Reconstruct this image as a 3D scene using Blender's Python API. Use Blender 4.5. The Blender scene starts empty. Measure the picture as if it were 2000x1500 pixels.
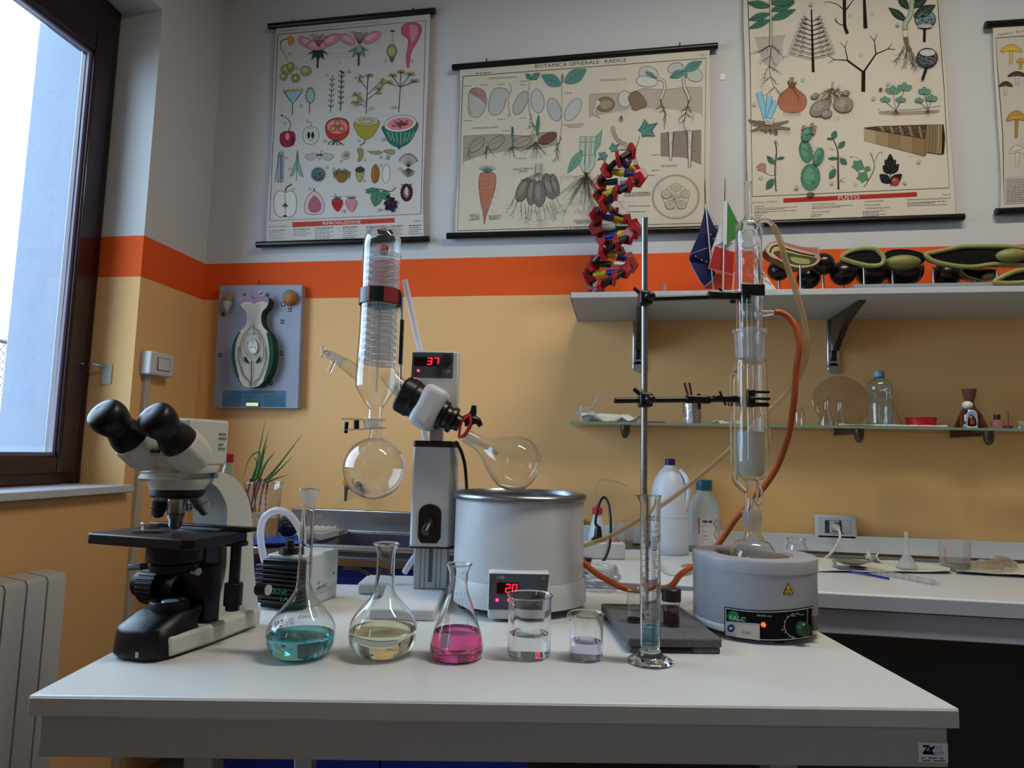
import bpy, bmesh, math, random
from mathutils import Vector, Matrix
from mathutils.geometry import tessellate_polygon
SC = bpy.context.scene
COL = SC.collection
RND = random.Random(7)
PI = math.pi

# ---------------------------------------------------------------- camera
TZ = 0.85                      # table top height
EYE = TZ + 0.319
FPX, YAW, PITCH, ROLL, TANG = 1302.4, .16045, .10356, .0236, .18593
_f = Vector((-math.sin(YAW)*math.cos(PITCH), math.cos(YAW)*math.cos(PITCH), math.sin(PITCH)))
_r0 = Vector((math.cos(YAW), math.sin(YAW), 0)); _u0 = _r0.cross(_f)
_r = _r0*math.cos(ROLL)+_u0*math.sin(ROLL); _u = _u0*math.cos(ROLL)-_r0*math.sin(ROLL)
FH = Vector((_f.x, _f.y, 0)).normalized()      # horizontal view direction
RH = _r0                                       # horizontal right
cam_d = bpy.data.cameras.new('camera'); cam = bpy.data.objects.new('camera', cam_d); COL.objects.link(cam)
cam_d.sensor_width = 36; cam_d.lens = FPX*36/2000; cam_d.clip_start = .02; cam_d.clip_end = 200
cam.matrix_world = Matrix(((_r.x, _u.x, -_f.x, 0), (_r.y, _u.y, -_f.y, 0), (_r.z, _u.z, -_f.z, EYE), (0, 0, 0, 1)))
SC.camera = cam

# ---------------------------------------------------------------- sky, view, lamps
W = bpy.data.worlds.new('overcast_sky'); SC.world = W; W.use_nodes = True
W.node_tree.nodes['Background'].inputs[0].default_value = (.58, .78, 1.0, 1)
W.node_tree.nodes['Background'].inputs[1].default_value = 9.2
SC.view_settings.view_transform = 'Standard'; SC.view_settings.look = 'None'
SC.view_settings.gamma = 1; SC.view_settings.exposure = 0.0; SC.view_settings.use_curve_mapping = False
SC.cycles.max_bounces = 16; SC.cycles.transparent_max_bounces = 40; SC.cycles.transmission_bounces = 16
SC.cycles.sample_clamp_indirect = 4.0; SC.cycles.diffuse_bounces = 5; SC.cycles.glossy_bounces = 6

def area(name, loc, rot, sx, sy, power, color, portal=False):
    l = bpy.data.lights.new(name, 'AREA'); l.shape = 'RECTANGLE'; l.size = sx; l.size_y = sy
    l.energy = power; l.color = color
    if portal: l.cycles.is_portal = True
    o = bpy.data.objects.new(name, l); COL.objects.link(o); o.location = loc; o.rotation_euler = rot
    return o
XL, YW, ZC = -1.688, 2.45, 3.25             # left wall plane, back wall plane, ceiling
LAMPS = [(.75, 1.05)]
for _i, (lx, ly) in enumerate(LAMPS):
    area('ceiling_tube_light', (lx, ly, ZC-.13), (0, 0, 0), 1.25, .16, 32, (1, .90, .76))
WIN_Y = [(.30, 2.086), (-2.9, -1.6)]  # second opening is unseen, added to throw cool light on front faces
for a_, b_ in WIN_Y:
    area('window_portal', (XL-.30, (a_+b_)/2, TZ+1.05), (0, -PI/2, 0), 1.75, b_-a_, 1, (1, 1, 1), True)

# ---------------------------------------------------------------- helpers: picture ray -> place
C0 = Vector((0, 0, EYE))
def ray(px, py): return _f + _r*((px-1000)/FPX) - _u*((py-750)/FPX)
def T(px, py, dz=0):                           # point on the horizontal plane dz above the table top
    d = ray(px, py); return C0 + d*((TZ+dz-EYE)/d.z)
def onY(px, py, Y=YW): d = ray(px, py); return C0 + d*(Y/d.y)
def onX(px, py, X=XL): d = ray(px, py); return C0 + d*(X/d.x)
def AT(px, py, B):                             # point on the upright plane through B facing the viewer
    d = ray(px, py); return C0 + d*((B-C0).dot(FH)/d.dot(FH))
def SCL(B): return (B-C0).dot(_f)/FPX          # metres per picture unit at B

def lin(c): return c/12.92 if c <= .04045 else ((c+.055)/1.055)**2.4
def hx(s):
    s = s.lstrip('#'); return tuple(lin(int(s[i:i+2], 16)/255) for i in (0, 2, 4))

# ---------------------------------------------------------------- materials
MATS = {}
def mat(name, col, rough=.5, metal=0, var=0, bump=0, scale=40, spec=.5, emit=0, coat=0, trans=0, ior=1.45, sss=0):
    if name in MATS: return MATS[name]
    m = bpy.data.materials.new(name); m.use_nodes = True; MATS[name] = m
    nt = m.node_tree; b = nt.nodes['Principled BSDF']
    c = hx(col) if isinstance(col, str) else col
    b.inputs['Base Color'].default_value = (*c, 1); b.inputs['Roughness'].default_value = rough
    b.inputs['Metallic'].default_value = metal; b.inputs['Specular IOR Level'].default_value = spec
    b.inputs['Coat Weight'].default_value = coat; b.inputs['IOR'].default_value = ior
    b.inputs['Transmission Weight'].default_value = trans
    if emit:
        b.inputs['Emission Color'].default_value = (*c, 1); b.inputs['Emission Strength'].default_value = emit
    if var or bump:
        tc = nt.nodes.new('ShaderNodeTexCoord'); n = nt.nodes.new('ShaderNodeTexNoise')
        n.inputs['Scale'].default_value = scale; n.inputs['Detail'].default_value = 6
        nt.links.new(tc.outputs['Object'], n.inputs['Vector'])
        if var:
            mx = nt.nodes.new('ShaderNodeMix'); mx.data_type = 'RGBA'
            mx.inputs[6].default_value = (*[max(0, k*(1-var)) for k in c], 1)
            mx.inputs[7].default_value = (*[min(1, k*(1+var)) for k in c], 1)
            nt.links.new(n.outputs['Fac'], mx.inputs[0]); nt.links.new(mx.outputs[2], b.inputs['Base Color'])
        if bump:
            bp = nt.nodes.new('ShaderNodeBump'); bp.inputs['Strength'].default_value = bump; bp.inputs['Distance'].default_value = .002
            nt.links.new(n.outputs['Fac'], bp.inputs['Height']); nt.links.new(bp.outputs[0], b.inputs['Normal'])
    return m

def thin_glass(name, tint=(.985, .99, .985), edge=(.30, .34, .37), refl=1.9, rough=0.0, frost=0.0, frostcol=(.8, .84, .88)):
    """thin-walled clear glass: mirror reflection by Fresnel, absorbing more where the wall is seen edge-on"""
    m = bpy.data.materials.new(name); m.use_nodes = True; MATS[name] = m
    nt = m.node_tree; nt.nodes.clear(); N = nt.nodes.new; L = nt.links.new
    out = N('ShaderNodeOutputMaterial'); mix = N('ShaderNodeMixShader'); tr = N('ShaderNodeBsdfTransparent'); gl = N('ShaderNodeBsdfGlossy')
    gl.inputs['Roughness'].default_value = rough
    mu = N('ShaderNodeMath'); mu.operation = 'MULTIPLY_ADD'; mu.inputs[1].default_value = .96; mu.inputs[2].default_value = .038*refl; mu.use_clamp = True
    lw = N('ShaderNodeLayerWeight'); lw.inputs[0].default_value = .5
    pw = N('ShaderNodeMath'); pw.operation = 'POWER'; pw.inputs[1].default_value = 3.6
    cm = N('ShaderNodeMix'); cm.data_type = 'RGBA'; cm.inputs[6].default_value = (*tint, 1); cm.inputs[7].default_value = (*edge, 1)
    L(lw.outputs['Facing'], pw.inputs[0]); L(pw.outputs[0], cm.inputs[0]); L(cm.outputs[2], tr.inputs[0])
    L(pw.outputs[0], mu.inputs[0]); L(mu.outputs[0], mix.inputs[0]); L(tr.outputs[0], mix.inputs[1]); L(gl.outputs[0], mix.inputs[2])
    last = mix
    if frost:
        df = N('ShaderNodeBsdfDiffuse'); df.inputs[0].default_value = (*frostcol, 1)
        tl = N('ShaderNodeBsdfTranslucent'); tl.inputs[0].default_value = (*frostcol, 1)
        ad = N('ShaderNodeMixShader'); ad.inputs[0].default_value = .5; L(df.outputs[0], ad.inputs[1]); L(tl.outputs[0], ad.inputs[2])
        m2 = N('ShaderNodeMixShader'); m2.inputs[0].default_value = frost; L(mix.outputs[0], m2.inputs[1]); L(ad.outputs[0], m2.inputs[2]); last = m2
    L(last.outputs[0], out.inputs[0]); return m

def liquid(name, col, ior=1.33):
    m = bpy.data.materials.new(name); m.use_nodes = True; MATS[name] = m
    nt = m.node_tree; nt.nodes.clear(); N = nt.nodes.new
    out = N('ShaderNodeOutputMaterial'); g = N('ShaderNodeBsdfGlass')
    g.inputs['Color'].default_value = (*col, 1); g.inputs['Roughness'].default_value = 0; g.inputs['IOR'].default_value = ior
    nt.links.new(g.outputs[0], out.inputs[0]); return m

def paint_attr():
    m = bpy.data.materials.new('printing_ink'); m.use_nodes = True; MATS['ink'] = m
    nt = m.node_tree; b = nt.nodes['Principled BSDF']; a = nt.nodes.new('ShaderNodeAttribute'); a.attribute_name = 'ink'
    nt.links.new(a.outputs['Color'], b.inputs['Base Color']); b.inputs['Roughness'].default_value = .75
    b.inputs['Specular IOR Level'].default_value = .15
    return m
INK = paint_attr()
GLASS = thin_glass('clear_glass')
GLASS2 = thin_glass('inner_glass', (.95, .965, .97), (.28, .33, .37), 2.4)
FROST = thin_glass('ground_glass', (.9, .93, .95), (.6, .65, .7), 1.5, .15, .28, (.72, .76, .80))
SOLIDG = liquid('solid_glass', (.96, .98, .97), 1.47)
GLASSR = liquid('blown_glass', (.985, .99, .988), 1.45)

# ---------------------------------------------------------------- object helpers
ORG = {}
def link(o, parent=None):
    COL.objects.link(o)
    if parent is not None: o.parent = parent
    return o
def tag(o, label=None, cat=None, group=None, kind=None):
    if label: o['label'] = label
    if cat: o['category'] = cat
    if group: o['group'] = group
    if kind: o['kind'] = kind
    return o
def thing(name, label, cat, loc=(0, 0, 0), group=None, kind=None):
    o = bpy.data.objects.new(name, None); o.empty_display_size = .05; link(o); o.location = loc; ORG[o.name] = Vector(loc)
    return tag(o, label, cat, group, kind)
def origin(o): return ORG.get(o.name, Vector((0, 0, 0))) if o is not None else Vector((0, 0, 0))

def catmull(pts, n=6, closed=False):
    P = [Vector(p) for p in pts]; out = []; N = len(P)
    rng = range(N if closed else N-1)
    for i in rng:
        p0 = P[(i-1) % N] if closed or i > 0 else P[0]*2-P[1]
        p1 = P[i]; p2 = P[(i+1) % N]
        p3 = P[(i+2) % N] if closed or i+2 < N else P[-1]*2-P[-2]
        for k in range(n):
            t = k/n; out.append(.5*((2*p1)+(p2-p0)*t+(2*p0-5*p1+4*p2-p3)*t*t+(3*p1-p0-3*p2+p3)*t**3))
    if not closed: out.append(P[-1].copy())
    return out

def frame(axis, xdir=None):
    z = Vector(axis).normalized()
    x = Vector(xdir) if xdir is not None else (Vector((0, 0, 1)) if abs(z.z) < .9 else Vector((1, 0, 0)))
    y = z.cross(x).normalized(); x = y.cross(z)
    return Matrix((x, y, z)).transposed()

class MB:
    def __init__(s): s.v = []; s.f = []
    def add(s, vs, fs):
        k = len(s.v); s.v += [Vector(v) for v in vs]; s.f += [tuple(i+k for i in f) for f in fs]; return s
    def box(s, c, size, R=None):
        c = Vector(c); hx_, hy, hz = [k/2 for k in size]
        vs = [Vector((x, y, z)) for z in (-hz, hz) for x, y in ((-hx_, -hy), (hx_, -hy), (hx_, hy), (-hx_, hy))]
        if R is not None: vs = [R @ v for v in vs]
        return s.add([c+v for v in vs], [(3, 2, 1, 0), (4, 5, 6, 7), (0, 1, 5, 4), (1, 2, 6, 5), (2, 3, 7, 6), (3, 0, 4, 7)])
    def hexa(s, vs):       # 4 bottom ccw, 4 top ccw
        return s.add(vs, [(3, 2, 1, 0), (4, 5, 6, 7), (0, 1, 5, 4), (1, 2, 6, 5), (2, 3, 7, 6), (3, 0, 4, 7)])
    def lathe(s, prof, c=(0, 0, 0), n=40, axis=(0, 0, 1), close=False, xdir=None):   # prof: (r, height along axis)
        M = frame(axis, xdir) if tuple(axis) != (0, 0, 1) or xdir is not None else Matrix.Identity(3)
        c = Vector(c); rings = []; vs = []; fs = []
        for r, h in prof:
            if r < 1e-6: rings.append([len(vs)]); vs.append(c+M @ Vector((0, 0, h)))
            else:
                rings.append(list(range(len(vs), len(vs)+n)))
                vs += [c+M @ Vector((r*math.cos(2*PI*k/n), r*math.sin(2*PI*k/n), h)) for k in range(n)]
        pairs = list(zip(rings, rings[1:]))
        if close: pairs.append((rings[-1], rings[0]))
        for a, b in pairs:
            if len(a) == 1 and len(b) == 1: continue
            for k in range(n):
                k2 = (k+1) % n
                if len(a) == 1: fs.append((a[0], b[k2], b[k]))
                elif len(b) == 1: fs.append((a[k], a[k2], b[0]))
                else: fs.append((a[k], a[k2], b[k2], b[k]))
        return s.add(vs, fs)
    def cyl(s, p0, p1, r0, r1=None, n=24, caps=True):
        p0, p1 = Vector(p0), Vector(p1); r1 = r0 if r1 is None else r1; L = (p1-p0).length
        pr = [(r0, 0), (r1, L)]
        if caps: pr = [(0, 0)]+pr+[(0, L)]
        return s.lathe(pr, p0, n, (p1-p0).normalized())
    def tube(s, pts, r, n=12, smooth=5, closed=False, caps=True):
        P = catmull(pts, smooth, closed) if smooth else [Vector(p) for p in pts]
        rs = r if callable(r) else (lambda t: r)
        M = None; rings = []; vs = []; fs = []; m = len(P)
        for i, p in enumerate(P):
            t = (P[(i+1) % m] if closed or i < m-1 else p)-(P[i-1] if closed or i > 0 else p)
            t.normalize()
            if M is None:
                F3 = frame(t); x = F3.col[0].copy()
            else: x = (x-t*x.dot(t)).normalized()
            M = 1; y = t.cross(x); rr = rs(i/(m-1))
            rings.append(len(vs)); vs += [p+x*(rr*math.cos(2*PI*k/n))+y*(rr*math.sin(2*PI*k/n)) for k in range(n)]
        for i in range(m if closed else m-1):
            a, b = rings[i], rings[(i+1) % m]
            fs += [(a+k, a+(k+1) % n, b+(k+1) % n, b+k) for k in range(n)]
        if caps and not closed:
            fs += [tuple(rings[0]+k for k in range(n))[::-1], tuple(rings[-1]+k for k in range(n))]
        return s.add(vs, fs)
    def ell(s, c, rx, ry=None, rz=None, n=20, m=12, R=None):
        ry = rx if ry is None else ry; rz = rx if rz is None else rz; c = Vector(c)
        vs = [Vector((0, 0, -rz))]; fs = []
        for i in range(1, m):
            a = -PI/2+PI*i/m
            vs += [Vector((rx*math.cos(a)*math.cos(2*PI*k/n), ry*math.cos(a)*math.sin(2*PI*k/n), rz*math.sin(a))) for k in range(n)]
        vs.append(Vector((0, 0, rz)))
        for k in range(n):
            fs.append((0, 1+(k+1) % n, 1+k))
            for i in range(m-2):
                a = 1+i*n; fs.append((a+k, a+(k+1) % n, a+n+(k+1) % n, a+n+k))
            a = 1+(m-2)*n; fs.append((a+k, a+(k+1) % n, len(vs)-1))
        if R is not None: vs = [R @ v for v in vs]
        return s.add([c+v for v in vs], fs)
    def prism(s, poly, M, d0, d1):   # poly 2d -> M maps (a,b,d) to world
        n = len(poly)
        vs = [M(a, b, d0) for a, b in poly]+[M(a, b, d1) for a, b in poly]
        tri = tessellate_polygon([[Vector((a, b, 0)) for a, b in poly]])
        fs = [tuple(t) for t in tri]+[tuple(i+n for i in t)[::-1] for t in tri]
        fs += [(i, (i+1) % n, n+(i+1) % n, n+i) for i in range(n)]
        return s.add(vs, fs)
    def build(s, name, m, parent=None, bevel=0, smooth=40, seg=2, fix=True, solid=0):
        me = bpy.data.meshes.new(name); o0 = origin(parent)
        me.from_pydata([v-o0 for v in s.v], [], s.f); me.update()
        if fix:
            bm = bmesh.new(); bm.from_mesh(me); bmesh.ops.remove_doubles(bm, verts=bm.verts, dist=1e-7)
            bmesh.ops.recalc_face_normals(bm, faces=bm.faces); bm.to_mesh(me); bm.free()
        if smooth:
            me.shade_smooth()
            if smooth < 180: me.set_sharp_from_angle(angle=math.radians(smooth))
        if m is not None: me.materials.append(m)
        o = bpy.data.objects.new(name, me); link(o, parent); ORG[o.name] = o0
        if solid:
            k = o.modifiers.new('thickness', 'SOLIDIFY'); k.thickness = solid; k.offset = 0
        if bevel:
            k = o.modifiers.new('bevel', 'BEVEL'); k.width = bevel; k.segments = seg; k.limit_method = 'ANGLE'; k.angle_limit = math.radians(40)
        return o
def dup_tree(o, delta, parent=None):
    c = o.copy(); COL.objects.link(c)
    if parent is None: c.location = o.location+Vector(delta)
    else: c.parent = parent
    ORG[c.name] = origin(o)+Vector(delta)
    for ch in [x for x in bpy.data.objects if x.parent == o]: dup_tree(ch, delta, c)
    return c

# ---------------------------------------------------------------- lettering and flat print
_TX = {}
def text_geo(st):
    if st in _TX: return _TX[st]
    cu = bpy.data.curves.new('lettering', 'FONT'); cu.body = st; cu.size = 1; cu.resolution_u = 2
    o = bpy.data.objects.new('lettering', cu); COL.objects.link(o)
    me = bpy.data.meshes.new_from_object(o.evaluated_get(bpy.context.evaluated_depsgraph_get()))
    vs = [(v.co.x, v.co.y) for v in me.vertices]; fs = [tuple(p.vertices) for p in me.polygons]
    bpy.data.objects.remove(o); bpy.data.curves.remove(cu); bpy.data.meshes.remove(me)
    x0 = min(v[0] for v in vs); x1 = max(v[0] for v in vs)
    _TX[st] = ([((x-x0)/(x1-x0), y/.69) for x, y in vs], fs); return _TX[st]

class Print:
    """flat ink: polygons in a 2d sheet frame, laid on a surface by fn(a, b, lift)"""
    def __init__(s, fn, sx=1, ox=0, oy=0, step=6e-5, base=1.5e-4):
        s.fn = fn; s.k = (sx, ox, oy); s.step = step; s.base = base; s.clear()
    def clear(s): s.v = []; s.f = []; s.c = []; s.lay = 0
    def _p(s, a, b): k, ox, oy = s.k; return s.fn(ox+a/k, oy+b/k, s.base+s.lay*s.step)
    def tri(s, pts, fs, col):
        n = len(s.v); s.v += [s._p(a, b) for a, b in pts]; s.f += [tuple(i+n for i in t) for t in fs]
        s.c += [hx(col) if isinstance(col, str) else col]*len(pts); s.lay += 1; return s
    def fill(s, pts, col, out=None, w=2):
        pts = [(p[0], p[1]) for p in pts]
        s.tri(pts, [tuple(t) for t in tessellate_polygon([[Vector((a, b, 0)) for a, b in pts]])], col)
        if out: s.line(pts+[pts[0]], w, out)
        return s
    def blob(s, pts, col, out='202020', w=2, n=5): return s.fill(catmull([(a, b, 0) for a, b in pts], n, True), col, out, w)
    def ell(s, cx, cy, rx, ry=None, col='808080', out=None, w=2, rot=0, n=28):
        ry = rx if ry is None else ry; c, d = math.cos(rot), math.sin(rot)
        return s.fill([(cx+rx*math.cos(t)*c-ry*math.sin(t)*d, cy+rx*math.cos(t)*d+ry*math.sin(t)*c) for t in [2*PI*k/n for k in range(n)]], col, out, w)
    def line(s, pts, w, col, smooth=0, w1=None):
        pts = [(p[0], p[1]) for p in (catmull([(a, b, 0) for a, b in pts], smooth) if smooth else pts)]
        vs = []; n = len(pts); w1 = w if w1 is None else w1
        for i, (a, b) in enumerate(pts):
            q0 = pts[max(0, i-1)]; q1 = pts[min(n-1, i+1)]
            dx, dy = q1[0]-q0[0], q1[1]-q0[1]; L = math.hypot(dx, dy) or 1
            ww = (w+(w1-w)*i/max(1, n-1))/2; vs += [(a-dy/L*ww, b+dx/L*ww), (a+dy/L*ww, b-dx/L*ww)]
        return s.tri(vs, [(2*i, 2*i+1, 2*i+3, 2*i+2) for i in range(n-1)], col)
    def text(s, st, x0, y0, x1, y1, h, col='202020'):        # baseline from (x0,y0) to (x1,y1), cap height h
        vs, fs = text_geo(st); dx, dy = x1-x0, y1-y0; L = math.hypot(dx, dy); nx, ny = dy/L, -dx/L
        return s.tri([(x0+dx*a+nx*b*h, y0+dy*a+ny*b*h) for a, b in vs], fs, col)
    def micro(s, x0, y0, x1, y1, col='4a4a48', w=3, seed=0):  # a line of type too small to read
        r = random.Random(seed+int(x0*7+y0*13)); L = math.hypot(x1-x0, y1-y0); t = 0
        vs = []; fs = []
        while t < L:
            d = min(r.uniform(8, 26), L-t); q = [(x0+(x1-x0)*k/L, y0+(y1-y0)*k/L) for k in (t, t+d)]
            n = len(vs); vs += [(q[0][0], q[0][1]-w/2), (q[1][0], q[1][1]-w/2), (q[1][0], q[1][1]+w/2), (q[0][0], q[0][1]+w/2)]
            fs.append((n, n+1, n+2, n+3)); t += d+r.uniform(3, 6)
        return s.tri(vs, fs, col)
    def done(s, name, parent, label=None, m=None):
        if not s.v: return None
        me = bpy.data.meshes.new(name); o0 = origin(parent)
        me.from_pydata([v-o0 for v in s.v], [], s.f); me.update()
        at = me.attributes.new('ink', 'FLOAT_COLOR', 'POINT')
        at.data.foreach_set('color', [k for c in s.c for k in (*c, 1)])
        me.materials.append(m or INK); o = bpy.data.objects.new(name, me); link(o, parent); ORG[o.name] = o0
        if label: o['label'] = label
        s.clear(); return o
# ================================================================ THE ROOM
def wall_paint():
    m = bpy.data.materials.new('painted_plaster'); m.use_nodes = True
    nt = m.node_tree; b = nt.nodes['Principled BSDF']; N = nt.nodes.new; L = nt.links.new
    g = N('ShaderNodeNewGeometry'); sp = N('ShaderNodeSeparateXYZ'); L(g.outputs['Position'], sp.inputs[0])
    nz = N('ShaderNodeTexNoise'); nz.inputs['Scale'].default_value = 1.7; nz.inputs['Detail'].default_value = 5; L(g.outputs['Position'], nz.inputs['Vector'])
    def gt(h):
        k = N('ShaderNodeMath'); k.operation = 'GREATER_THAN'; k.inputs[1].default_value = h; L(sp.outputs['Z'], k.inputs[0]); return k.outputs[0]
    def mixc(fac, a, b_):
        k = N('ShaderNodeMix'); k.data_type = 'RGBA'; L(fac, k.inputs[0])
        for i, c in ((6, a), (7, b_)):
            if isinstance(c, tuple): k.inputs[i].default_value = (*c, 1)
            else: L(c, k.inputs[i])
        return k.outputs[2]
    yel = mixc(nz.outputs['Fac'], hx('d6a76c'), hx('dfb37c')); org = mixc(nz.outputs['Fac'], hx('cf4a14'), hx('dc5a1e'))
    wht = mixc(nz.outputs['Fac'], hx('b9bab9'), hx('c2c3c2'))
    c = mixc(gt(TZ+1.066), mixc(gt(TZ+.915), yel, org), wht)
    L(c, b.inputs['Base Color']); b.inputs['Roughness'].default_value = .8; b.inputs['Specular IOR Level'].default_value = .25
    n2 = N('ShaderNodeTexNoise'); n2.inputs['Scale'].default_value = 60; n2.inputs['Detail'].default_value = 8; L(g.outputs['Position'], n2.inputs['Vector'])
    bp = N('ShaderNodeBump'); bp.inputs['Strength'].default_value = .12; bp.inputs['Distance'].default_value = .004
    L(n2.outputs['Fac'], bp.inputs['Height']); L(bp.outputs[0], b.inputs['Normal']); return m
PAINT = wall_paint()
XR, YB = 3.6, -3.2
def struct(name, mb, m, parent=None, **k):
    o = mb.build(name, m, parent, **k); o['kind'] = 'structure'; return o
FLOORM = mat('floor_tile', '6b675f', .45, var=.12, scale=6)
struct('floor', MB().box(((XL+XR)/2, (YW+YB)/2, -.05), (XR-XL+.8, YW-YB+.8, .1)), FLOORM)
struct('ceiling', MB().box(((XL+XR)/2, (YW+YB)/2, ZC+.05), (XR-XL+.8, YW-YB+.8, .1)), mat('ceiling_white', 'c9c9c6', .85, var=.03, scale=3))
struct('wall_back', MB().box(((XL+XR)/2, YW+.1, ZC/2), (XR-XL+.8, .2, ZC)), PAINT)
struct('wall_right', MB().box((XR+.1, (YW+YB)/2, ZC/2), (.2, YW-YB, ZC)), PAINT)
struct('wall_rear', MB().box(((XL+XR)/2, YB-.1, ZC/2), (XR-XL+.8, .2, ZC)), PAINT)
# left wall with the visible window opening and the added rear one, 0.32 thick
wl = MB(); WT = .34; ys = [YB]+[k for a, b in sorted(WIN_Y) for k in (a, b)]+[YW]
SILL, LINT = TZ+.18, TZ+1.93
for i in range(len(ys)-1):
    a, b = ys[i], ys[i+1]
    if i % 2 == 0: wl.box((XL-WT/2, (a+b)/2, ZC/2), (WT, b-a, ZC))
    else:
        wl.box((XL-WT/2, (a+b)/2, (SILL-.03)/2), (WT, b-a, SILL-.03)); wl.box((XL-WT/2, (a+b)/2, (LINT+ZC)/2), (WT, b-a, ZC-LINT))
struct('wall_left', wl, PAINT, smooth=0)
FRAMEM = mat('dark_brown_lacquer', '240b14', .28, var=.2, scale=20, coat=.3)
MARBLE = mat('grey_marble', 'b9bcc4', .35, var=.16, scale=9)
PANE = thin_glass('window_pane', (.97, .98, .99), (.7, .75, .8), 1.2)
STONE = mat('pale_marble_slab', '6c7686', .6, var=.10, scale=7, bump=.2)
def bars(mb, x0, x1, y0, y1, z0, z1, w, wb=None):    # rectangular frame in the y-z plane
    wb = w if wb is None else wb; xm, xs = (x0+x1)/2, abs(x1-x0)
    mb.box((xm, y0+w/2, (z0+z1)/2), (xs, w, z1-z0)); mb.box((xm, y1-w/2, (z0+z1)/2), (xs, w, z1-z0))
    mb.box((xm, (y0+y1)/2, z0+wb/2), (xs, y1-y0-2*w, wb)); mb.box((xm, (y0+y1)/2, z1-w/2), (xs, y1-y0-2*w, w)); return mb
for i, (a, b) in enumerate(WIN_Y):  # the last one dresses the unseen opening added for its light
    w = thing('window_%d' % (i+1), None, None, (XL-.2, (a+b)/2, SILL), kind='structure')
    bars(MB(), XL-.17, XL-.235, a, b, SILL, LINT, .055).build('window_frame', FRAMEM, w, bevel=.004)
    bars(MB(), XL-.155, XL-.22, a+.04, b-.04, SILL+.035, LINT-.15, .075, .062).build('sash', FRAMEM, w, bevel=.008)
    MB().box((XL-.195, (a+b)/2, LINT-.08), (.07, b-a-.1, .15)).build('head_panel', FRAMEM, w, bevel=.004)
    MB().box((XL-.19, (a+b)/2, (SILL+LINT)/2), (.004, b-a-.22, LINT-SILL-.25)).build('window_pane', PANE, w)
    bars(MB(), XL-.172, XL-.186, a+.113, b-.113, SILL+.095, LINT-.222, .012).build('glazing_bead', mat('bead_grey', '6f6478', .4), w, bevel=.002)
    MB().box((XL-.06, (a+b)/2+.02, SILL-.0125), (.2, b-a-.05+.02, .025)).build('window_sill', MARBLE, w, bevel=.004)
    MB().box((XL-.36, (a+b)/2, SILL-.02), (.24, b-a, .04)).build('outer_sill', MARBLE, w, bevel=.003)
# the raised marble slab of the outer window reveal
struct('trim_1', MB().box((XL-.385, WIN_Y[0][1]+.02, 1.6), (.25, .07, 3.4)), STONE, bevel=.006)
struct('trim_2', MB().box((XL-.47, WIN_Y[0][0]-.02, 1.6), (.42, .07, 3.4)), STONE, bevel=.006)
# back splash strip along the counter
struct('trim_3', MB().box(((-.17+XR)/2, YW-.012, TZ+.042), (XR+.15, .024, .056)), mat('grey_white_laminate', 'c3c6c8', .45, var=.02), bevel=.002)
# ================================================================ TABLE, COUNTER, SINK
TR = Matrix.Rotation(TANG, 3, 'Z'); TX, TY = TR @ Vector((1, 0, 0)), TR @ Vector((0, 1, 0))
TFL = T(55.8, 1358)
def tb(a, b, z=0): return TFL+TX*a+TY*b+Vector((0, 0, z))      # table frame: a along the front, b away
WHITE = mat('white_laminate', 'c6cacb', .33, var=.015, scale=30)
EDGE = mat('grey_edge_band', 'b4b8bb', .5, var=.03, scale=200)
GREYM = mat('grey_steel_paint', '9ea3a6', .45, var=.04, scale=80)
table = thing('laboratory_table', 'white laminate laboratory table in the foreground with grey steel apron', 'table', tb(.6, .37, -TZ))
MB().box(tb(.6, .37, -.013), (1.2, .74, .026), TR).build('table_top', WHITE, table, bevel=.0025)
MB().box(tb(.6, -.0005, -.0135), (1.196, .002, .022), TR).build('edge_band', EDGE, table, bevel=.0008)
for (c, s) in (((.6, .014), (1.17, .02)), ((.6, .726), (1.17, .02)), ((.024, .37), (.02, .69)), ((1.176, .37), (.02, .69))):
    MB().box(tb(*c, -.051), (*s, .05), TR).build('apron', GREYM, table, bevel=.002)
for a, b in ((.185, .10), (1.0, .10), (.185, .66), (1.0, .66)):
    MB().box(tb(a, b, -TZ/2-.036), (.04, .04, TZ-.08), TR).build('leg', GREYM, table, bevel=.003)
# sticker on the apron
def tabf(px, py, lift):
    d = ray(px, py); n = -TY; p0 = tb(0, .0035); t = (p0-C0).dot(n)/d.dot(n); return C0+d*t+n*lift
st = Print(tabf)
st.fill([(1793, 1450), (1851, 1452), (1852, 1490), (1794, 1488)], 'd5dae0')
sticker = st.done('sticker', table, 'white sticker with a dark blue logo')
st.base = 3e-4
st.fill([(1802, 1455), (1816, 1455), (1809, 1466), (1818, 1467), (1812, 1459), (1820, 1459), (1826, 1456), (1826, 1459), (1820, 1466), (1826, 1474), (1802, 1473), (1802, 1470), (1810, 1459), (1802, 1459)], '10131f')
st.ell(1814, 1465.5, 2.5, 2.5, '2a4dc0')
st.text('AS', 1827, 1464, 1840, 1464.4, 8, '7d93d8'); st.text('EM', 1826, 1475, 1841, 1475.4, 8, '7d93d8')
st.micro(1798, 1480, 1846, 1481, '303848', 1.8); st.micro(1800, 1485, 1846, 1486, '303848', 1.8)
tag(st.done('lettering', sticker), kind='stuff')

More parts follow.
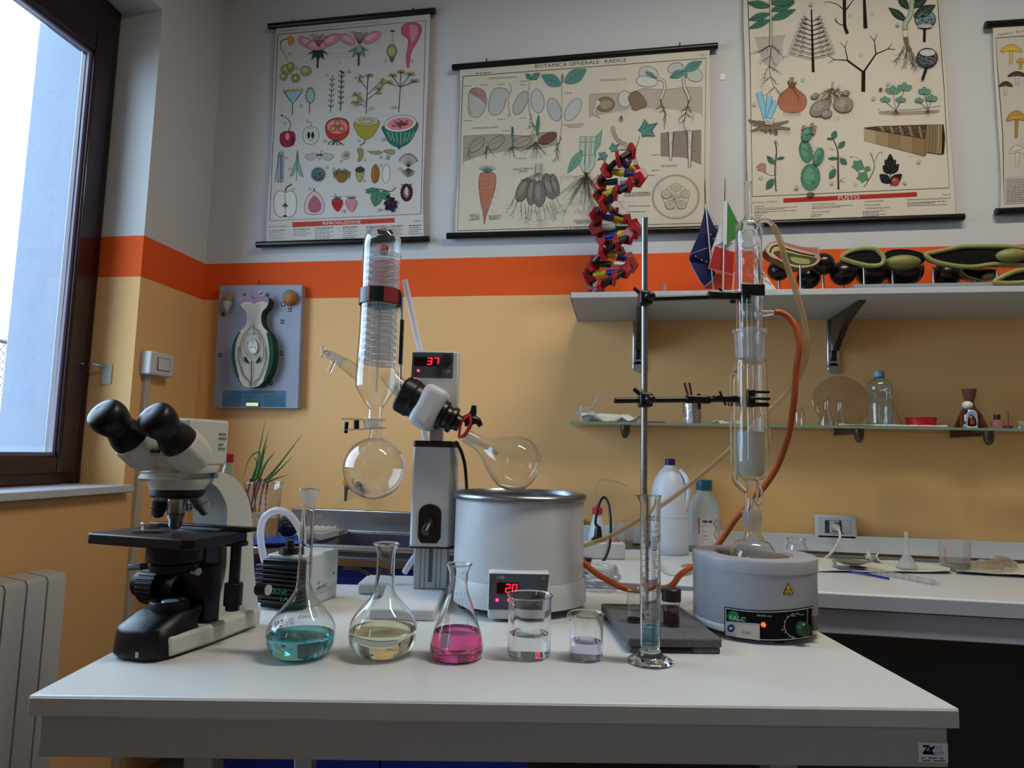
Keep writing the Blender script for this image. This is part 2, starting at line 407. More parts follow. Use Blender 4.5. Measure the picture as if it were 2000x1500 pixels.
CF = 1.77                       # counter front plane
CX0 = onY(1128, 1100, 1.9).x    # left end, hidden behind the bath
ct = thing('worktop', 'long grey-white laboratory counter worktop along the back wall', 'counter', (1.5, 2.1, 0))
MB().box(((CX0+XR)/2, (CF+YW)/2-.01, TZ-.019), (XR-CX0-.06, YW-CF-.03, .038)).build('worktop_slab', WHITE, ct, bevel=.004)
MB().box(((CX0+XR)/2, CF-.004, TZ-.019), (XR-CX0-.03, .004, .034)).build('edge_band', mat('lilac_grey_edge', 'a3a9b8', .5, var=.05, scale=300), ct, bevel=.001)
MB().box(((CX0+XR)/2, CF+.02, TZ-.070), (XR-CX0-.04, .02, .058)).build('apron', mat('bluish_steel', 'a2abba', .45, var=.03, scale=90), ct, bevel=.002)
MB().box(((CX0+XR)/2, YW-.045, TZ+.004), (XR-CX0-.04, .03, .008)).build('rear_channel', mat('grey_rail', '5a5d60', .4), ct, bevel=.002)
for lx in (CX0+.1, 1.3, 2.5):
    for ly in (CF+.06, YW-.1): MB().box((lx, ly, (TZ-.04)/2), (.04, .04, TZ-.04)).build('leg', GREYM, ct, bevel=.003)
MB().box(((CX0+XR)/2, YW-.06, .42), (XR-CX0-.1, .02, .62)).build('back_panel', mat('dark_slate_panel', '3a3c46', .6), ct)

STEEL = mat('brushed_stainless', 'a7a9ac', .28, metal=1, var=.08, scale=25)
SX0, SX1, SF, SZ = onY(414, 1075, 1.93).x, CX0-.01, 1.93, TZ+.02
sk = thing('sink_unit', 'stainless steel sink with drainer on a dark blue base cabinet', 'sink', ((SX0+SX1)/2, 2.2, 0))
bx0, bx1, by0, by1 = onY(640, 1040, 2.1).x-.03, SX1-.12, SF+.06, YW-.10      # bowl opening
m = MB(); zt = SZ
def ringtop(m, X0, X1, Y0, Y1, x0, x1, y0, y1, z0, z1):
    m.box(((X0+x0)/2, (Y0+Y1)/2, (z0+z1)/2), (x0-X0, Y1-Y0, z1-z0)); m.box(((x1+X1)/2, (Y0+Y1)/2, (z0+z1)/2), (X1-x1, Y1-Y0, z1-z0))
    m.box(((x0+x1)/2, (Y0+y0)/2, (z0+z1)/2), (x1-x0, y0-Y0, z1-z0)); m.box(((x0+x1)/2, (y1+Y1)/2, (z0+z1)/2), (x1-x0, Y1-y1, z1-z0))
ringtop(m, SX0, SX1, SF, YW-.02, bx0, bx1, by0, by1, zt-.028, zt); m.build('sink_top', STEEL, sk, bevel=.006)
m = MB(); bz = zt-.17
m.box(((bx0+bx1)/2, (by0+by1)/2, bz), (bx1-bx0, by1-by0, .004))
for c, s in ((((bx0), (by0+by1)/2, (zt+bz)/2), (.004, by1-by0, .165)), ((bx1, (by0+by1)/2, (zt+bz)/2), (.004, by1-by0, .165)), (((bx0+bx1)/2, by0, (zt+bz)/2), (bx1-bx0, .004, .165)), (((bx0+bx1)/2, by1, (zt+bz)/2), (bx1-bx0, .004, .165))): m.box(c, s)
m.build('bowl', STEEL, sk)
m = MB().tube([(bx0-.01, by0-.01, zt+.002), (bx1+.01, by0-.01, zt+.002), (bx1+.01, by1+.01, zt+.002), (bx0-.01, by1+.01, zt+.002)], .006, 8, 0, True); m.build('bowl_rim', STEEL, sk)
MB().box(((SX0+SX1)/2, YW-.014, zt+.03), (SX1-SX0, .02, .085)).build('splash_back', STEEL, sk, bevel=.004)
BLUE = mat('dark_blue_laminate', '101c6e', .4, var=.05)
MB().box(((SX0+SX1)/2, SF+.28, (zt-.045)/2+.04), (SX1-SX0-.01, .46, zt-.15)).build('cabinet_body', BLUE, sk, bevel=.003)
for k in range(2):
    w_ = (SX1-SX0-.02)/2; d = MB().box((SX0+.01+w_*(k+.5), SF+.04, (zt-.13)/2+.06), (w_-.006, .018, zt-.16)).build('door', BLUE, sk, bevel=.002)
    MB().cyl((SX0+.01+w_*(k+.5)+(.5-k)*.9*w_*.9, SF+.018, .5), (SX0+.01+w_*(k+.5)+(.5-k)*.9*w_*.9, SF+.018, .66), .006).build('handle', STEEL, d)

# radiator under the window
RADM = mat('radiator_enamel', 'b3b4b2', .4, var=.03)
rad = thing('radiator', 'white sectional column radiator under the window', 'radiator', (XL+.08, 1.3, .1))
ye = onX(133, 1112, XL+.125).y; pit = .066
for k in range(12):
    y1 = ye-k*pit; ym = y1-pit/2
    sec = MB().prism([(XL+.112, .11), (XL+.125, .115), (XL+.125, .785), (XL+.118, .797), (XL+.05, .806), (XL+.045, .79), (XL+.112, .785)], lambda a, b, d: Vector((a, ym+d, b)), -pit/2+.003, pit/2-.003); sec.box((XL+.08, ym, .44), (.07, .016, .66))
    sec.box((XL+.08, ym, .155), (.06, pit-.001, .05)); sec.box((XL+.08, ym, .745), (.06, pit-.001, .05)); sec.build('section', RADM, rad, bevel=.003)
for yy in (ye-.02, ye-.7): MB().box((XL+.03, yy, .72), (.06, .02, .02)).build('wall_bracket', RADM, rad)
MB().cyl((XL+.085, ye, .155), (XL+.085, ye+.03, .155), .017).build('end_plug', RADM, rad)

# ceiling lamps (above the picture)
for i, (lx, ly) in enumerate(LAMPS):
    q = thing('ceiling_lamp', 'white fluorescent ceiling lamp, '+('hanging above the table'), 'lamp', (lx, ly, ZC))
    MB().box((lx, ly, ZC-.04), (1.32, .22, .08)).build('lamp_housing', mat('lamp_white', 'd8d8d6', .4), q, bevel=.005)
    for s in (-1, 1):
        MB().cyl((lx-.6, ly+s*.05, ZC-.1), (lx+.6, ly+s*.05, ZC-.1), .013, n=16).build('fluorescent_tube', mat('lit_tube', (1, .95, .88), .4, emit=14), q)
# ================================================================ GLASSWARE ON THE TABLE
def pprof(B, ax, rows):                       # rows (picture y, half width) -> (radius, height above B)
    k = SCL(B); return [(hw*k, AT(ax, y, B).z-B.z) for y, hw in rows]
def dense(pr, n=4):
    P = catmull([(r, h, 0) for r, h in pr], n); return [(max(p.x, 0), p.y) for p in P]
def rad_at(pr, h):
    for (r0, h0), (r1, h1) in zip(pr, pr[1:]):
        if min(h0, h1) <= h <= max(h0, h1) and abs(h1-h0) > 1e-9: return r0+(r1-r0)*(h-h0)/(h1-h0)
    return pr[0][0]
def rim(B, r, h, t=.0012, m=None):            # rolled edge
    return MB().lathe([(r+t*math.cos(a), h+t*math.sin(a)) for a in [2*PI*k/8 for k in range(8)]], B, 40, close=True)
def fluid(pr, B, level, mat_, parent, gap=.0016, name='liquid'):
    hs = sorted(h for r, h in pr if h < level-.0008 and r > 0); h0 = pr[0][1]+gap if pr[0][1] >= 0 else gap
    rows = [(0, h0)]+[(max(rad_at(pr, max(h, h0+1e-4))-gap, .0005), max(h, h0)) for h in hs if h > h0-1e-6]
    rl = rad_at(pr, level)-gap; rows += [(rl, level), (rl*.9, level-.0006), (0, level-.0008)]
    return MB().lathe(rows, B, 48).build(name, mat_, parent, smooth=50)
LIQ = {k: liquid('liquid_'+k, c) for k, c in dict(teal=(.46, .88, .94), straw=(.975, .975, .86), pink=(.98, .38, .64), water=(.97, .985, .99), lilac=(.84, .84, .95), blue=(.45, .78, .90), brown=(.28, .06, .02)).items()}
WHITEINK = hx('e9ecee')
def onlathe(B, pr, base_ang=0, sgn=1):        # print mapping: (angle rad, height) -> on the wall
    def fn(a, h, lift):
        r = rad_at(pr, h)+lift*sgn; return B+Vector((r*math.cos(base_ang+a), r*math.sin(base_ang+a), h))
    return fn
FRONT = math.atan2(-FH.y, -FH.x)
def FR(B): return math.atan2(-B.y, -B.x)      # heading from B back to the viewer

def shell(pr, B, t=.0013, n=48):                # blown wall with an outer and an inner face
    inn = [(max(r-t, .0003), max(h, .0022)) for r, h in pr]; return MB().lathe([(0, .0006)]+pr+inn[::-1]+[(0, .0022)], B, n)
# volumetric flask, teal
B = T(586, 1281); v = thing('volumetric_flask', 'tall-necked volumetric flask holding teal blue liquid', 'flask', B)
pr = dense(pprof(B, 588, [(1281, 34), (1279, 44), (1268, 57), (1255, 64), (1240, 66.5), (1222, 64), (1205, 55), (1188, 42), (1172, 29), (1158, 20), (1145, 15.5), (1128, 14), (1060, 13), (1000, 12.6), (988, 13)]))
lip = pprof(B, 600, [(988, 13), (985, 13.5), (966, 15.5), (962, 17.5), (956, 18)])
shell(pr, B).build('glass_body', GLASSR, v)
MB().lathe(lip, B, 40).build('ground_joint', FROST, v)
rim(B, lip[-1][0], lip[-1][1]).build('rim', SOLIDG, v)
fluid(pr, B, AT(588, 1238, B).z-B.z, LIQ['teal'], v)
k = onlathe(B, pr, FR(B)+PI)
p = Print(k); R_ = .05
def curvetext(p, st, a0, a1, h0, h, col): p.text(st, a0, h0, a1, h0+1e-6, h, col)
zt = lambda y: AT(588, y, B).z-B.z
vs = {'500': (1.05, .62, 1236, .012, 'c8501c'), 'In': (.42, .30, 1226, .006, 'b04a20'), '20°C': (.52, .22, 1235, .006, 'c0541f'), 'H-D': (.12, -.12, 1224, .0065, 'c0481c'), 'DURAN': (-.16, -.5, 1222, .0055, 'c0481c')}
for st_, (a0, a1, y, h, c) in vs.items():
    vs2, fs2 = text_geo(st_); p.tri([(a1+(a0-a1)*a, zt(y)+b*h) for a, b in vs2], fs2, c)
p.done('lettering', v, 'orange scale lettering on the far side')
rim(B, rad_at(pr, zt(1100)), zt(1100), .0004).build('fill_mark', mat('mark_dark', '20242c', .5), v)

# boiling flask, straw coloured
B = T(746, 1279); v = thing('round_bottom_flask', 'short-necked round flask holding pale yellow liquid', 'flask', B)
pr = dense(pprof(B, 748, [(1279, 34), (1278, 42), (1268, 55), (1252, 64.5), (1235, 67), (1217, 64), (1200, 56), (1186, 45), (1172, 32), (1160, 23), (1148, 19.5), (1130, 18.5), (1095, 17.8), (1080, 18.5), (1068, 22), (1062, 25)]))
shell(pr, B).build('glass_body', GLASSR, v); rim(B, pr[-1][0], pr[-1][1], .0014).build('rim', SOLIDG, v)
fluid(pr, B, AT(748, 1228, B).z-B.z, LIQ['straw'], v)

# erlenmeyer, pink
B = T(891, 1284); v = thing('erlenmeyer_flask', 'conical flask holding bright pink liquid', 'flask', B)
pr = dense(pprof(B, 893, [(1284, 38), (1283, 44), (1276, 51), (1264, 53), (1252, 52), (1215, 41), (1180, 29), (1162, 22), (1150, 19), (1135, 18), (1118, 19), (1108, 22), (1102, 25)]))
shell(pr, B).build('glass_body', GLASSR, v); rim(B, pr[-1][0], pr[-1][1], .0013).build('rim', SOLIDG, v)
fluid(pr, B, AT(891, 1230, B).z-B.z, LIQ['pink'], v)
p = Print(onlathe(B, pr, FRONT-.3)); z0 = AT(891, 1252, B).z-B.z
p.fill([(-.3, z0), (.12, z0), (.1, z0+.020), (-.27, z0+.020)], 'cdb9cb'); p.done('writing_patch', v)
r_ = random.Random(3); dm = MB()
for i in range(40):
    a = r_.uniform(0, 2*PI); h = r_.uniform(AT(891, 1215, B).z, AT(891, 1115, B).z)-B.z; q = rad_at(pr, h)-.0006
    dm.ell(B+Vector((q*math.cos(a), q*math.sin(a), h)), .0009, .0009, .0012, 6, 4)
tag(dm.build('droplets', SOLIDG, v), kind='stuff')

def beaker(name, label, ax, ytop, ybot, hw, ylev, liq, spout, marks=None):
    B = T(ax, ybot); v = thing(name, label, 'beaker', B); k = SCL(B)
    H_ = AT(ax, ytop, B).z-B.z; r = hw*k; n = 56
    t_ = .0013; rows = [(0, .0006), (r*.86, .0006), (r*.95, .002), (r, .008), (r, H_*.86), (r*1.004, H_*.95), (r*1.05, H_), (r*1.05-t_, H_), (r*1.004-t_, H_*.95), (r-t_, H_*.86), (r-t_, .009), (r*.95-t_, .004), (r*.86-t_, .0025), (0, .0025)]
    mb = MB().lathe(rows, B, n)
    def pull(vv):                               # the pouring lip
        d = vv-B; a = math.atan2(d.y, d.x); t = max(0, 1-abs((a-spout+PI) % (2*PI)-PI)/.42)
        if d.z > H_*.84 and t > 0:
            w = (d.z-H_*.84)/(H_*.16); e = Vector((math.cos(spout), math.sin(spout), 0)); return vv+e*(t*t*w*r*.26)-Vector((0, 0, t*w*r*.05))
        return vv
    mb.v = [pull(q) for q in mb.v]; mb.build('glass_body', GLASSR, v)
    path = [pull(B+Vector((r*1.055*math.cos(2*PI*i/n), r*1.055*math.sin(2*PI*i/n), H_))) for i in range(n)]
    MB().tube(path, .0013, 8, 0, True).build('rim', SOLIDG, v)
    if liq: fluid([(0, .0026), (r*.80, .0026), (r*.91, .0042), (r-.0013, .009), (r-.0013, H_)], B, AT(ax, ylev, B).z-B.z, LIQ[liq], v)
    if marks:
        p = Print(lambda a, h, l: B+Vector(((r+l)*math.cos(FR(B)+a), (r+l)*math.sin(FR(B)+a), h)))
        marks(p, r, H_); tag(p.done('scale_print', v), kind='stuff')
    return v
def m250(p, r, H):
    p.text('250 mL', .18, H*.46, .80, H*.46+1e-6, -H*.05, 'b9bec4') if 0 else None
    for st_, a0, a1, h, s in (('250 mL', .10, .80, H*.46, H*.06), ('BORO 3.3', .2, .7, H*.36, H*.045)):
        vs2, fs2 = text_geo(st_); p.tri([(a0+(a1-a0)*a, h+b*s) for a, b in vs2], fs2, 'e9ecee')
    for i in range(4):
        h = H*(.28+.13*i); p.fill([(.95, h), (1.2, h), (1.2, h+.0006), (.95, h+.0006)], 'e9ecee')
    p.fill([(1.2, H*.28), (1.215, H*.28), (1.215, H*.7), (1.2, H*.7)], 'e9ecee')
beaker('glass_beaker', 'larger clear beaker of water with a white scale, beside the conical flask', 1033, 1162, 1281, 42, 1236, 'water', FRONT-.75, m250)
beaker('glass_beaker', 'small beaker of pale lilac liquid, nearest the measuring cylinder', 1144, 1199, 1286, 33, 1251, 'lilac', FRONT-1.25)

# graduated cylinder
B = T(1270, 1294); v = thing('graduated_cylinder', 'tall glass measuring cylinder part filled with blue liquid', 'measuring cylinder', B); k = SCL(B)
z = lambda y: AT(1270, y, B).z-B.z
r = 20*k
MB().lathe([(0, .0005), (43*k, .0005), (44.5*k, .003), (42*k, .0055), (30*k, .009), (24*k, .013), (20.5*k, .019), (18.5*k, .019), (15*k, .0175), (0, .0165)], B, 56).build('foot', GLASSR, v)
mb = MB().lathe([(0, .020), (r*.8, .020), (r, .026), (r, z(985)), (r*1.02, z(975)), (r*1.06, z(968)), (r*.98, z(968)), (r*.93, z(975)), (r*.91, z(985)), (r*.91, .028), (r*.7, .0225), (0, .022)], B, 48)
sp = FRONT-1.35; e = Vector((math.cos(sp), math.sin(sp), 0)); H_ = z(968)
def pull(q):
    d = q-B; a = math.atan2(d.y, d.x); t = max(0, 1-abs((a-sp+PI) % (2*PI)-PI)/.6); w = max(0, (d.z-H_+.014)/.014); return q+e*(t*t*w*.008)
mb.v = [pull(q) for q in mb.v]; mb.build('glass_tube', GLASSR, v)
MB().tube([pull(B+Vector((r*1.06*math.cos(2*PI*i/48), r*1.06*math.sin(2*PI*i/48), H_))) for i in range(48)], .0009, 6, 0, True).build('rim', SOLIDG, v)
fluid([(0, .023), (r*.70, .023), (r*.91, .028), (r*.91, H_)], B, z(1224), LIQ['blue'], v)
p = Print(lambda a, h, l: B+Vector(((r+l)*math.cos(FR(B)+a), (r+l)*math.sin(FR(B)+a), h)))
z0, z1 = z(1262), z(1046)
for i in range(91):
    h = z0+(z1-z0)*i/90; w = .62 if i % 10 == 0 else (.5 if i % 5 == 0 else .38)
    p.fill([(.12, h), (.12+w*1.25, h), (.12+w*1.25, h+.0007), (.12, h+.0007)], '161d48'); p.lay -= 1
    if i % 5 == 0: p.fill([(-.95, h), (-.5, h), (-.5, h+.0007), (-.95, h+.0007)], '161d48'); p.lay -= 1
for st_, a0, a1, y, s in (('100', -.42, .42, 1016, .0085), (':10', .52, .95, 1016, .0075), ('ml', -.28, -.05, 1028, .005), ('in', .45, .65, 1028, .005), ('±0,5 ml 20°C', -.35, .8, 1038, .004)):
    vs2, fs2 = text_geo(st_); p.tri([(a0+(a1-a0)*a, z(y)+b*s) for a, b in vs2], fs2, '1d2a6a')
p.lay = 2
for i in range(1, 10):
    vs2, fs2 = text_geo(str(i*10)); h = z0+(z1-z0)*i/10
    p.tri([(-.42+.3*a, h-.002+b*.004) for a, b in vs2], fs2, '161d48'); p.lay = 2
tag(p.done('scale_print', v, 'dark blue graduation marks'), kind='stuff')
# ================================================================ RETORT STAND, MANTLE, SOXHLET
BLACK = mat('black_enamel', '06070b', .34)
IRON = mat('pitted_cast_iron', '5a5c60', .75, metal=.2, var=.55, bump=.6, scale=260)
CHROME = mat('chrome', 'c5c9d0', .16, metal=1)
RODM = mat('worn_steel_rod', '8d9098', .28, metal=1, var=.25, scale=120)
c1, c2 = T(1227, 1276.5), T(1411, 1278.5)
RB = T(1257, 1222)
stand = thing('retort_stand', 'laboratory retort stand with chrome rod and pitted cast iron plate', 'stand', RB)
ux = (c2-c1).normalized(); uy = Vector((-ux.y, ux.x, 0)); W_, D_ = (c2-c1).length, .25
SB = lambda a, b, z: c1+ux*a+uy*b+Vector((0, 0, z))
R3 = Matrix((ux, uy, Vector((0, 0, 1)))).transposed()
MB().box(SB(W_/2, D_/2, .0175), (W_, D_, .015), R3).build('base_plate', IRON, stand, bevel=.003)
for a in (.025, W_-.025):
    for b in (.015, D_-.015): MB().box(SB(a, b, .005), (.045, .028, .010), R3).build('foot', IRON, stand, bevel=.003)
rt = AT(1258, 425, RB)
RX = RB.copy(); RX.z = TZ
MB().cyl(RX+Vector((0, 0, .02)), Vector((RX.x, RX.y, rt.z)), .0062, n=20).build('rod', RODM, stand, bevel=.0008)
def clampset(y_rod, x_left, pts, jaw):
    c = Vector((RX.x, RX.y, AT(1258, y_rod, RB).z))
    return c
# upper clamp
def atR(px, py, near=0.0): return AT(px, py, RB)-FH*near
def boss(y, name='boss_head'):
    c = atR(1259, y, .004); o = MB().box(c, (.026, .034, .028), Matrix.Rotation(YAW, 3, 'Z')).build(name, BLACK, stand, bevel=.005, seg=3)
    MB().cyl(c-RH*.010+Vector((0, 0, .012)), c-RH*.022+Vector((0, 0, .022)), .004).build('thumb_screw', BLACK, o)
    MB().ell(c-FH*.028+RH*.004, .011, .011, .009, 14, 8).build('knob', BLACK, o)
    return c
boss(585); boss(782)
MB().cyl(atR(1262, 586, .01), atR(1385, 582, .01), .0052).build('clamp_rod', BLACK, stand)
m = MB().box(atR(1420, 580, .012), (.085, .014, .016), Matrix.Rotation(YAW, 3, 'Z')); o = m.build('clamp_body', BLACK, stand, bevel=.004)
MB().cyl(atR(1412, 578, .012), atR(1400, 566, .014), .0025).build('wing_screw', BLACK, o)
for s, px in ((.036, 1458), (-.034, 1458)):
    MB().box(atR(px, 574, s), (.046, .007, .024), Matrix.Rotation(YAW, 3, 'Z')).build('clamp_jaw', BLACK, o, bevel=.003)
MB().cyl(atR(1202, 783, .01), atR(1400, 781, .01), .0055).build('clamp_rod', BLACK, stand)
for a in (atR(1202, 783, .01),): MB().ell(a, .0056, n=12, m=8).build('rod_end', BLACK, stand)
o = MB().box(atR(1360, 781, .01), (.05, .016, .016), Matrix.Rotation(YAW, 3, 'Z')).build('clamp_body', BLACK, stand, bevel=.004)
MB().box(atR(1412, 780, .012), (.05, .012, .013), Matrix.Rotation(YAW, 3, 'Z')).build('clamp_arm', BLACK, o, bevel=.003)
MB().cyl(atR(1400, 766, .018), atR(1412, 793, .018), .0022).build('wing_screw', BLACK, o)
MB().cyl(atR(1362, 800, .012), atR(1361, 770, .012), .0035).build('clamp_screw', BLACK, o)
for y, s in ((769, .042), (782, .045), (793, .04)):
    MB().box(atR(1468, y, s), (.038, .006, .006 if y != 793 else .008), Matrix.Rotation(YAW, 3, 'Z')).build('clamp_jaw', BLACK, o, bevel=.002)
MB().box(atR(1452, 781, .04), (.016, .012, .034), Matrix.Rotation(YAW, 3, 'Z')).build('jaw_pad', BLACK, o, bevel=.003)
MB().box(atR(1449, 781, -.04), (.03, .008, .02), Matrix.Rotation(YAW, 3, 'Z')).build('clamp_jaw', BLACK, o, bevel=.003)

# two vials on the plate
pz = .025
def vial(ax, ytop, ybot, hw, lev, cap, label, liqn):
    B = T(ax, ybot, pz); v = thing('glass_vial', label, 'vial', B, 'vials on the iron plate'); k = SCL(B); r = hw*k
    zz = lambda y: AT(ax, y, B).z-B.z
    rows = [(0, .001), (r*.9, .001), (r, .003), (r, zz(ytop+22)), (r*.93, zz(ytop+17)), (r*.93, zz(ytop))]
    MB().lathe(rows, B, 36).build('glass_body', GLASS2, v)
    fluid([(0, .0015), (r*.88, .0015), (r, .004), (r, zz(ytop+22))], B, zz(lev), LIQ[liqn], v)
    if cap: MB().lathe([(0, zz(ytop+22)), (r*1.1, zz(ytop+22)), (r*1.12, zz(ytop)), (r*1.02, zz(ytop-2)), (0, zz(ytop-2))], B, 36).build('screw_cap', BLACK, v)
    else: rim(B, r*.93, zz(ytop)).build('rim', SOLIDG, v)
vial(1238, 1150, 1215, 14, 1207, False, 'open clear vial with dark brown dregs, left of the measuring cylinder', 'brown')
vial(1311, 1151, 1222, 17, 1187, True, 'vial of dark brown liquid with a black screw cap on the iron plate', 'brown')

# heating mantle
B = T(1473, 1228); MBs = B
v = thing('heating_mantle', 'grey drum-shaped heating mantle with black control strip', 'heating mantle', B); k = SCL(B)
z = lambda y: AT(1473, y, B).z-B.z
MGREY = mat('hammered_grey_paint', '9da3ad', .38, var=.06, bump=.12, scale=300)
r = 115*k; Ht = z(1080)
MB().lathe([(0, .012), (r*.985, .012), (r*1.0, .018), (r, Ht-.022)], B, 72).build('body', MGREY, v)
MB().lathe([(r*1.012, Ht-.022), (r*1.014, Ht-.004), (r*1.0, Ht), (r*.64, Ht), (r*.63, Ht-.003), (r*.6, Ht-.003), (r*1.0, Ht-.022)], B, 72, close=True).build('lid_ring', MGREY, v, smooth=30)
MB().lathe([(r*.99, .012), (r*1.005, .014), (r*1.005, .024), (r*.99, .026)], B, 72).build('base_band', mat('white_band', 'c8ccd2', .4), v)
GF = mat('glass_fibre_cloth', '8d8478', .9, var=.25, bump=.8, scale=400)
MB().lathe([(r*.60, Ht-.003), (r*.56, Ht-.010), (r*.5, Ht-.03), (r*.35, Ht-.06), (0, Ht-.075)], B, 48).build('heating_nest', GF, v)
for a in (.3, 1.9, 3.4, 5.0): MB().cyl(B+Vector((r*.8*math.cos(a), r*.8*math.sin(a), 0)), B+Vector((r*.8*math.cos(a), r*.8*math.sin(a), .013)), .009).build('rubber_foot', BLACK, v)
def onM(px, py, lift):                         # on the drum surface
    d = ray(px, py); o = C0-B; a = d.x*d.x+d.y*d.y; bb = 2*(o.x*d.x+o.y*d.y); c = o.x*o.x+o.y*o.y-(r*1.006)**2
    D = max(bb*bb-4*a*c, 0); t = (-bb-math.sqrt(D))/(2*a); q = C0+d*t; n = Vector((q.x-B.x, q.y-B.y, 0)).normalized(); return q+n*lift
p = Print(onM, base=3e-4)
def strip(x0, x1, top, bot, col, n=16):
    xs = [x0+(x1-x0)*i/n for i in range(n+1)]
    pts = [(x, top(x)) for x in xs]+[(x, bot(x)) for x in xs]; p.tri(pts, [(i, i+1, n+2+i, n+1+i) for i in range(n)], col)
def cur(y0, y1, sag, x0=1416, x1=1588):        # gently sagging line
    return lambda x: y0+(y1-y0)*(x-x0)/(x1-x0)+sag*(1-((x-(x0+x1)/2)/((x1-x0)/2))**2)
strip(1415, 1588, cur(1184.5, 1183, 9), cur(1242, 1245, 9), '101216')
strip(1417, 1587, cur(1186.5, 1185, 9), cur(1240, 1243, 9), 'c9ccd0')
strip(1418.5, 1586, cur(1188, 1186.5, 9), cur(1238.5, 1241.5, 9), '07080b')
pan = p.done('control_strip', v, 'black curved control strip with white outline')
p.base = 9e-4
p.ell(1432, 1203, 11, 10, '1f7d4a'); p.text('FALC', 1425, 1210, 1455, 1214, 8.5, 'b4dcc0')
for i in range(3): p.line([(1440, 1211+i*1.6), (1458, 1205+i*2.5)], .6, '2d9a5e')
p.text('HEATER ON', 1478, 1203, 1506, 1205.5, 3.6, 'b9bdc2')
for i in range(36):
    a = math.radians(95+i*5.6); q0 = (1553+22*math.cos(a), 1221+23*math.sin(a)); a2 = math.radians(95+(i+1)*5.6); q1 = (1553+22*math.cos(a2), 1221+23*math.sin(a2)); p.line([q0, q1], .8, 'c8ccd0')
for i in range(9):
    a = math.radians(100+i*25); p.line([(1553+22*math.cos(a), 1221+23*math.sin(a)), (1553+26*math.cos(a), 1221+27*math.sin(a))], .8, 'c8ccd0')
p.text('ON', 1524, 1230, 1530, 1230.5, 3, 'c8ccd0'); p.text('SET', 1543, 1246, 1551, 1246.5, 3, 'c8ccd0'); p.text('10', 1544, 1203, 1550, 1203.5, 3, 'c8ccd0')
tag(p.done('lettering', pan, 'white and green panel lettering'), kind='stuff')
p.base = 9e-4
strip(1418.5, 1484, lambda x: 1213+(x-1418.5)*.077, lambda x: 1241+(x-1418.5)*.15, 'aab0bc', 10); strip(1437, 1483, lambda x: 1219+(x-1437)*.065, lambda x: 1244+(x-1437)*.14, 'c9c2b4', 8)
p.ell(1428, 1227, 7, 7.5, '1d2750'); p.text('9363', 1450, 1237, 1466, 1239, 5, '5a564e')
p.done('paper_label', pan, 'worn paper inventory label')
p.base = 4e-4; p.fill([(1539, 1138), (1550, 1161), (1529, 1161)], '14150f'); p.fill([(1539, 1141), (1547.6, 1159.6), (1531.2, 1159.6)], 'd9b321')
for i in range(3): p.line([(1536+i*3, 1149), (1535+i*3, 1152), (1537+i*3, 1154), (1536+i*3, 1156)], .9, '14150f')
p.line([(1534, 1157.5), (1544.5, 1157.5)], 1, '14150f'); p.done('warning_sticker', v, 'yellow triangular hot surface warning')
q = onM(1491, 1220, 0); nrm = Vector((q.x-B.x, q.y-B.y, 0)).normalized()
MB().cyl(q, q+nrm*.004, .0042, .0036).build('indicator_light', mat('amber_lamp', 'ff5a1e', .3, emit=1.6), v)
q = onM(1563, 1227, 0); nrm = Vector((q.x-B.x, q.y-B.y, 0)).normalized()
MB().lathe([(0, 0), (.0125, 0), (.0120, .012), (.0105, .014), (0, .014)], q, 32, nrm).build('knob', mat('dark_green_plastic', '0d3f22', .35), v)
q = onM(1587.5, 1214, 0); nrm = Vector((q.x-B.x, q.y-B.y, 0)).normalized()
MB().box(q+nrm*.004, (.008, .014, .028), Matrix.Rotation(math.atan2(nrm.y, nrm.x), 3, 'Z')).build('rocker_switch', mat('smoky_plastic', '6a6358', .2), v, bevel=.002)

def wall(pr, t=.0013): return pr+[(max(r-t, .0003), h) for r, h in pr[::-1]]
# round flask sitting in the mantle + soxhlet extractor with bulb condenser
B = T(1472, 1228); kz = SCL(B)
SA = Vector((B.x, B.y, 0)); S0 = Vector((B.x, B.y, TZ))
z = lambda y: AT(1470, y, B).z-TZ
fl = thing('boiling_flask', 'round boiling flask seated in the heating mantle', 'flask', S0+Vector((0, 0, z(1080)-.06)))
cz = z(1080)-.012; rb = 46*kz
rows = [(0, cz-rb)]+[(rb*math.cos(a), cz+rb*math.sin(a)) for a in [math.radians(-80+10*i) for i in range(1, 14)]]
rows += [(26*kz, z(1058)), (19*kz, z(1048)), (16.5*kz, z(1040)), (16*kz, z(1034))]
MB().lathe(wall(dense(rows[1:], 2)), S0, 44).build('glass_body', GLASSR, fl)
MB().lathe([(0, cz-rb*.98), (rb*.5, cz-rb*.84), (rb*.8, cz-rb*.56), (rb*.93, cz-rb*.3), (0, cz-rb*.3)], S0, 36).build('liquid', liquid('solvent', (.72, .66, .58)), fl)
MB().lathe([(17*kz, z(1034)), (18.5*kz, z(1003)), (21*kz, z(1001)), (21*kz, z(997))], S0, 40).build('ground_joint', FROST, fl)

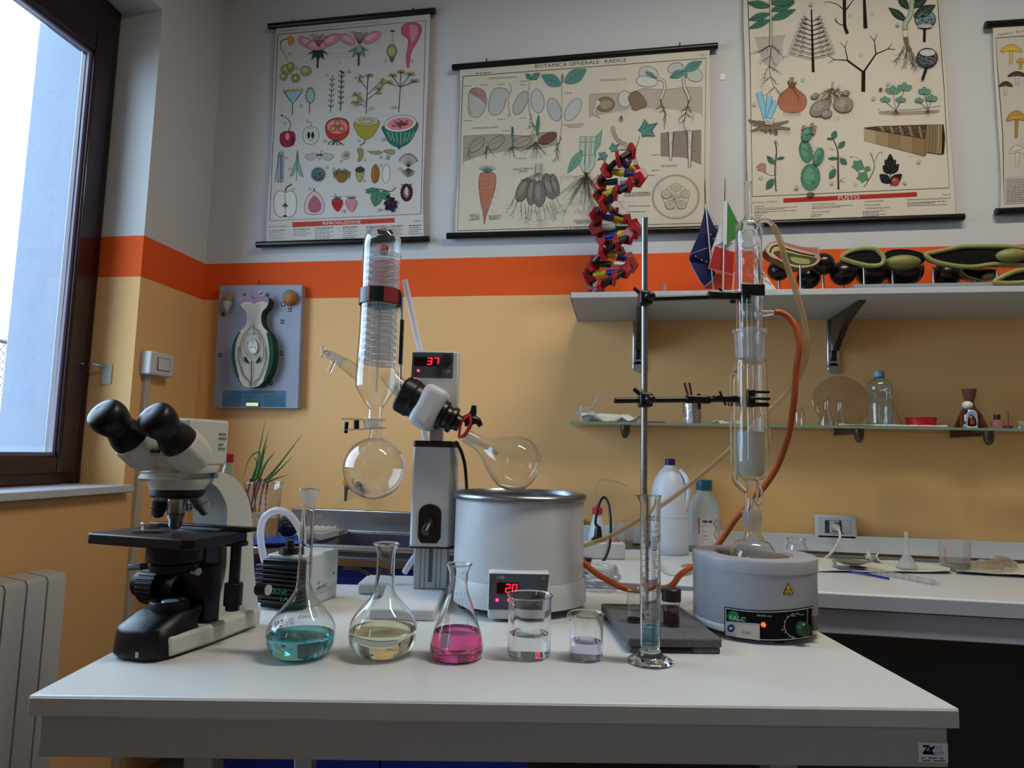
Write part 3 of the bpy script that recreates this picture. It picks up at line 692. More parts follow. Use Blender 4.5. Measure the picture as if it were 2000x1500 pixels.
sx = thing('soxhlet_extractor', 'glass extractor with filled thimble and siphon side tubes, held over the mantle', 'extractor', S0+Vector((0, 0, z(1030))))
MB().lathe(wall([(15*kz, z(1030)), (17*kz, z(1000)), (12.5*kz, z(990)), (12*kz, z(945)), (15*kz, z(938))]), S0, 36).build('lower_stem', GLASSR, sx)
MB().lathe(wall(dense([(12*kz, z(940)), (24*kz, z(936)), (31*kz, z(928)), (33.5*kz, z(915)), (33.5*kz, z(860)), (33*kz, z(760)), (32*kz, z(712)), (29*kz, z(700))], 3)), S0, 44).build('extraction_chamber', GLASSR, sx)
MB().lathe([(28*kz, z(702)), (30.5*kz, z(652)), (34*kz, z(650)), (34*kz, z(645)), (31*kz, z(644))], S0, 44).build('ground_joint', FROST, sx)
P_ = lambda px, py, n=0: AT(px, py, B)-FH*n
MB().tube([P_(1452, 716), P_(1437, 727), P_(1430, 738), P_(1430, 780), P_(1432, 900), P_(1434, 935), P_(1447, 952), P_(1458, 960)], 5.5*kz, 12, 5).build('vapour_tube', GLASSR, sx)
MB().tube([P_(1495, 925, .01), P_(1496, 840, .012), P_(1489, 812, .013), P_(1478, 812, .013), P_(1474, 830, .012), P_(1474, 930, .01), P_(1484, 960, .008), P_(1486, 975, .008), P_(1478, 985, .006), P_(1470, 975, .005), P_(1468, 1000, .003)], 3.4*kz, 10, 5).build('siphon_tube', GLASSR, sx)
th = mat('paper_thimble', 'd2d3c8', .95, var=.14, bump=.5, scale=90)
MB().lathe([(0, z(930)), (20*kz, z(930)), (26*kz, z(922)), (27*kz, z(900)), (27.5*kz, z(845)), (25*kz, z(843)), (24*kz, z(850)), (0, z(852))], S0-RH*.002, 40).build('thimble', th, sx, bevel=.001)
MB().cyl(S0+Vector((0, 0, z(845))), S0+Vector((0, 0, z(712))), 8*kz, 8*kz, caps=False).build('drip_tube', GLASS2, sx)

cd = thing('reflux_condenser', 'clear bulb condenser standing in the extractor with a long upright tip', 'condenser', S0+Vector((0, 0, z(652))))
MB().lathe(wall(dense([(26*kz, z(650)), (26.5*kz, z(630)), (27*kz, z(560)), (26.5*kz, z(480)), (26*kz, z(452)), (22*kz, z(438)), (13*kz, z(430)), (9*kz, z(426))], 3)), S0, 44).build('jacket', GLASSR, cd)
rows = [(6*kz, z(700))]
for yb in (610, 555, 505, 470):
    rows += [(6.5*kz, z(yb+26)), (14*kz, z(yb+19)), (17.5*kz, z(yb+8)), (18*kz, z(yb)), (14*kz, z(yb-13)), (7*kz, z(yb-20))]
rows = sorted(rows, key=lambda q: q[1])
MB().lathe(dense(rows, 3), S0, 36).build('inner_bulbs', GLASS2, cd)
MB().lathe(wall([(9*kz, z(428)), (8*kz, z(420)), (7.6*kz, z(357))]), S0, 28).build('top_tube', GLASSR, cd)
rim(S0, 7.6*kz, z(357), .0008).build('rim', SOLIDG, cd)
MB().tube([P_(1480, 445), P_(1482, 435), P_(1492, 430), P_(1503, 433), P_(1510, 442), P_(1515, 450)], 5*kz, 12, 5).build('water_outlet', GLASSR, cd)
MB().tube([P_(1484, 613), P_(1495, 612), P_(1508, 611), P_(1516, 610)], lambda t: (8-4*t)*kz, 12, 5).build('water_inlet', GLASSR, cd)
MB().lathe([(25.5*kz, z(648)), (22*kz, z(690)), (14*kz, z(700)), (9*kz, z(712))], S0, 36).build('drip_cone', GLASS2, cd)

# hoses
HOSEC = thin_glass('clear_pvc_hose', (.90, .85, .72), (.55, .45, .30), 1.2, .12, .5, hx('cbb58a'))
RUB = mat('orange_rubber', 'b4521c', .5, var=.1)
ho = [P_(1510, 440), P_(1516, 452), P_(1524, 475, .002), P_(1537, 525, .005), P_(1553, 580, .01), P_(1565, 630, .012), P_(1570, 680, .012), P_(1567, 720, .0), P_(1552, 765, -.04), P_(1528, 805, -.09), P_(1500, 845, -.13), P_(1470, 885, -.16), P_(1430, 926, -.18), P_(1370, 985, -.22), P_(1300, 1040, -.26), P_(1230, 1085, -.28), P_(1165, 1110, -.30), P_(1142, 1117, -.31)]
tag(MB().tube(ho, .0058, 14, 6).build('clear_hose', HOSEC), 'translucent amber water hose arching down from the condenser top', 'hose')
oh = [P_(1512, 610), P_(1525, 611), P_(1540, 622, .004), P_(1551, 645, .01), P_(1556, 680, .012), P_(1553, 720, .006), P_(1551, 780, 0), P_(1548, 850, -.02), P_(1538, 920, -.06), P_(1520, 980, -.12), P_(1496, 1030, -.17), P_(1470, 1080, -.19), P_(1430, 1125, -.19), P_(1390, 1142, -.17), P_(1358, 1147, -.12), P_(1325, 1157, -.06), P_(1290, 1163, -.05), P_(1255, 1163, -.05), P_(1220, 1156, -.05), P_(1185, 1143, -.10), P_(1162, 1128, -.14), P_(1148, 1114, -.19), P_(1138, 1103, -.26)]
tag(MB().tube(oh, .0062, 14, 6).build('rubber_hose', RUB), 'orange rubber hose hanging from the condenser side arm', 'hose')
# ================================================================ ROTARY EVAPORATOR AND BATH
PWHITE = mat('off_white_casing', 'c3c8cc', .4, var=.02)
PGREY = mat('panel_grey', '4b4f58', .5)
ALU = mat('anodised_aluminium', 'a9afb8', .35, metal=.7)
RED_LIT = mat('red_led', 'ff1024', .4, emit=5)
DISP = mat('dark_red_window', '2a0308', .15)
GB = T(840, 1150, .022)
ro = thing('rotary_evaporator', 'rotary evaporator with tall coil condenser, digital head and receiving flask', 'evaporator', Vector((GB.x, GB.y, TZ)))
RZ = Matrix.Rotation(YAW, 3, 'Z')
# the working plane of glass and drive lies a little nearer than the column
PB = GB-FH*.035
c_ = lambda px, py, n=0: AT(px, py, GB)-FH*n
p_ = lambda px, py, n=0: AT(px, py, PB)-FH*n
kc, kp = SCL(GB), SCL(PB)
# base: cross bar and forward foot
m = MB(); q0, q1 = T(700, 1163), T(885, 1163)
def slab(px0, px1, y0, y1, h):                # table slab between picture rows, height h
    a, b = T((px0+px1)/2, y0), T((px0+px1)/2, y1); w = (px1-px0)*SCL((a+b)/2); d = (b-a).dot(FH)
    return (a+b)/2+Vector((0, 0, h/2)), (w, d, h)
c, s = slab(745, 864, 1213, 1150, .022)
MB().box(c, s, RZ).build('base_foot', PWHITE, ro, bevel=.004)
c = T(770, 1163)+FH*.05+Vector((0, 0, .013)); MB().box(c, (.165, .1, .026), RZ).build('base_crossbar', PWHITE, ro, bevel=.006)
# rail
w_, d_ = 66*kc, .055
cz0, cz1 = TZ+.022, c_(840, 1060).z
ax = GB+FH*.02; axv = Vector((ax.x, ax.y, 0))
MB().box(axv+Vector((0, 0, (cz0+cz1)/2)), (w_, d_, cz1-cz0), RZ).build('rail', ALU, ro, bevel=.003)
for s in (-.30, -.17, .17, .30): MB().box(axv-FH*(d_/2+.0002)+RH*(s*w_)+Vector((0, 0, (cz0+cz1)/2)), (.0014, .0012, cz1-cz0-.002), RZ).build('groove', mat('groove_dark', '585d66', .6), ro)
ng = 20
for i in range(ng):
    MB().box(axv-FH*(d_/2+.0005)+Vector((0, 0, cz0+.018+i*(cz1-cz0-.02)/ng)), (.009, .002, .0022), RZ).build('rack_tooth', mat('tooth_dark', '23262c', .6), ro)
# carriage cover with chamfered edges
hz0, hz1 = c_(840, 1066).z, c_(840, 873).z; W2 = 44*kc; D2 = .04
poly = [(-W2, -D2*.35), (-W2*.86, -D2), (W2*.74, -D2), (W2, -D2*.3), (W2, D2), (-W2, D2)]
fr3 = lambda a, b, d: axv+RH*a+FH*b+Vector((0, 0, d))
MB().prism(poly, fr3, hz0, hz1).build('carriage_cover', PWHITE, ro, bevel=.002)
MB().prism([(a*1.01, b*1.01) for a, b in poly], fr3, hz1, hz1+.0135).build('carriage_cap', BLACK, ro, bevel=.002)
MB().prism([(a*1.04, b*1.04) for a, b in poly], fr3, hz0-.003, hz0).build('carriage_plate', BLACK, ro)
cc = c_(836, 1022, .0)-FH*0; zc = cc.z; rr = 22*kc
pl = [(-rr, -.028), (-rr, .024)]+[(rr*math.cos(a), .024+rr*.8*math.sin(a)) for a in [PI-PI*i/10 for i in range(1, 10)]]+[(rr, .024), (rr, -.028), (rr*.7, -.040), (-rr*.7, -.040)]
lvp = MB().prism(pl, lambda a, b, d: axv-FH*(D2+d)+RH*(a-3*kc)+Vector((0, 0, zc+b)), -.002, .004).build('lever_plate', BLACK, ro, bevel=.001)
MB().tube([axv-FH*(D2+.006)-RH*.002+Vector((0, 0, zc+.005)), axv-FH*(D2+.02)-RH*.004+Vector((0, 0, zc-.002)), axv-FH*(D2+.034)-RH*.009+Vector((0, 0, zc-.014))], lambda t: .012-.003*t, 14, 4).build('lever', BLACK, lvp)
MB().lathe([(0, 0), (.013, 0), (.012, .012), (0, .013)], axv-FH*(D2+.003)-RH*.003+Vector((0, 0, zc+.004)), 20, -FH).build('lever_hub', BLACK, lvp)
# post above and head box
MB().box(Vector((axv.x, axv.y, (c_(840, 862).z+c_(840, 790).z)/2)), (26*kc, .03, c_(840, 790).z-c_(840, 862).z), RZ).build('post', ALU, ro, bevel=.002)
hb0, hb1 = c_(846, 800), c_(847, 685); hw = 44*kc
MB().box(Vector((hb0.x, hb0.y, (hb0.z+hb1.z)/2))+FH*.03+RH*.004, (2*hw, .05, hb1.z-hb0.z), RZ).build('head_box', PWHITE, ro, bevel=.004)
FP = Vector((hb0.x, hb0.y, 0))+FH*.0048
def onP(px, py, lift): return AT(px, py, FP)-FH*lift
p = Print(onP, base=2e-4)
p.fill([(806, 688), (886, 689), (884, 739), (803, 737)], '4d525c'); hp = p.done('control_panel', ro, 'dark grey display panel')
p.base = 6e-4; p.fill([(809, 697), (858, 698), (857, 715), (809, 714)], '22040a'); p.done('display_window', hp)
p.base = 8e-4; p.text('LAB', 866, 728, 880, 729, 6.5, 'a9adb5'); p.fill([(862.5, 722), (866, 722), (866, 726), (862.5, 726)], 'c02440'); p.done('lettering', hp)
SEG = {'0': 'abcdef', '1': 'bc', '2': 'abged', '3': 'abgcd', '7': 'abc'}
def seven(px, ch, x, y, w, h, m, parent):
    P = {'a': ((0, 0), (w, 0)), 'b': ((w, 0), (w, h/2)), 'c': ((w, h/2), (w, h)), 'd': ((0, h), (w, h)), 'e': ((0, h/2), (0, h)), 'f': ((0, 0), (0, h/2)), 'g': ((0, h/2), (w, h/2))}
    for sg in SEG[ch]:
        (a0, b0), (a1, b1) = P[sg]; px.line([(x+a0-.12*b0, y+b0), (x+a1-.12*b1, y+b1)], 2.1, 'ff2030')
p.base = 9e-4; seven(p, '3', 836, 699.5, 8, 12, None, hp); p.done('digit', hp, 'lit red digit 3', RED_LIT)
seven(p, '7', 849, 699.5, 8, 12, None, hp); p.done('digit', hp, 'lit red digit 7', RED_LIT)
MB().lathe([(0, 0), (.0125, 0), (.0115, .010), (0, .0105)], AT(872, 703, FP), 24, -FH).build('knob', mat('knob_black', '1c1e24', .4), hp)
MB().ell(AT(817, 724, FP)-FH*.001, .003, n=12, m=8).build('indicator_light', mat('pink_led', 'ff3060', .3, emit=4), hp)
# drive unit, tilted 28 degrees
AXD = (p_(905, 841)-p_(785, 777)).normalized(); UPD = (Vector((0, 0, 1))-AXD*AXD.z).normalized()
Q = p_(838, 793); M3 = Matrix((AXD, -FH, AXD.cross(-FH)*1)).transposed()
u_ = 75*kp/75
DC = p_(836, 795)
def dbx(t, up, L, Hh, Dd): return DC+AXD*(t*kp)+UPD*(up*kp), (L*kp, Dd, Hh*kp), Matrix((AXD, FH, UPD)).transposed()
c, s, R_ = dbx(4, 0, 50, 90, .09); MB().box(c, s, R_).build('drive_housing', PWHITE, ro, bevel=.016, seg=4)
MB().lathe([(0, -62*kp), (34*kp, -62*kp), (38*kp, -58*kp), (39*kp, -34*kp), (36*kp, -32*kp), (36*kp, -18*kp), (0, -18*kp)], DC+UPD*(0*kp), 40, AXD).build('collar_nut', BLACK, ro, bevel=.002)
MB().lathe([(0, 28*kp), (30*kp, 28*kp), (30*kp, 38*kp), (24*kp, 40*kp), (23*kp, 50*kp), (27*kp, 51*kp), (27*kp, 60*kp), (17*kp, 62*kp), (16*kp, 74*kp), (0, 74*kp)], DC+AXD*0, 36, AXD).build('flask_holder', BLACK, ro, bevel=.0015)
MB().tube([DC+AXD*(78*kp)+UPD*(8*kp), DC+AXD*(86*kp)+UPD*(28*kp), DC+AXD*(80*kp)+UPD*(46*kp)], lambda t: .012-.007*t, 10, 4).build('release_wing', BLACK, ro)
MB().tube([DC+AXD*(78*kp)+UPD*(10*kp), DC+AXD*(98*kp)+UPD*(22*kp), DC+AXD*(112*kp)+UPD*(16*kp)], lambda t: .013-.008*t, 10, 4).build('release_wing', BLACK, ro)
RCL = mat('red_plastic_clip', 'c4161c', .35)
m = MB()
q = DC+AXD*(82*kp)
for s in (-1, 1): m.tube([q+UPD*(26*kp)-FH*(s*.012), q+AXD*(10*kp)+UPD*(10*kp)-FH*(s*.018), q+AXD*(10*kp)-UPD*(14*kp)-FH*(s*.017), q+AXD*(2*kp)-UPD*(24*kp)-FH*(s*.010)], .0032, 8, 4)
m.tube([q+UPD*(26*kp)-FH*.012, q+AXD*(-6*kp)+UPD*(4*kp)-FH*.022, q+AXD*(2*kp)-UPD*(24*kp)-FH*.010], .0028, 8, 4)
tag(m.build('flask_clip', RCL, ro), 'red plastic flask clip')
# evaporating flask
N0 = p_(921, 857); ADX = (p_(1003, 903)-N0).normalized()
ef = thing('evaporating_flask', 'pear-shaped flask tilted over the water bath', 'flask', p_(1004, 958))
MB().lathe([(13.5*kp, -16*kp), (15*kp, 6*kp), (15*kp, 14*kp)], N0, 36, ADX).build('ground_joint', FROST, ef)
ep = dense([(15*kp, 14*kp), (17*kp, 22*kp), (24*kp, 36*kp), (37*kp, 54*kp), (50*kp, 76*kp), (55.5*kp, 96*kp), (52*kp, 118*kp), (38*kp, 138*kp), (20*kp, 147*kp), (.2*kp, 150*kp)], 4); MB().lathe(ep+[(max(r-.0015, .0002), h-(.0015 if r < .004 else 0)) for r, h in ep[::-1]], N0, 48, ADX).build('glass_body', GLASSR, ef)
MB().cyl(N0+ADX*(14*kp), N0+ADX*(62*kp), 4.5*kp, 4*kp, 14).build('vapour_duct', FROST, ef)
# condenser
CA = p_(741, 620); C1 = Vector((CA.x, CA.y, 0)); zz = lambda y: p_(741, y).z
gl = MB().lathe(wall(dense([(14*kp, zz(818)), (14*kp, zz(798)), (20*kp, zz(790)), (38*kp, zz(762)), (41.5*kp, zz(748)), (41*kp, zz(700)), (39*kp, zz(650)), (39*kp, zz(520)), (38.5*kp, zz(478)), (34*kp, zz(460)), (22*kp, zz(447)), (.2*kp, zz(443))], 3), .0016), C1, 52)
gl.build('condenser_jacket', GLASSR, ro)
COIL = thin_glass('coil_glass', (.90, .93, .95), (.40, .47, .54), 3.5, .03, .20, (.80, .86, .92))
hp_ = []; n_t = 16
for i in range(n_t*14+1):
    a = 2*PI*i/14; hp_.append(C1+Vector((31*kp*math.cos(a), 31*kp*math.sin(a), zz(712)+(zz(500)-zz(712))*i/(n_t*14))))
MB().tube(hp_, 5.6*kp, 10, 0).build('cooling_coil', COIL, ro)
MB().tube([C1+Vector((0, 0, zz(590))), C1+Vector((0, 0, zz(766)))], .0032, 10, 0).build('feed_tube', FROST, ro)
MB().ell(C1+Vector((0, 0, zz(488)))+RH*.004, 11*kp, n=16, m=10).build('coil_inlet_bulb', liquid('ruby_drop', (.75, .45, .5), 1.4), ro)
# strap
so = MB().lathe([(40.5*kp, zz(597)), (42.5*kp, zz(597)), (42.5*kp, zz(568)), (40.5*kp, zz(568))], C1, 52, close=True).build('strap', BLACK, ro, smooth=30)
a0 = math.atan2(-FH.y, -FH.x)
def band(a_, b_, name, m_):
    mb = MB(); n = 8
    for i in range(n+1):
        a = a0+a_+(b_-a_)*i/n; e = Vector((math.cos(a), math.sin(a), 0))
        mb.v += [C1+e*(42.7*kp)+Vector((0, 0, zz(596))), C1+e*(43.3*kp)+Vector((0, 0, zz(596))), C1+e*(43.3*kp)+Vector((0, 0, zz(569))), C1+e*(42.7*kp)+Vector((0, 0, zz(569)))]
    for i in range(n): mb.f += [(4*i+k, 4*i+(k+1) % 4, 4*i+4+(k+1) % 4, 4*i+4+k) for k in range(4)]
    mb.f += [(0, 1, 2, 3), (4*n, 4*n+1, 4*n+2, 4*n+3)]; return mb.build(name, m_, so)
band(.35, 1.15, 'strap_patch', mat('red_webbing', '7d0f14', .7)); band(-.45, -.30, 'strap_buckle', CHROME)
MB().box(p_(784, 668), (7*kp, .014, 92*kp), RZ).build('support_bar', BLACK, ro, bevel=.002)
MB().cyl(p_(785, 575), p_(781, 790), .0028).build('support_rod', CHROME, ro)
# side arm with stopcock
m = MB().tube([p_(704, 733), p_(686, 720), p_(668, 707)], lambda t: (14-2*t)*kp, 16, 4, caps=False); sa = m.build('side_arm', GLASS2, ro)
MB().cyl(p_(671, 709), p_(640, 690), 10*kp, 8.5*kp, 20, False).build('stopcock_barrel', FROST, sa)
MB().cyl(p_(644, 692), p_(634, 688), 5*kp, 5*kp, 14).build('stopcock_stem', SOLIDG, sa)
MB().box(p_(630, 687), (9*kp, .007, 22*kp), Matrix.Rotation(YAW, 3, 'Z')).build('stopcock_key', SOLIDG, sa, bevel=.002)
MB().cyl(p_(653, 702), p_(642, 727), 5*kp, 4*kp, 16, False).build('nozzle', GLASSR, sa)
MB().tube([p_(757, 728), p_(770, 745), p_(790, 765)], lambda t: (17+2*t)*kp, 20, 4, caps=False).build('vapour_arm', GLASS2, ro)
MB().cyl(p_(772, 752), p_(784, 760), 15*kp, 15*kp, 20, False).build('ground_joint', FROST, ro)
# lower joint, clamp and receiving flask
MB().lathe([(19*kp, zz(819)), (19*kp, zz(822)), (16*kp, zz(834)), (13*kp, zz(838))], C1+RH*(-4*kp), 36).build('ball_joint', FROST, ro)
cl = MB().box(p_(710, 819.5, .0), (86*kp, .03, .0022), RZ).build('joint_clamp', CHROME, ro, bevel=.0006)
MB().box(p_(714, 838, .0), (82*kp, .03, .0022), RZ @ Matrix.Rotation(-.08, 3, 'Y')).build('clamp_plate', CHROME, cl, bevel=.0006)
MB().cyl(p_(696, 821), p_(696, 840), .006).build('clamp_hinge', mat('dark_metal', '2a2a2c', .35, metal=.8), cl)
MB().cyl(p_(677, 824), p_(675, 846), .0045).build('clamp_screw', mat('dark_metal', '2a2a2c'), cl)
rf = p_(731, 914); rr = 61*kp
rcv = thing('receiving_flask', 'round receiving flask hanging below the coil condenser', 'flask', rf-Vector((0, 0, rr)))
rows = [(0, rf.z-rr)]+[(rr*math.cos(a), rf.z+rr*math.sin(a)) for a in [math.radians(-85+8*i) for i in range(0, 20)]]+[(15*kp, zz(856)), (12.5*kp, zz(848)), (12*kp, zz(838)), (13*kp, zz(834))]
th_ = .0015; MB().lathe(rows+[(max(r-th_, .0003), h+(th_ if i == 0 else 0)) for i, (r, h) in list(enumerate(rows))[::-1]], Vector((rf.x, rf.y, 0)), 56).build('glass_body', GLASSR, rcv)
# hoses of the evaporator
WH = thin_glass('white_hose', (.9, .9, .93), (.6, .6, .68), 1.0, .2, .6, (.78, .78, .83))
tag(MB().tube([p_(786, 540, -.03), p_(793, 580, -.05), p_(803, 640, -.08), p_(810, 685, -.115), p_(814, 760, -.125), p_(815, 850, -.125), p_(845, 900, -.11), p_(880, 945, -.12), p_(895, 985, -.13), p_(880, 1060, -.13), p_(850, 1090, -.13), p_(800, 1100, -.13), p_(775, 1135, -.1)], .0068, 12, 6).build('white_hose', WH), 'milky white hose running down behind the evaporator head', 'hose')
tag(MB().tube([p_(888, 862, -.02), p_(898, 880, -.03), p_(904, 905, -.05), p_(905, 930, -.08), p_(904, 955, -.12), p_(900, 1010, -.19), p_(893, 1080, -.20), p_(890, 1120, -.19)], .0038, 10, 6).build('power_cable', BLACK), 'black cable hanging from the evaporator drive behind the bath', 'cable')

# water bath
B = T(1011, 1181); bt = thing('water_bath', 'large white round water bath with steel rim and digital front box', 'water bath', B); k = SCL(B)
z = lambda y: AT(1011, y, B).z-B.z
r = 127*k; Ht = z(964); rs = 131*k
MB().lathe([(r*.9, .016), (r*1.045, .016), (r*1.04, .03), (r*1.02, z(1125)), (r*1.005, z(1120))], B, 80).build('base_skirt', PWHITE, bt)
MB().lathe([(r*1.0, z(1120)), (r*.995, Ht-.012), (r*.98, Ht-.006)], B, 80).build('body', PWHITE, bt)
MB().lathe([(r*.93, Ht-.004), (r*.97, Ht+.004), (rs, Ht+.001), (rs*1.012, Ht-.005), (rs, Ht-.010), (r*.98, Ht-.011), (r*.93, Ht-.008)], B, 80, close=True).build('rim', mat('dull_steel', '8e9298', .32, metal=1), bt, smooth=60)
MB().lathe([(r*.94, Ht-.006), (r*.93, Ht-.12), (r*.85, Ht-.14), (0, Ht-.14)], B, 64).build('inner_pot', STEEL, bt)
MB().lathe([(0, Ht-.08), (r*.925, Ht-.08)], B, 64).build('water', LIQ['water'], bt)
for a in (.5, 2.0, 3.6, 5.2): MB().cyl(B+Vector((r*.82*math.cos(a), r*.82*math.sin(a), 0)), B+Vector((r*.82*math.cos(a), r*.82*math.sin(a), .017)), .014).build('rubber_foot', BLACK, bt)
FB = B-FH*(r*1.06+.006); fb = lambda px, py, n=0: AT(px, py, FB)-FH*n
b0, b1 = fb(1013, 1211), fb(1014, 1117)
MB().box((b0+b1)/2+FH*.03, (121*SCL(FB), .062, b1.z-b0.z), RZ).build('control_box', PWHITE, bt, bevel=.006, seg=3)
p = Print(lambda px, py, l: AT(px, py, FB)-FH*(l+.001), base=2e-4)
p.fill([(956, 1120), (1073, 1122), (1064, 1192), (954, 1190)], '52565f'); hp = p.done('control_panel', bt, 'dark grey bath control panel')
p.base = 6e-4; p.fill([(971, 1137), (1013, 1138), (1012, 1160), (970, 1159)], '2a0308'); p.done('display_window', hp)
p.base = 8e-4; p.text('LAB', 970, 1130, 985, 1131, 6.5, 'b3b7be'); p.fill([(963.5, 1123.5), (968, 1123.5), (968, 1128), (963.5, 1128)], 'c0302c'); p.fill([(1062, 1124), (1067, 1133), (1057, 1133)], '6f7a22'); p.done('lettering', hp)
p.base = 9e-4; seven(p, '2', 989, 1141, 8, 15, None, hp); p.done('digit', hp, 'lit red digit 2', RED_LIT); seven(p, '0', 1002, 1141, 8, 15, None, hp); p.done('digit', hp, 'lit red digit 0', RED_LIT)
for px in (971, 994): MB().ell(AT(px, 1171.5, FB)-FH*.002, .003, n=12, m=8).build('indicator_light', MATS['pink_led'], hp)
MB().lathe([(0, 0), (.0115, 0), (.0105, .010), (0, .0105)], AT(1049, 1171, FB)-FH*.001, 24, -FH).build('knob', MATS['knob_black'], hp)

# pump box behind the flasks
n0, n1, n2 = T(592, 1193), T(657, 1165), T(523, 1181)
ex = (n1-n0).normalized(); ey = Vector((-ex.y, ex.x, 0)); Lx = (n1-n0).length; Ly = .10
hP = AT(655, 1071, n1).z-TZ
pu = thing('vacuum_pump', 'boxy pump with black cooling fins and white housing behind the teal flask', 'pump', n0+ex*.05)
PU = lambda a, b, z: n0+ex*a+ey*b+Vector((0, 0, z)); R3 = Matrix((ex, ey, Vector((0, 0, 1)))).transposed()
MB().box(PU(Lx/2+.012, Ly/2, hP/2), (Lx-.02, Ly, hP), R3).build('housing', mat('pump_white', 'b9beb9', .4, var=.03), pu, bevel=.004)
m = MB().box(PU(.012, Ly/2, hP/2-.004), (.02, Ly*.94, hP*.93), R3).build('finned_front', BLACK, pu, bevel=.002)
for i in range(9): MB().box(PU(-.006, Ly/2, .016+i*(hP-.03)/8.5), (.026, Ly*.98, .005), R3).build('fin', mat('fin_black', '0c0d14', .3), m, bevel=.001)
m = MB().lathe([(0, 0), (.022, 0), (.02, .012), (.009, .014), (.008, .026), (0, .027)], PU(.04, Ly*.6, hP), 24).build('inlet_cap', BLACK, pu)
p = Print(lambda a, b, l: PU(a, -l, b), base=3e-4)
p.text('VP', .045, .058, .062, .058, -.007, '30343a') if 0 else None
vs2, fs2 = text_geo('CE'); p.tri([(Lx*.35+.014*a, hP*.40+b*.006) for a, b in vs2], fs2, '34383e')
vs2, fs2 = text_geo('LABOPORT'); p.tri([(Lx*.35+.045*a, hP*.29+b*.007) for a, b in vs2], fs2, '34383e')
p.fill([(Lx*.85, hP*.5), (Lx*.89, hP*.5), (Lx*.89, hP*.54), (Lx*.85, hP*.54)], '16181c'); p.line([(Lx*.2, hP*.2), (Lx*.98, hP*.22)], .0009, '7c8284'); p.line([(Lx*.2, hP*.25), (Lx*.98, hP*.28)], .0006, '7c8284')
p.done('lettering', pu)
p = Print(lambda a, b, l: PU(-.0195-l, a, b), base=2e-4)
vs2, fs2 = text_geo('KNF'); p.tri([(Ly*.55-Ly*.3*a, .034+b*.009) for a, b in vs2], fs2, '2c8a55'); vs2, fs2 = text_geo('LAB'); p.tri([(Ly*.40-Ly*.28*a, .020+b*.009) for a, b in vs2], fs2, '2c8a55'); p.done('logo', pu, 'green logo')
HB = T(560, 1185)
h_ = lambda px, py, n=0: AT(px, py, HB)-FH*n
tag(MB().tube([h_(522, 1135, -.02), h_(505, 1095, -.03), h_(498, 1050, -.03), h_(508, 1015, -.02), h_(535, 998, -.01), h_(565, 1005, 0), h_(586, 1035, .0), h_(592, 1062, .0)], .0072, 14, 6).build('pump_hose', WH), 'thick white hose arching up over the pump, beside the microscope', 'hose')
tag(MB().tube([h_(655, 1120, -.06), h_(675, 1123, -.08), h_(692, 1132, -.09), h_(700, 1140, -.10)], .003, 10, 5).build('pump_cable', BLACK), 'short black cable between the pump and the evaporator base', 'cable')
# ================================================================ MICROSCOPE
MO = T(328, 1266); MO = Vector((MO.x, MO.y, TZ))
mu_ = (RH*-.28+FH*-.96).normalized(); mv_ = (RH*.96+FH*-.28).normalized()      # toward user, toward user's right
mp = lambda a, b, z: MO+mu_*a+mv_*b+Vector((0, 0, z))
RM = Matrix((mu_, mv_*-1, Vector((0, 0, 1)))).transposed()
mic = thing('microscope', 'binocular microscope with black stage and off-white arm, standing at the table\'s left end', 'microscope', MO)
MWH = mat('microscope_ivory', 'b9bab2', .38, var=.03); MBK = mat('microscope_black', '05060b', .4, spec=.35)
MSL = mat('satin_silver', 'a3a7ad', .3, metal=.9)
kM = SCL(MO)
# base: ivory lower body and black sloped lamp house
fp = lambda w, f, b: [(b, -w), (b, w), (f*.5, w*.9), (f*.9, w*.62), (f, w*.3), (f, -w*.3), (f*.9, -w*.62), (f*.5, -w*.9)]
MB().prism([(-.16, -.052), (-.16, .052), (-.03, .056), (.05, .050), (.05, -.050), (-.03, -.056)], lambda a, b, d: mp(a, b, d), 0.004, .034).build('base', MWH, mic, bevel=.006)
m = MB()
lo = [(-.02, -.052), (-.02, .050), (.04, .050), (.066, .042), (.076, .022), (.076, -.022), (.066, -.042), (.04, -.052)]
hi = [(-.03, -.04), (-.03, .04), (.0, .040), (.022, .033), (.030, .018), (.030, -.018), (.022, -.033), (.0, -.04)]
n = len(lo); vs = [mp(a, b, .003) for a, b in lo]+[mp(a*.99, b*.98, .022) for a, b in lo]+[mp(a*.86+.008, b*.92, .044) for a, b in lo]+[mp(a, b, .064) for a, b in hi]
fs = [tuple(range(n))[::-1], tuple(range(3*n, 4*n))]
for l in range(3): fs += [(l*n+i, l*n+(i+1) % n, (l+1)*n+(i+1) % n, (l+1)*n+i) for i in range(n)]
MB().add(vs, fs).build('lamp_house', MBK, mic, bevel=.005, seg=3, smooth=60)
MB().lathe([(0, .05), (.031, .05), (.031, .071), (.029, .075), (.022, .075), (.021, .071), (0, .071)], MO+mu_*.002, 36).build('field_lens_ring', MBK, mic)
MB().lathe([(.0, .0715), (.014, .0715), (.012, .074), (0, .0755)], MO+mu_*.002, 28).build('field_lens', mat('lens_blue', '9fb6d8', .05, spec=.8), mic)
MB().box(mp(.075, .015, .012), (.003, .006, .008), RM).build('switch', MSL, mic)
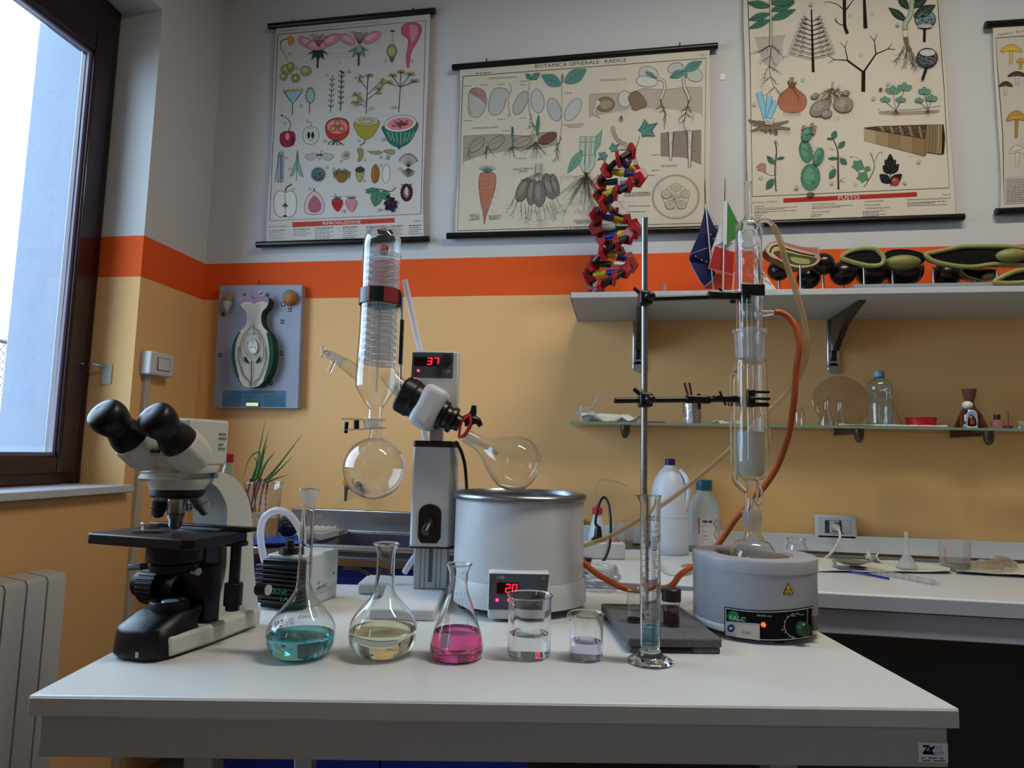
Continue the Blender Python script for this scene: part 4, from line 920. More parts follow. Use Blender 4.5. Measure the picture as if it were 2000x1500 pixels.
# arm: side profile extruded
prof = [(-.165, .002), (-.175, .02), (-.155, .10), (-.142, .18), (-.128, .226), (-.10, .256), (-.07, .272), (-.02, .278), (.04, .278), (.046, .273), (.046, .263), (-.018, .261), (-.045, .250), (-.064, .230), (-.073, .21), (-.075, .17), (-.080, .12), (-.07, .07), (-.05, .03), (-.05, .002)]
pf = [(q.x, q.y) for q in catmull([(a, b, 0) for a, b in prof], 3, True)]
MB().prism(pf, lambda a, b, d: mp(a, d, b), -.035, .035).build('arm', MWH, mic, bevel=.007, seg=3)
MB().lathe([(0, .276), (.052, .276), (.054, .281), (.054, .288), (0, .288)], MO-mu_*.004, 44).build('head_mount', MWH, mic)
MB().cyl(mp(-.03, .030, .271), mp(-.03, .044, .271), .005).build('lock_screw', MSL, mic)
# nosepiece and objectives
nt_ = MB().lathe([(0, .266), (.047, .266), (.045, .258), (.041, .2525), (.040, .250), (.040, .244), (.036, .236), (0, .232)], MO+mu_*.004, 40).build('nosepiece', MWH, mic)
MB().lathe([(.0365, .251), (.0408, .249), (.0412, .240), (.0365, .236)], MO+mu_*.004, 40).build('turret_ring', MBK, nt_)
def objective(base, d, L, r, tip, m_):
    d = d.normalized()
    o = MB().lathe([(0, 0), (r, 0), (r, L*.22), (r*.97, L*.24), (r*.97, L*.62), (r*.80, L*.70), (r*.74, L*.9), (tip, L), (0, L)], base, 28, d).build('objective', m_, nt_)
    MB().lathe([(r*1.01, L*.02), (r*1.05, L*.05), (r*1.05, L*.18), (r*1.01, L*.21)], base, 40, d).build('knurled_ring', MSL, o)
    MB().lathe([(r*.985, L*.50), (r*.985, L*.55)], base, 28, d).build('colour_ring', mat('ring_dark', '3b3f48', .4), o)
ob = mp(.004, 0, .238)
objective(ob+Vector((0, 0, -.002)), Vector((0, 0, -1)), .050, .0135, .006, MSL)
objective(ob+(RH*-.026)+FH*.004, RH*-.25+Vector((0, 0, -1))+FH*.1, .036, .0125, .006, mat('dark_silver', '50535c', .3, metal=.9))
objective(ob+(RH*.026)+FH*.006+Vector((0, 0, .004)), RH*.55+Vector((0, 0, -1))+FH*.2, .038, .0125, .006, MSL)
objective(ob+FH*.028+Vector((0, 0, .002)), FH*.5+Vector((0, 0, -1)), .03, .0115, .006, MSL)
# stage
sl = [(.062, -.110), (.068, -.104), (.068, .072), (.055, .085), (-.060, .088), (-.068, .08), (-.068, -.110)]
ZS = .180
stg = MB().prism(sl, lambda a, b, d: mp(a, b, d), ZS-.016, ZS).build('stage', MBK, mic, bevel=.002)
MB().lathe([(.011, ZS+.0002), (.016, ZS+.0002)], MO+mu_*.004, 32).build('stage_opening', mat('hole_black', '020203', .9), stg)
MB().prism([(-.068, -.105), (-.068, .10), (-.050, .10), (-.050, -.105)], lambda a, b, d: mp(a, b, d), ZS, ZS+.007).build('slide_carrier', MBK, stg, bevel=.001)
MB().prism([(-.048, -.035), (-.044, .05), (-.034, .05), (-.028, .02), (-.040, -.035)], lambda a, b, d: mp(a, b, d), ZS+.001, ZS+.004).build('slide_holder', MSL, stg)
MB().prism([(.030, -.055), (.038, -.05), (.020, -.02), (.004, -.012), (.01, -.03)], lambda a, b, d: mp(a, b, d), ZS+.001, ZS+.004).build('slide_clip', MSL, stg)
MB().cyl(mp(-.01, -.062, ZS+.001), mp(-.01, -.062, ZS+.010), .013).build('clip_screw', MSL, stg)
MB().tube([mp(-.04, -.11, ZS+.005), mp(-.02, -.075, ZS+.006), mp(-.005, -.06, ZS+.006)], .0016, 8, 3).build('clip_spring', MSL, stg)
# substage condenser
cdn = MB().lathe([(0, .118), (.026, .118), (.034, .122), (.034, .134), (.042, .136), (.042, ZS-.014), (0, ZS-.014)], MO, 36).build('condenser', MBK, mic)
MB().lathe([(.0345, .122), (.037, .124), (.037, .132), (.0345, .134)], MO, 40).build('aperture_ring', MBK, cdn)
MB().cyl(MO-RH*.035+Vector((0, 0, .127)), MO-RH*.052+Vector((0, 0, .125)), .0055).build('aperture_lever', MBK, cdn)
MB().cyl(MO-RH*.052+Vector((0, 0, .125)), MO-RH*.072+Vector((0, 0, .123)), .0048).build('lever_tip', MSL, cdn)
MB().cyl(MO+RH*.036-FH*.01+Vector((0, 0, .122)), MO+RH*.047-FH*.016+Vector((0, 0, .122)), .006).build('centering_screw', MSL, cdn)
MB().box(mp(-.055, 0, ZS-.055), (.04, .055, .09), RM).build('stage_bracket', MBK, mic, bevel=.004)
MB().prism([(-.06, -.045), (-.06, .045), (-.03, .04), (-.03, -.04)], lambda a, b, d: mp(a, b, d), .03, .125).build('focus_block', MBK, mic, bevel=.004)
# focus knobs either side, ribbed
def knob(side, r1, r2):
    c = mp(-.03, side*.042, .088); d = mv_*side
    k_ = MB().lathe([(0, -.03), (r1*.6, -.03), (r1*.6, 0), (r1, 0), (r1, .032), (r1*.9, .034), (0, .034)], c, 40, d).build('coarse_knob', MBK, mic)
    for i in range(28):
        a = 2*PI*i/28; M = frame(d); e = M @ Vector((math.cos(a), math.sin(a), 0)); MB().cyl(c+d*.002+e*r1, c+d*.031+e*r1, .0012, n=6).build('knob_rib', MBK, k_)
    MB().lathe([(0, .034), (r2, .034), (r2, .052), (r2*.9, .054), (0, .054)], c, 32, d).build('fine_knob', MBK, k_)
knob(-1, .031, .021)
kc2 = AT(505, 1150, MO-mu_*.11); dn = (RH*.9-FH*.35).normalized()
o = MB().cyl(kc2, kc2+dn*.02, .0115).build('tension_knob', MBK, mic); MB().cyl(kc2+dn*.02, kc2+dn*.022, .009).build('knob_cap', mat('cap_grey', 'a8aaaa', .4), o)
# stage drive hanging at the right rear corner
sdp = mp(-.05, .076, 0)
o = MB().cyl(sdp+Vector((0, 0, ZS-.016)), sdp+Vector((0, 0, .085)), .0085).build('stage_drive_shaft', MBK, mic)
MB().cyl(sdp+Vector((0, 0, ZS-.022)), sdp+Vector((0, 0, ZS-.016)), .018).build('shaft_collar', MBK, o)
MB().cyl(sdp+Vector((0, 0, .098)), sdp+Vector((0, 0, .062)), .0145).build('stage_drive_knob', MBK, o, bevel=.001)
MB().cyl(sdp+Vector((0, 0, .062)), sdp+Vector((0, 0, .054)), .011).build('stage_drive_knob', MBK, o, bevel=.001)
# binocular head
HZ = .288; hc = MO-mu_*.004
hd = MB().prism([(-.062, -.034), (-.062, .034), (-.055, .041), (.0, .042), (.03, .036), (.03, -.036), (.0, -.042), (-.055, -.041)], lambda a, b, d: mp(a, b, d), HZ, HZ+.074).build('head', MWH, mic, bevel=.014, seg=4)
ENS = []; ED = (mu_*.76+RH*-.10+Vector((0, 0, .62))).normalized()                        # eyepiece direction
for s, (ex_, ey_) in ((-1, (209, 812)), (1, (306, 818))):
    tip = AT(ex_, ey_, MO+mu_*.115); en = tip-ED*.078
    hw_ = .031; ENS.append(en)
    m = MB(); M = frame(ED, mv_); X, Y = M.col[0], M.col[1]
    oct_ = [(hw_*math.cos(a), hw_*math.sin(a)) for a in [2*PI*(i+.5)/8 for i in range(8)]]
    rows = [(-.026, .84), (-.008, 1.0), (.024, 1.0)]
    vs = [en+ED*t+X*(a*f_)+Y*(b*f_) for t, f_ in rows for a, b in oct_]; fs = [tuple(range(8)), tuple(range(16, 24))[::-1]]
    for l in range(2): fs += [(l*8+i, l*8+(i+1) % 8, (l+1)*8+(i+1) % 8, (l+1)*8+i) for i in range(8)]
    tb_ = MB().add(vs, fs).build('prism_housing', MWH, mic, bevel=.004, seg=3)
    MB().lathe([(0, .0235), (.0275, .0235), (.0265, .034), (.0225, .046), (.021, .052)], en, 36, ED).build('eyepiece_sleeve', MBK, tb_)
    MB().lathe(dense([(.021, .050), (.0225, .056), (.0262, .068), (.0265, .080), (.022, .090), (.010, .094), (.0005, .094)], 3), en, 36, ED).build('eyecup', MBK, tb_)
Rb = Matrix((mu_, mv_, Vector((0, 0, 1)))).transposed(); bc = (ENS[0]+ENS[1])/2-ED*.018
MB().box(bc, (.045, .085, .030), Rb).build('interpupillary_bridge', MWH, hd, bevel=.014, seg=3)
MB().box((ENS[0]+ENS[1])/2-ED*.004+mu_*.012, (.02, .03, .02), Rb).build('centre_plate', MWH, hd, bevel=.004)
MB().box((ENS[0]+ENS[1])/2-ED*.002+mu_*.0225, (.002, .016, .005), Rb).build('slide_scale', mat('scale_dark', '2b2d30', .5), hd)
p = Print(lambda a, b, l: mp(a, .0415+l, b), base=8e-4)
for zz_, a1 in ((.338, -.050), (.331, -.052), (.321, -.044), (.314, -.049)):
    for i in range(3): a0 = -.032+(a1+.032)*i/3; p.fill([(a0, zz_), (a0+(a1+.032)/4, zz_), (a0+(a1+.032)/4, zz_+.0028), (a0, zz_+.0028)], '5a5c5e')
p.done('lettering', hd)
# ================================================================ BOTANICAL WALL CHARTS
PAPER = mat('aged_chart_paper', 'c1baa9', .85, var=.05, scale=5, bump=.15)
PAPER1 = mat('pale_chart_paper', 'bdb9b2', .85, var=.04, scale=5, bump=.15)
ROD = mat('black_hanger_rod', '08090c', .3)
YP = YW-.022
INKC = '25282a'
def chart(label, top, bot, left, right, paper, hooks=()):
    """top/bot: rod end points in the picture, left/right: the wavy side edges"""
    a, b = onY(*top[0], YP), onY(*top[1], YP)
    ch = thing('wall_chart', label, 'chart', (a+b)/2, 'botanical wall charts')
    for q in (top, bot):
        p0, p1 = onY(*q[0], YP), onY(*q[1], YP); o = MB().cyl(p0, p1, .0125, n=20).build('hanger_rod', ROD, ch, bevel=.002)
        if q is top:
            for h in hooks: k = onY(*h, YP); MB().tube([k, k+Vector((0, .004, .012)), k+Vector((0, .014, .016))], .0022, 8, 2).build('hook', ROD, o)
    L, R = catmull([(x, y, 0) for x, y in left], 4), catmull([(x, y, 0) for x, y in right], 4)
    n = len(L); m = MB(); cols = 5
    for sgn in (0, 1):
        for i in range(n):
            for j in range(cols+1):
                t = j/cols; m.v.append(onY(L[i].x+(R[i].x-L[i].x)*t, L[i].y+(R[i].y-L[i].y)*t, YP-.001*(sgn*-1)))
    st_ = cols+1; off = n*st_
    for i in range(n-1):
        for j in range(cols):
            q = (i*st_+j, i*st_+j+1, (i+1)*st_+j+1, (i+1)*st_+j); m.f += [q, tuple(k+off for k in q)[::-1]]
        m.f += [(i*st_, (i+1)*st_, off+(i+1)*st_, off+i*st_), (i*st_+cols, off+i*st_+cols, off+(i+1)*st_+cols, (i+1)*st_+cols)]
    sh = m.build('sheet', paper, ch, smooth=0)
    return ch, sh
def wallink(px, py, lift): return onY(px, py, YP-lift)

# ---------- small drawing vocabulary (all in sheet units)
def star(x, y, r0, r1, n, rot=0): return [(x+(r0 if i % 2 else r1)*math.cos(rot+PI*i/n), y+(r0 if i % 2 else r1)*math.sin(rot+PI*i/n)) for i in range(2*n)]
def leaf(p, x, y, ang, L, w, col='3a6b5a', vein='1d3d33', out='1c2a24'):
    c, s = math.cos(ang), math.sin(ang); f = lambda a, b: (x+a*c-b*s, y+a*s+b*c)
    p.blob([f(0, 0), f(L*.25, w*.8), f(L*.55, w), f(L*.85, w*.45), f(L, 0), f(L*.85, -w*.45), f(L*.55, -w), f(L*.25, -w*.8)], col, out, 2)
    p.line([f(0, 0), f(L*.95, 0)], 2, vein)
    for t in (.3, .5, .7):
        for sg in (1, -1): p.line([f(L*t, 0), f(L*(t+.16), sg*w*.7)], 1.2, vein)
def roots(p, x, y, ang, L, w, col, depth, rnd, spread=.5):
    pts = [(x, y)]; a = ang
    for i in range(4): a += rnd.uniform(-.25, .25); x += math.cos(a)*L/4; y += math.sin(a)*L/4; pts.append((x, y))
    p.line(pts, w, col, 2, w*.4)
    if depth > 0:
        for i in range(1, 5):
            for sg in (-1, 1):
                if rnd.random() < .8: roots(p, pts[i][0], pts[i][1], ang+sg*rnd.uniform(.4, .4+spread), L*rnd.uniform(.22, .4), w*.55, col, depth-1, rnd)
def twigs(p, x, y, ang, L, w, col, depth, rnd, f=.62):
    x1, y1 = x+math.cos(ang)*L, y+math.sin(ang)*L; p.line([(x, y), (x1, y1)], w, col, 0, w*.7)
    if depth > 0:
        for sg in (-1, 1): twigs(p, x1, y1, ang+sg*rnd.uniform(.4, .65), L*f, w*.65, col, depth-1, rnd, f)
def num(p, n, x, y, r=9):
    p.ell(x, y, r, r, 'b9b4a8', '5a5a58', 1.4, n=14); p.text(str(n), x-(3 if n < 10 else 6), y+5, x+(3 if n < 10 else 6), y+5, 9, '4a4a48')

# ---------- chart of reproduction
ch, sh = chart('tall wall chart of flowers and fruits titled RIPRODUZIONE', ((524.5, 52), (851, 21)), ((501, 478), (839, 467)),
               [(540, 53), (536, 120), (533, 200), (530, 300), (524, 380), (521, 430), (520, 474)], [(840, 26), (838, 100), (834, 200), (829, 300), (826, 380), (827, 430), (828, 466)], PAPER1, ((571, 44), (806, 20)))
p = Print(wallink, 3, 480, 0); D = lambda nm: p.done(nm, sh)
p.line([(188, 203), (1054, 121), (1026, 1254), (140, 1294), (188, 203)], 4, INKC); D('printed_border')
p.text('C. B. PARAVIA & C.', 188, 188, 326, 174, 11, INKC); p.micro(334, 172, 800, 125, '6b6b68', 3); D('printed_heading')
p.line([(245, 352), (222, 310), (206, 270), (212, 240), (256, 228)], 9, '2b2b28', 4); p.line([(245, 350), (222, 310), (208, 270), (214, 243), (256, 230)], 5, 'c4beae', 4); p.blob([(252, 212), (275, 216), (280, 250), (258, 266), (248, 240)], 'c98a35'); num(p, 1, 258, 317); D('printed_stamen')
def flower(cx, cy, sep, cut):
    for (dx, dy, rx, ry, ro) in ((-70, -14, 52, 26, .5), (75, -26, 58, 28, -.5), (-10, 4, 60, 30, 0)):
        if cut and dx == -10: continue
        p.ell(cx+dx, cy+dy, rx, ry, 'c88a96', '5e3a44', 2.5, ro); p.ell(cx+dx*.9, cy+dy-4, rx*.6, ry*.5, 'd8a3ab', None, 2, ro)
    r = random.Random(int(cx))
    for i in range(13):
        x = cx-42+i*7.5; y = cy-42-r.uniform(0, 20); p.line([(cx-4+i, cy+10), (x, y)], 1.6, '6a4a30'); p.ell(x, y, 4, 3, '8a6a2c')
    for i in range(5): a = .35+i*.6; p.fill([(cx-26, cy+32), (cx+26, cy+32), (cx-4+90*math.cos(a)*.75, cy+30+80*math.sin(a)*.9)], sep, '18281e', 1.5)
    p.line([(cx-2, cy+40), (cx-4, cy+138)], 9, '23382e')
flower(424, 262, '2c4a3a', False); D('printed_blossom')
flower(664, 246, '6f8a7e', True); p.ell(664, 285, 16, 24, '8aa398', '2c3a34'); D('printed_blossom_section')
for i, yy in enumerate((193, 212, 230, 246, 279, 305, 316, 336)): p.line([(470, yy+6), (640, yy-4)], 1, '8a8a86')
p.text('1', 546, 378, 550, 378, 10, '555555'); D('printed_leader_lines')
p.line([(860, 186), (852, 260)], 8, 'b7b6a2'); p.line([(860, 186), (868, 262)], 2, '3b3b30'); p.ell(860, 182, 14, 6, '6b6030', '2a2a20'); p.ell(856, 300, 29, 40, '8a8a58', '2f3020', 3); p.ell(856, 300, 19, 28, 'b8b48a', '3b3b28'); p.line([(856, 275), (856, 325)], 3, '3b3b28'); p.fill([(840, 335), (874, 335), (862, 364), (850, 364)], '4a6a60', '20302c'); num(p, 2, 820, 356); D('printed_pistil')
p.blob([(920, 150), (960, 134), (1010, 138), (1030, 165), (1022, 210), (995, 260), (968, 310), (956, 392), (944, 388), (940, 330), (952, 260), (948, 225), (918, 205), (912, 175)], 'b8586c', '6a2c3a', 2.5); p.blob([(960, 150), (1005, 155), (1005, 200), (975, 250), (965, 220)], 'cf8590', None); num(p, 3, 972, 358); D('printed_petal')
for x, y, rx, ry in ((240, 408, 34, 30), (264, 392, 22, 26), (222, 450, 22, 20), (352, 416, 33, 30)): p.ell(x, y, rx, ry, '948f5e', '3a3a22', 2.5); p.ell(x-5, y-6, rx*.5, ry*.5, 'aeaa7c')
p.fill(star(291, 458, 22, 30, 14), '8a8658', '3a3a22'); p.ell(291, 458, 9, 9, 'b9b68c'); num(p, 5, 300, 402); D('printed_pollen')
p.fill([(222, 532), (330, 528), (280, 604), (272, 604)], '8fb0bd', '2b3a40', 3); p.line([(275, 600), (273, 672)], 5, '2b3a40')
for i in range(9): p.ell(224+i*13, 532-i*.8+(4 if i % 2 else -2), 6, 6, 'b7a955', '55502a', 1.5)
for i in range(5): p.line([(228+i*9, 546+i*12), (218+i*9, 536+i*12)], 2.5, '2b3a40'); p.line([(326-i*9, 542+i*12), (336-i*9, 532+i*12)], 2.5, '2b3a40')
D('printed_inflorescence'); p.ell(378, 560, 23, 40, '8fb0bd', '2b3a40', 3); p.line([(376, 600), (372, 662)], 5, '2b3a40')
for i in range(14): a = 2*PI*i/14; p.ell(378+28*math.cos(a), 558+45*math.sin(a), 5, 5, 'b7a955', '55502a', 1.5)
num(p, 6, 322, 620); D('printed_catkin')
for x0, x1, y0, y1, nn in ((508, 497, 440, 660, 7), (562, 554, 420, 650, 8)):
    p.line([(x0, y0), (x1, y1)], 4, '2b2e28')
    for i in range(6):
        y = y0+25+i*31; x = x0+(x1-x0)*(y-y0)/(y1-y0)
        for s in (-1, 1): p.fill([(x, y+8), (x+s*18, y-10), (x+s*13, y+3)], '77785a', '2b2e28', 1.5)
    num(p, nn, x0-32 if nn == 7 else x0+40, y0)
p.line([(548, 416), (578, 426)], 8, '2b2e28'); D('printed_spikes')
r = random.Random(4)
p.line([(716, 440), (705, 668)], 5, '2b2e28')
for bx, by, ex, ey in ((714, 470, 722, 432), (713, 500, 665, 460), (711, 530, 790, 480), (708, 560, 780, 530), (707, 580, 650, 560), (706, 600, 645, 600)):
    p.line([(bx, by+25), (ex, ey)], 3, '2b2e28')
    for i in range(6): a = r.uniform(0, 6.3); q = (ex+22*math.cos(a), ey+18*math.sin(a)); p.line([(ex, ey), q], 2, '2b2e28'); p.ell(*q, 6, 6, 'a89c4a', '55502a', 1.5)
num(p, 9, 730, 634); D('printed_panicle')
p.line([(906, 505), (896, 658)], 5, '2b2e28')
for ex, ey in ((838, 490), (858, 448), (908, 428), (962, 440), (985, 480)):
    p.line([(904, 508), (ex, ey)], 3.5, '2b2e28')
    for i in range(6): a = -PI*(i+.5)/6+.2; q = (ex+20*math.cos(a), ey+14*math.sin(a)); p.line([(ex, ey), q], 2, '2b2e28'); p.ell(*q, 5.5, 5.5, 'a89c4a', '55502a', 1.5)
num(p, 10, 868, 628); D('printed_umbel')
p.blob([(200, 820), (208, 780), (245, 768), (282, 775), (290, 815), (275, 850), (240, 862), (212, 852)], '8e2b3c', '2a1014', 3); p.ell(244, 800, 13, 23, 'c08a70', '4a2a20'); p.line([(248, 770), (262, 730), (244, 695), (212, 676)], 4, '2b2420', 4); p.line([(205, 676), (216, 676)], 9, '3a2c24'); p.ell(275, 825, 12, 28, '6a1c2c'); num(p, 11, 228, 722); D('printed_cherry')
p.blob([(334, 795), (345, 755), (382, 742), (418, 755), (428, 792), (415, 832), (382, 846), (348, 835)], 'c6c2b6', '25282a', 3); p.ell(380, 788, 33, 36, 'bdb9ac', '4a4a48', 1.5); p.ell(369, 792, 9, 20, '25282a'); p.ell(392, 792, 9, 20, '25282a'); p.line([(384, 744), (386, 712)], 9, '9a9788'); p.line([(380, 815), (376, 840)], 2, '4a4a48'); p.line([(386, 815), (392, 838)], 2, '4a4a48'); num(p, 12, 362, 712); D('printed_seed_section')
p.blob([(466, 745), (485, 708), (540, 690), (592, 704), (606, 745), (598, 790), (560, 822), (520, 824), (480, 800)], 'a6392f', '3a1410', 3); p.ell(537, 742, 62, 44, 'c98076', '7a2a22', 2.5)
for a in (-1.57, .6, 2.6): p.ell(537+28*math.cos(a), 742+20*math.sin(a), 22, 18, 'b35a4e', '6a2a22', 2, a); p.ell(537+30*math.cos(a), 742+21*math.sin(a), 11, 9, '9aa06a')
for i in range(6): x = 488+i*16; p.line([(528, 822), (x, 836+(i % 2)*10), (x-6, 850)], 5, '1e3326', 2)
num(p, 13, 464, 826); D('printed_tomato')
p.blob([(640, 715), (650, 775), (680, 808), (708, 816), (740, 800), (768, 760), (776, 705)], '9a9238', '4a4516', 3); p.ell(708, 712, 67, 24, 'c3bf9c', '4a4516', 3); p.ell(708, 712, 52, 16, '8f9270', '4a4a30', 1.5)
for i in range(8): a = i*PI/4; p.line([(708, 712), (708+50*math.cos(a), 712+15*math.sin(a))], 2, 'cfcbb0')
p.line([(700, 815), (694, 836), (668, 854)], 6, '3a4a36', 2); num(p, 14, 664, 824); D('printed_lemon')
p.blob([(810, 735), (815, 790), (845, 840), (895, 862), (945, 845), (985, 795), (1000, 715)], '2e6a58', '12302a', 3)
for i in range(7): x = 828+i*27; p.line([(x, 775-abs(i-3)*2), (x+(905-x)*.35, 848-abs(i-3)*9)], 6, '76a090')
p.ell(905, 725, 95, 48, 'cfc9bd', '12302a', 3, -.12); p.ell(905, 725, 80, 37, 'c67f86', None, 2, -.12)
for i in range(46): a = r.uniform(0, 6.3); q = r.uniform(.15, 1); p.ell(905+55*q*math.cos(a), 724+24*q*math.sin(a), 4.5, 3, '4a1c20', None, 1, a, 8)
p.line([(896, 858), (898, 872)], 12, '243c34'); num(p, 15, 806, 816); D('printed_watermelon')
for x in (190, 208): p.blob([(x, 910), (x+14, 900), (x+12, 1050), (x+6, 1066), (x-6, 1062), (x-2, 980)], '8f9c9c', '2d3538', 2)
for i in range(6): p.ell(208, 915+i*24, 6, 9, '7a6a88', '2d2d38', 1.5)
p.line([(170, 1070), (195, 900), (212, 880)], 2.5, '2d3538'); num(p, 16, 237, 924); D('printed_open_pod')
p.fill([(304, 880), (312, 950), (338, 1038), (318, 1030), (298, 985), (276, 1030), (258, 1034), (292, 950)], '7f9a90', '23332e', 2.5); p.line([(303, 885), (297, 1062)], 3, '23332e'); num(p, 17, 260, 990); D('printed_legume')
for s in (-1, 1): p.blob([(432, 908), (432+s*30, 898), (432+s*75, 906), (432+s*82, 925), (432+s*50, 940), (432+s*20, 925)], 'a3a595', '34362c', 2); p.ell(432+s*10, 908, 10, 7, '55573e')
p.line([(432, 908), (438, 890), (455, 884)], 3, '34362c'); num(p, 18, 432, 931); D('printed_winged_fruit')
p.ell(588, 912, 27, 22, 'a3a48e', '34362c', 2, -.7); p.ell(590, 910, 13, 10, '7c7c5c', '34362c', 1.5, -.7); num(p, 20, 560, 946); D('printed_samara')
p.blob([(654, 872), (684, 872), (690, 905), (676, 940), (656, 946), (662, 910)], '8a8052', '32301c', 2); num(p, 21, 698, 938); D('printed_follicle')
p.line([(712, 886), (790, 892), (870, 880)], 3, '34342a'); p.blob([(725, 888), (780, 884), (800, 896), (770, 905), (735, 900)], '8a8a5a', '34342a'); p.blob([(810, 882), (860, 876), (875, 895), (850, 908), (820, 896)], '8a8a5a', '34342a')
for x, y in ((830, 915), (842, 920), (825, 928), (838, 932)): p.ell(x, y, 5, 5, '4a4a34')
num(p, 19, 792, 922); D('printed_key_fruit')
r = random.Random(8)
p.line([(952, 985), (950, 1040)], 4, '2c332e')
for i in range(11): a = -2.6+i*.21; q = (952+58*math.cos(a), 975+72*math.sin(a)); p.line([(952, 980), q], 2, '2c332e'); p.fill(star(*q, 3, 9, 5), '4a524c')
for i in range(14): a = .4+i*.18; p.line([(952, 985), (952+44*math.cos(a), 985+52*math.sin(a))], 2.5, '34483c')
num(p, 26, 905, 990); D('printed_dandelion')
p.fill(star(425, 1022, 33, 50, 26), '2c3f40', '1a2626', 1.5); p.ell(425, 1020, 33, 33, '55706e', '1a2626', 2)
for i in range(26): a = r.uniform(0, 6.3); q = r.uniform(0, 28); p.ell(425+q*math.cos(a), 1020+q*math.sin(a), 3, 3, '22302f', None, 1, 0, 7)
num(p, 22, 474, 981); D('printed_burr')
p.ell(562, 1034, 33, 36, '7c5c30', '2e2010', 2.5)
for i in range(9): a = PI+.15+i*.36; p.fill([(562+10*math.cos(a), 1010), (562+50*math.cos(a), 1018-34*math.sin(-a)*.9), (562+26*math.cos(a+.25), 1012)], '77784e', '2e3018', 1.5)
for s in (-1, 1): p.fill([(562+s*10, 985), (562+s*52, 1010), (562+s*42, 1050), (562+s*30, 1012)], '6a6c44', '2e3018', 2)
num(p, 23, 515, 990); D('printed_hazelnut')
p.blob([(648, 1002), (690, 1002), (688, 1040), (668, 1068), (650, 1040)], '8f8a52', '302e18', 2.5); p.blob([(642, 1000), (650, 984), (670, 978), (690, 984), (696, 1000), (668, 1010)], '403a28', '201c10', 2); p.line([(670, 978), (672, 970)], 4, '201c10'); p.line([(660, 1010), (662, 1050)], 4, 'b7b27c'); num(p, 24, 694, 1060); D('printed_acorn')
p.blob([(760, 962), (780, 990), (782, 1030), (770, 1065), (750, 1072), (736, 1040), (740, 990)], '8a5a24', '35200a', 2.5); p.line([(750, 985), (748, 1055)], 5, 'a87c44'); p.blob([(824, 964), (844, 995), (842, 1040), (822, 1074), (802, 1050), (800, 1000)], 'c6c2b6', '3a3a38', 2.5); num(p, 25, 792, 970); D('printed_seed_pair')
p.blob([(165, 1200), (172, 1140), (200, 1118), (232, 1128), (265, 1118), (292, 1145), (298, 1205), (285, 1255), (255, 1272), (230, 1264), (205, 1272), (175, 1250)], 'c9c6bc', '25282a', 3); p.line([(230, 1135), (232, 1262)], 8, 'a09a80'); p.blob([(214, 1212), (230, 1190), (250, 1212), (238, 1208), (232, 1222), (226, 1208)], '4a4a40', '25282a', 1.5); p.line([(232, 1122), (240, 1098), (270, 1080)], 8, '2a2a24', 3); p.ell(230, 1266, 12, 6, '35352c'); num(p, 27, 280, 1110); D('printed_apple_half')
p.blob([(402, 1120), (440, 1150), (460, 1200), (450, 1245), (402, 1258), (352, 1248), (344, 1205), (365, 1150)], 'c2a9a9', '3a2a2c', 3); p.blob([(402, 1148), (430, 1175), (442, 1210), (428, 1238), (395, 1245), (370, 1225), (372, 1185)], '9a5a68', '5a2c38', 2); p.line([(402, 1122), (400, 1102)], 8, '4a5a4a'); num(p, 28, 375, 1106); D('printed_fig')
for x, c1, c2 in ((535, 'a02a2c', '3f0e10'), (617, 'bf7f88', '6a3a44')):
    p.blob([(x-30, 1175), (x, 1162), (x+32, 1176), (x+30, 1205), (x+5, 1240), (x-24, 1210)], c1, c2, 2.5)
    for i in range(8): p.line([(x, 1164), (x-32+i*9, 1148+(i % 2)*6)], 3, '2a4a34')
    for i in range(12): p.ell(x-20+(i % 4)*13, 1185+(i//4)*14, 2, 2.6, c2, None, 1, 0, 6)
p.line([(535, 1160), (520, 1134)], 3, '2a4a34'); num(p, 29, 574, 1238); D('printed_strawberries')
p.line([(700, 1112), (780, 1108), (850, 1122), (880, 1098)], 6, '3a4a34', 3)
for x, y, a, L, w in ((770, 1110, 2.9, 70, 18), (775, 1112, 1.75, 100, 34), (800, 1120, .9, 70, 24)): leaf(p, x, y, a, L, w, '4a7a60', '23442f')
for i in range(34): a = r.uniform(0, 6.3); q = r.uniform(0, 1)**.5; p.ell(848+36*q*math.cos(a), 1192+46*q*math.sin(a), 9, 9, '2c1a34' if i % 3 else '44294c', '120a18', 1.5, 0, 10)
num(p, 30, 782, 1228); D('printed_blackberry')
p.ell(942, 1128, 32, 48, '8a5a6a', '2c1620', 2)
for i in range(16): a = 2*PI*i/16; p.ell(942+28*math.cos(a), 1128+44*math.sin(a), 9, 9, '3e1c2c', '150a10', 1.5, 0, 10)
p.ell(942, 1122, 10, 26, 'c0b0a8'); 
for i in range(7): p.line([(938, 1090), (908+i*11, 1078+(i % 2)*6)], 4, '2a3a2c')
D('printed_berry_section')
p.fill([(273, 1302), (872, 1277), (872, 1304), (273, 1332)], 'a8402c'); D('printed_title_bar')
p.base = 4e-4; p.text('RIPRODUZIONE', 452, 1317, 672, 1308, 17, 'd8d2c8'); D('printed_title'); p.base = 1.5e-4
p.text('BOTANICA GENERALE', 136, 1334, 252, 1328, 9, INKC); p.text('TAV. IV', 984, 1302, 1026, 1300, 11, INKC)
for x, y, w, n_ in ((138, 1352, 95, 5), (278, 1345, 100, 4), (405, 1338, 110, 6), (568, 1332, 90, 6), (705, 1330, 40, 5), (850, 1324, 70, 5), (955, 1322, 75, 5)):
    for i in range(n_): p.micro(x, y+i*12, x+w*(1 if i % 2 == 0 else .8), y+i*12-w*.04, '3c3c3a' if i == 0 else '6a6a66', 4 if i == 0 else 3)
tag(D('printed_legend'), kind='stuff')

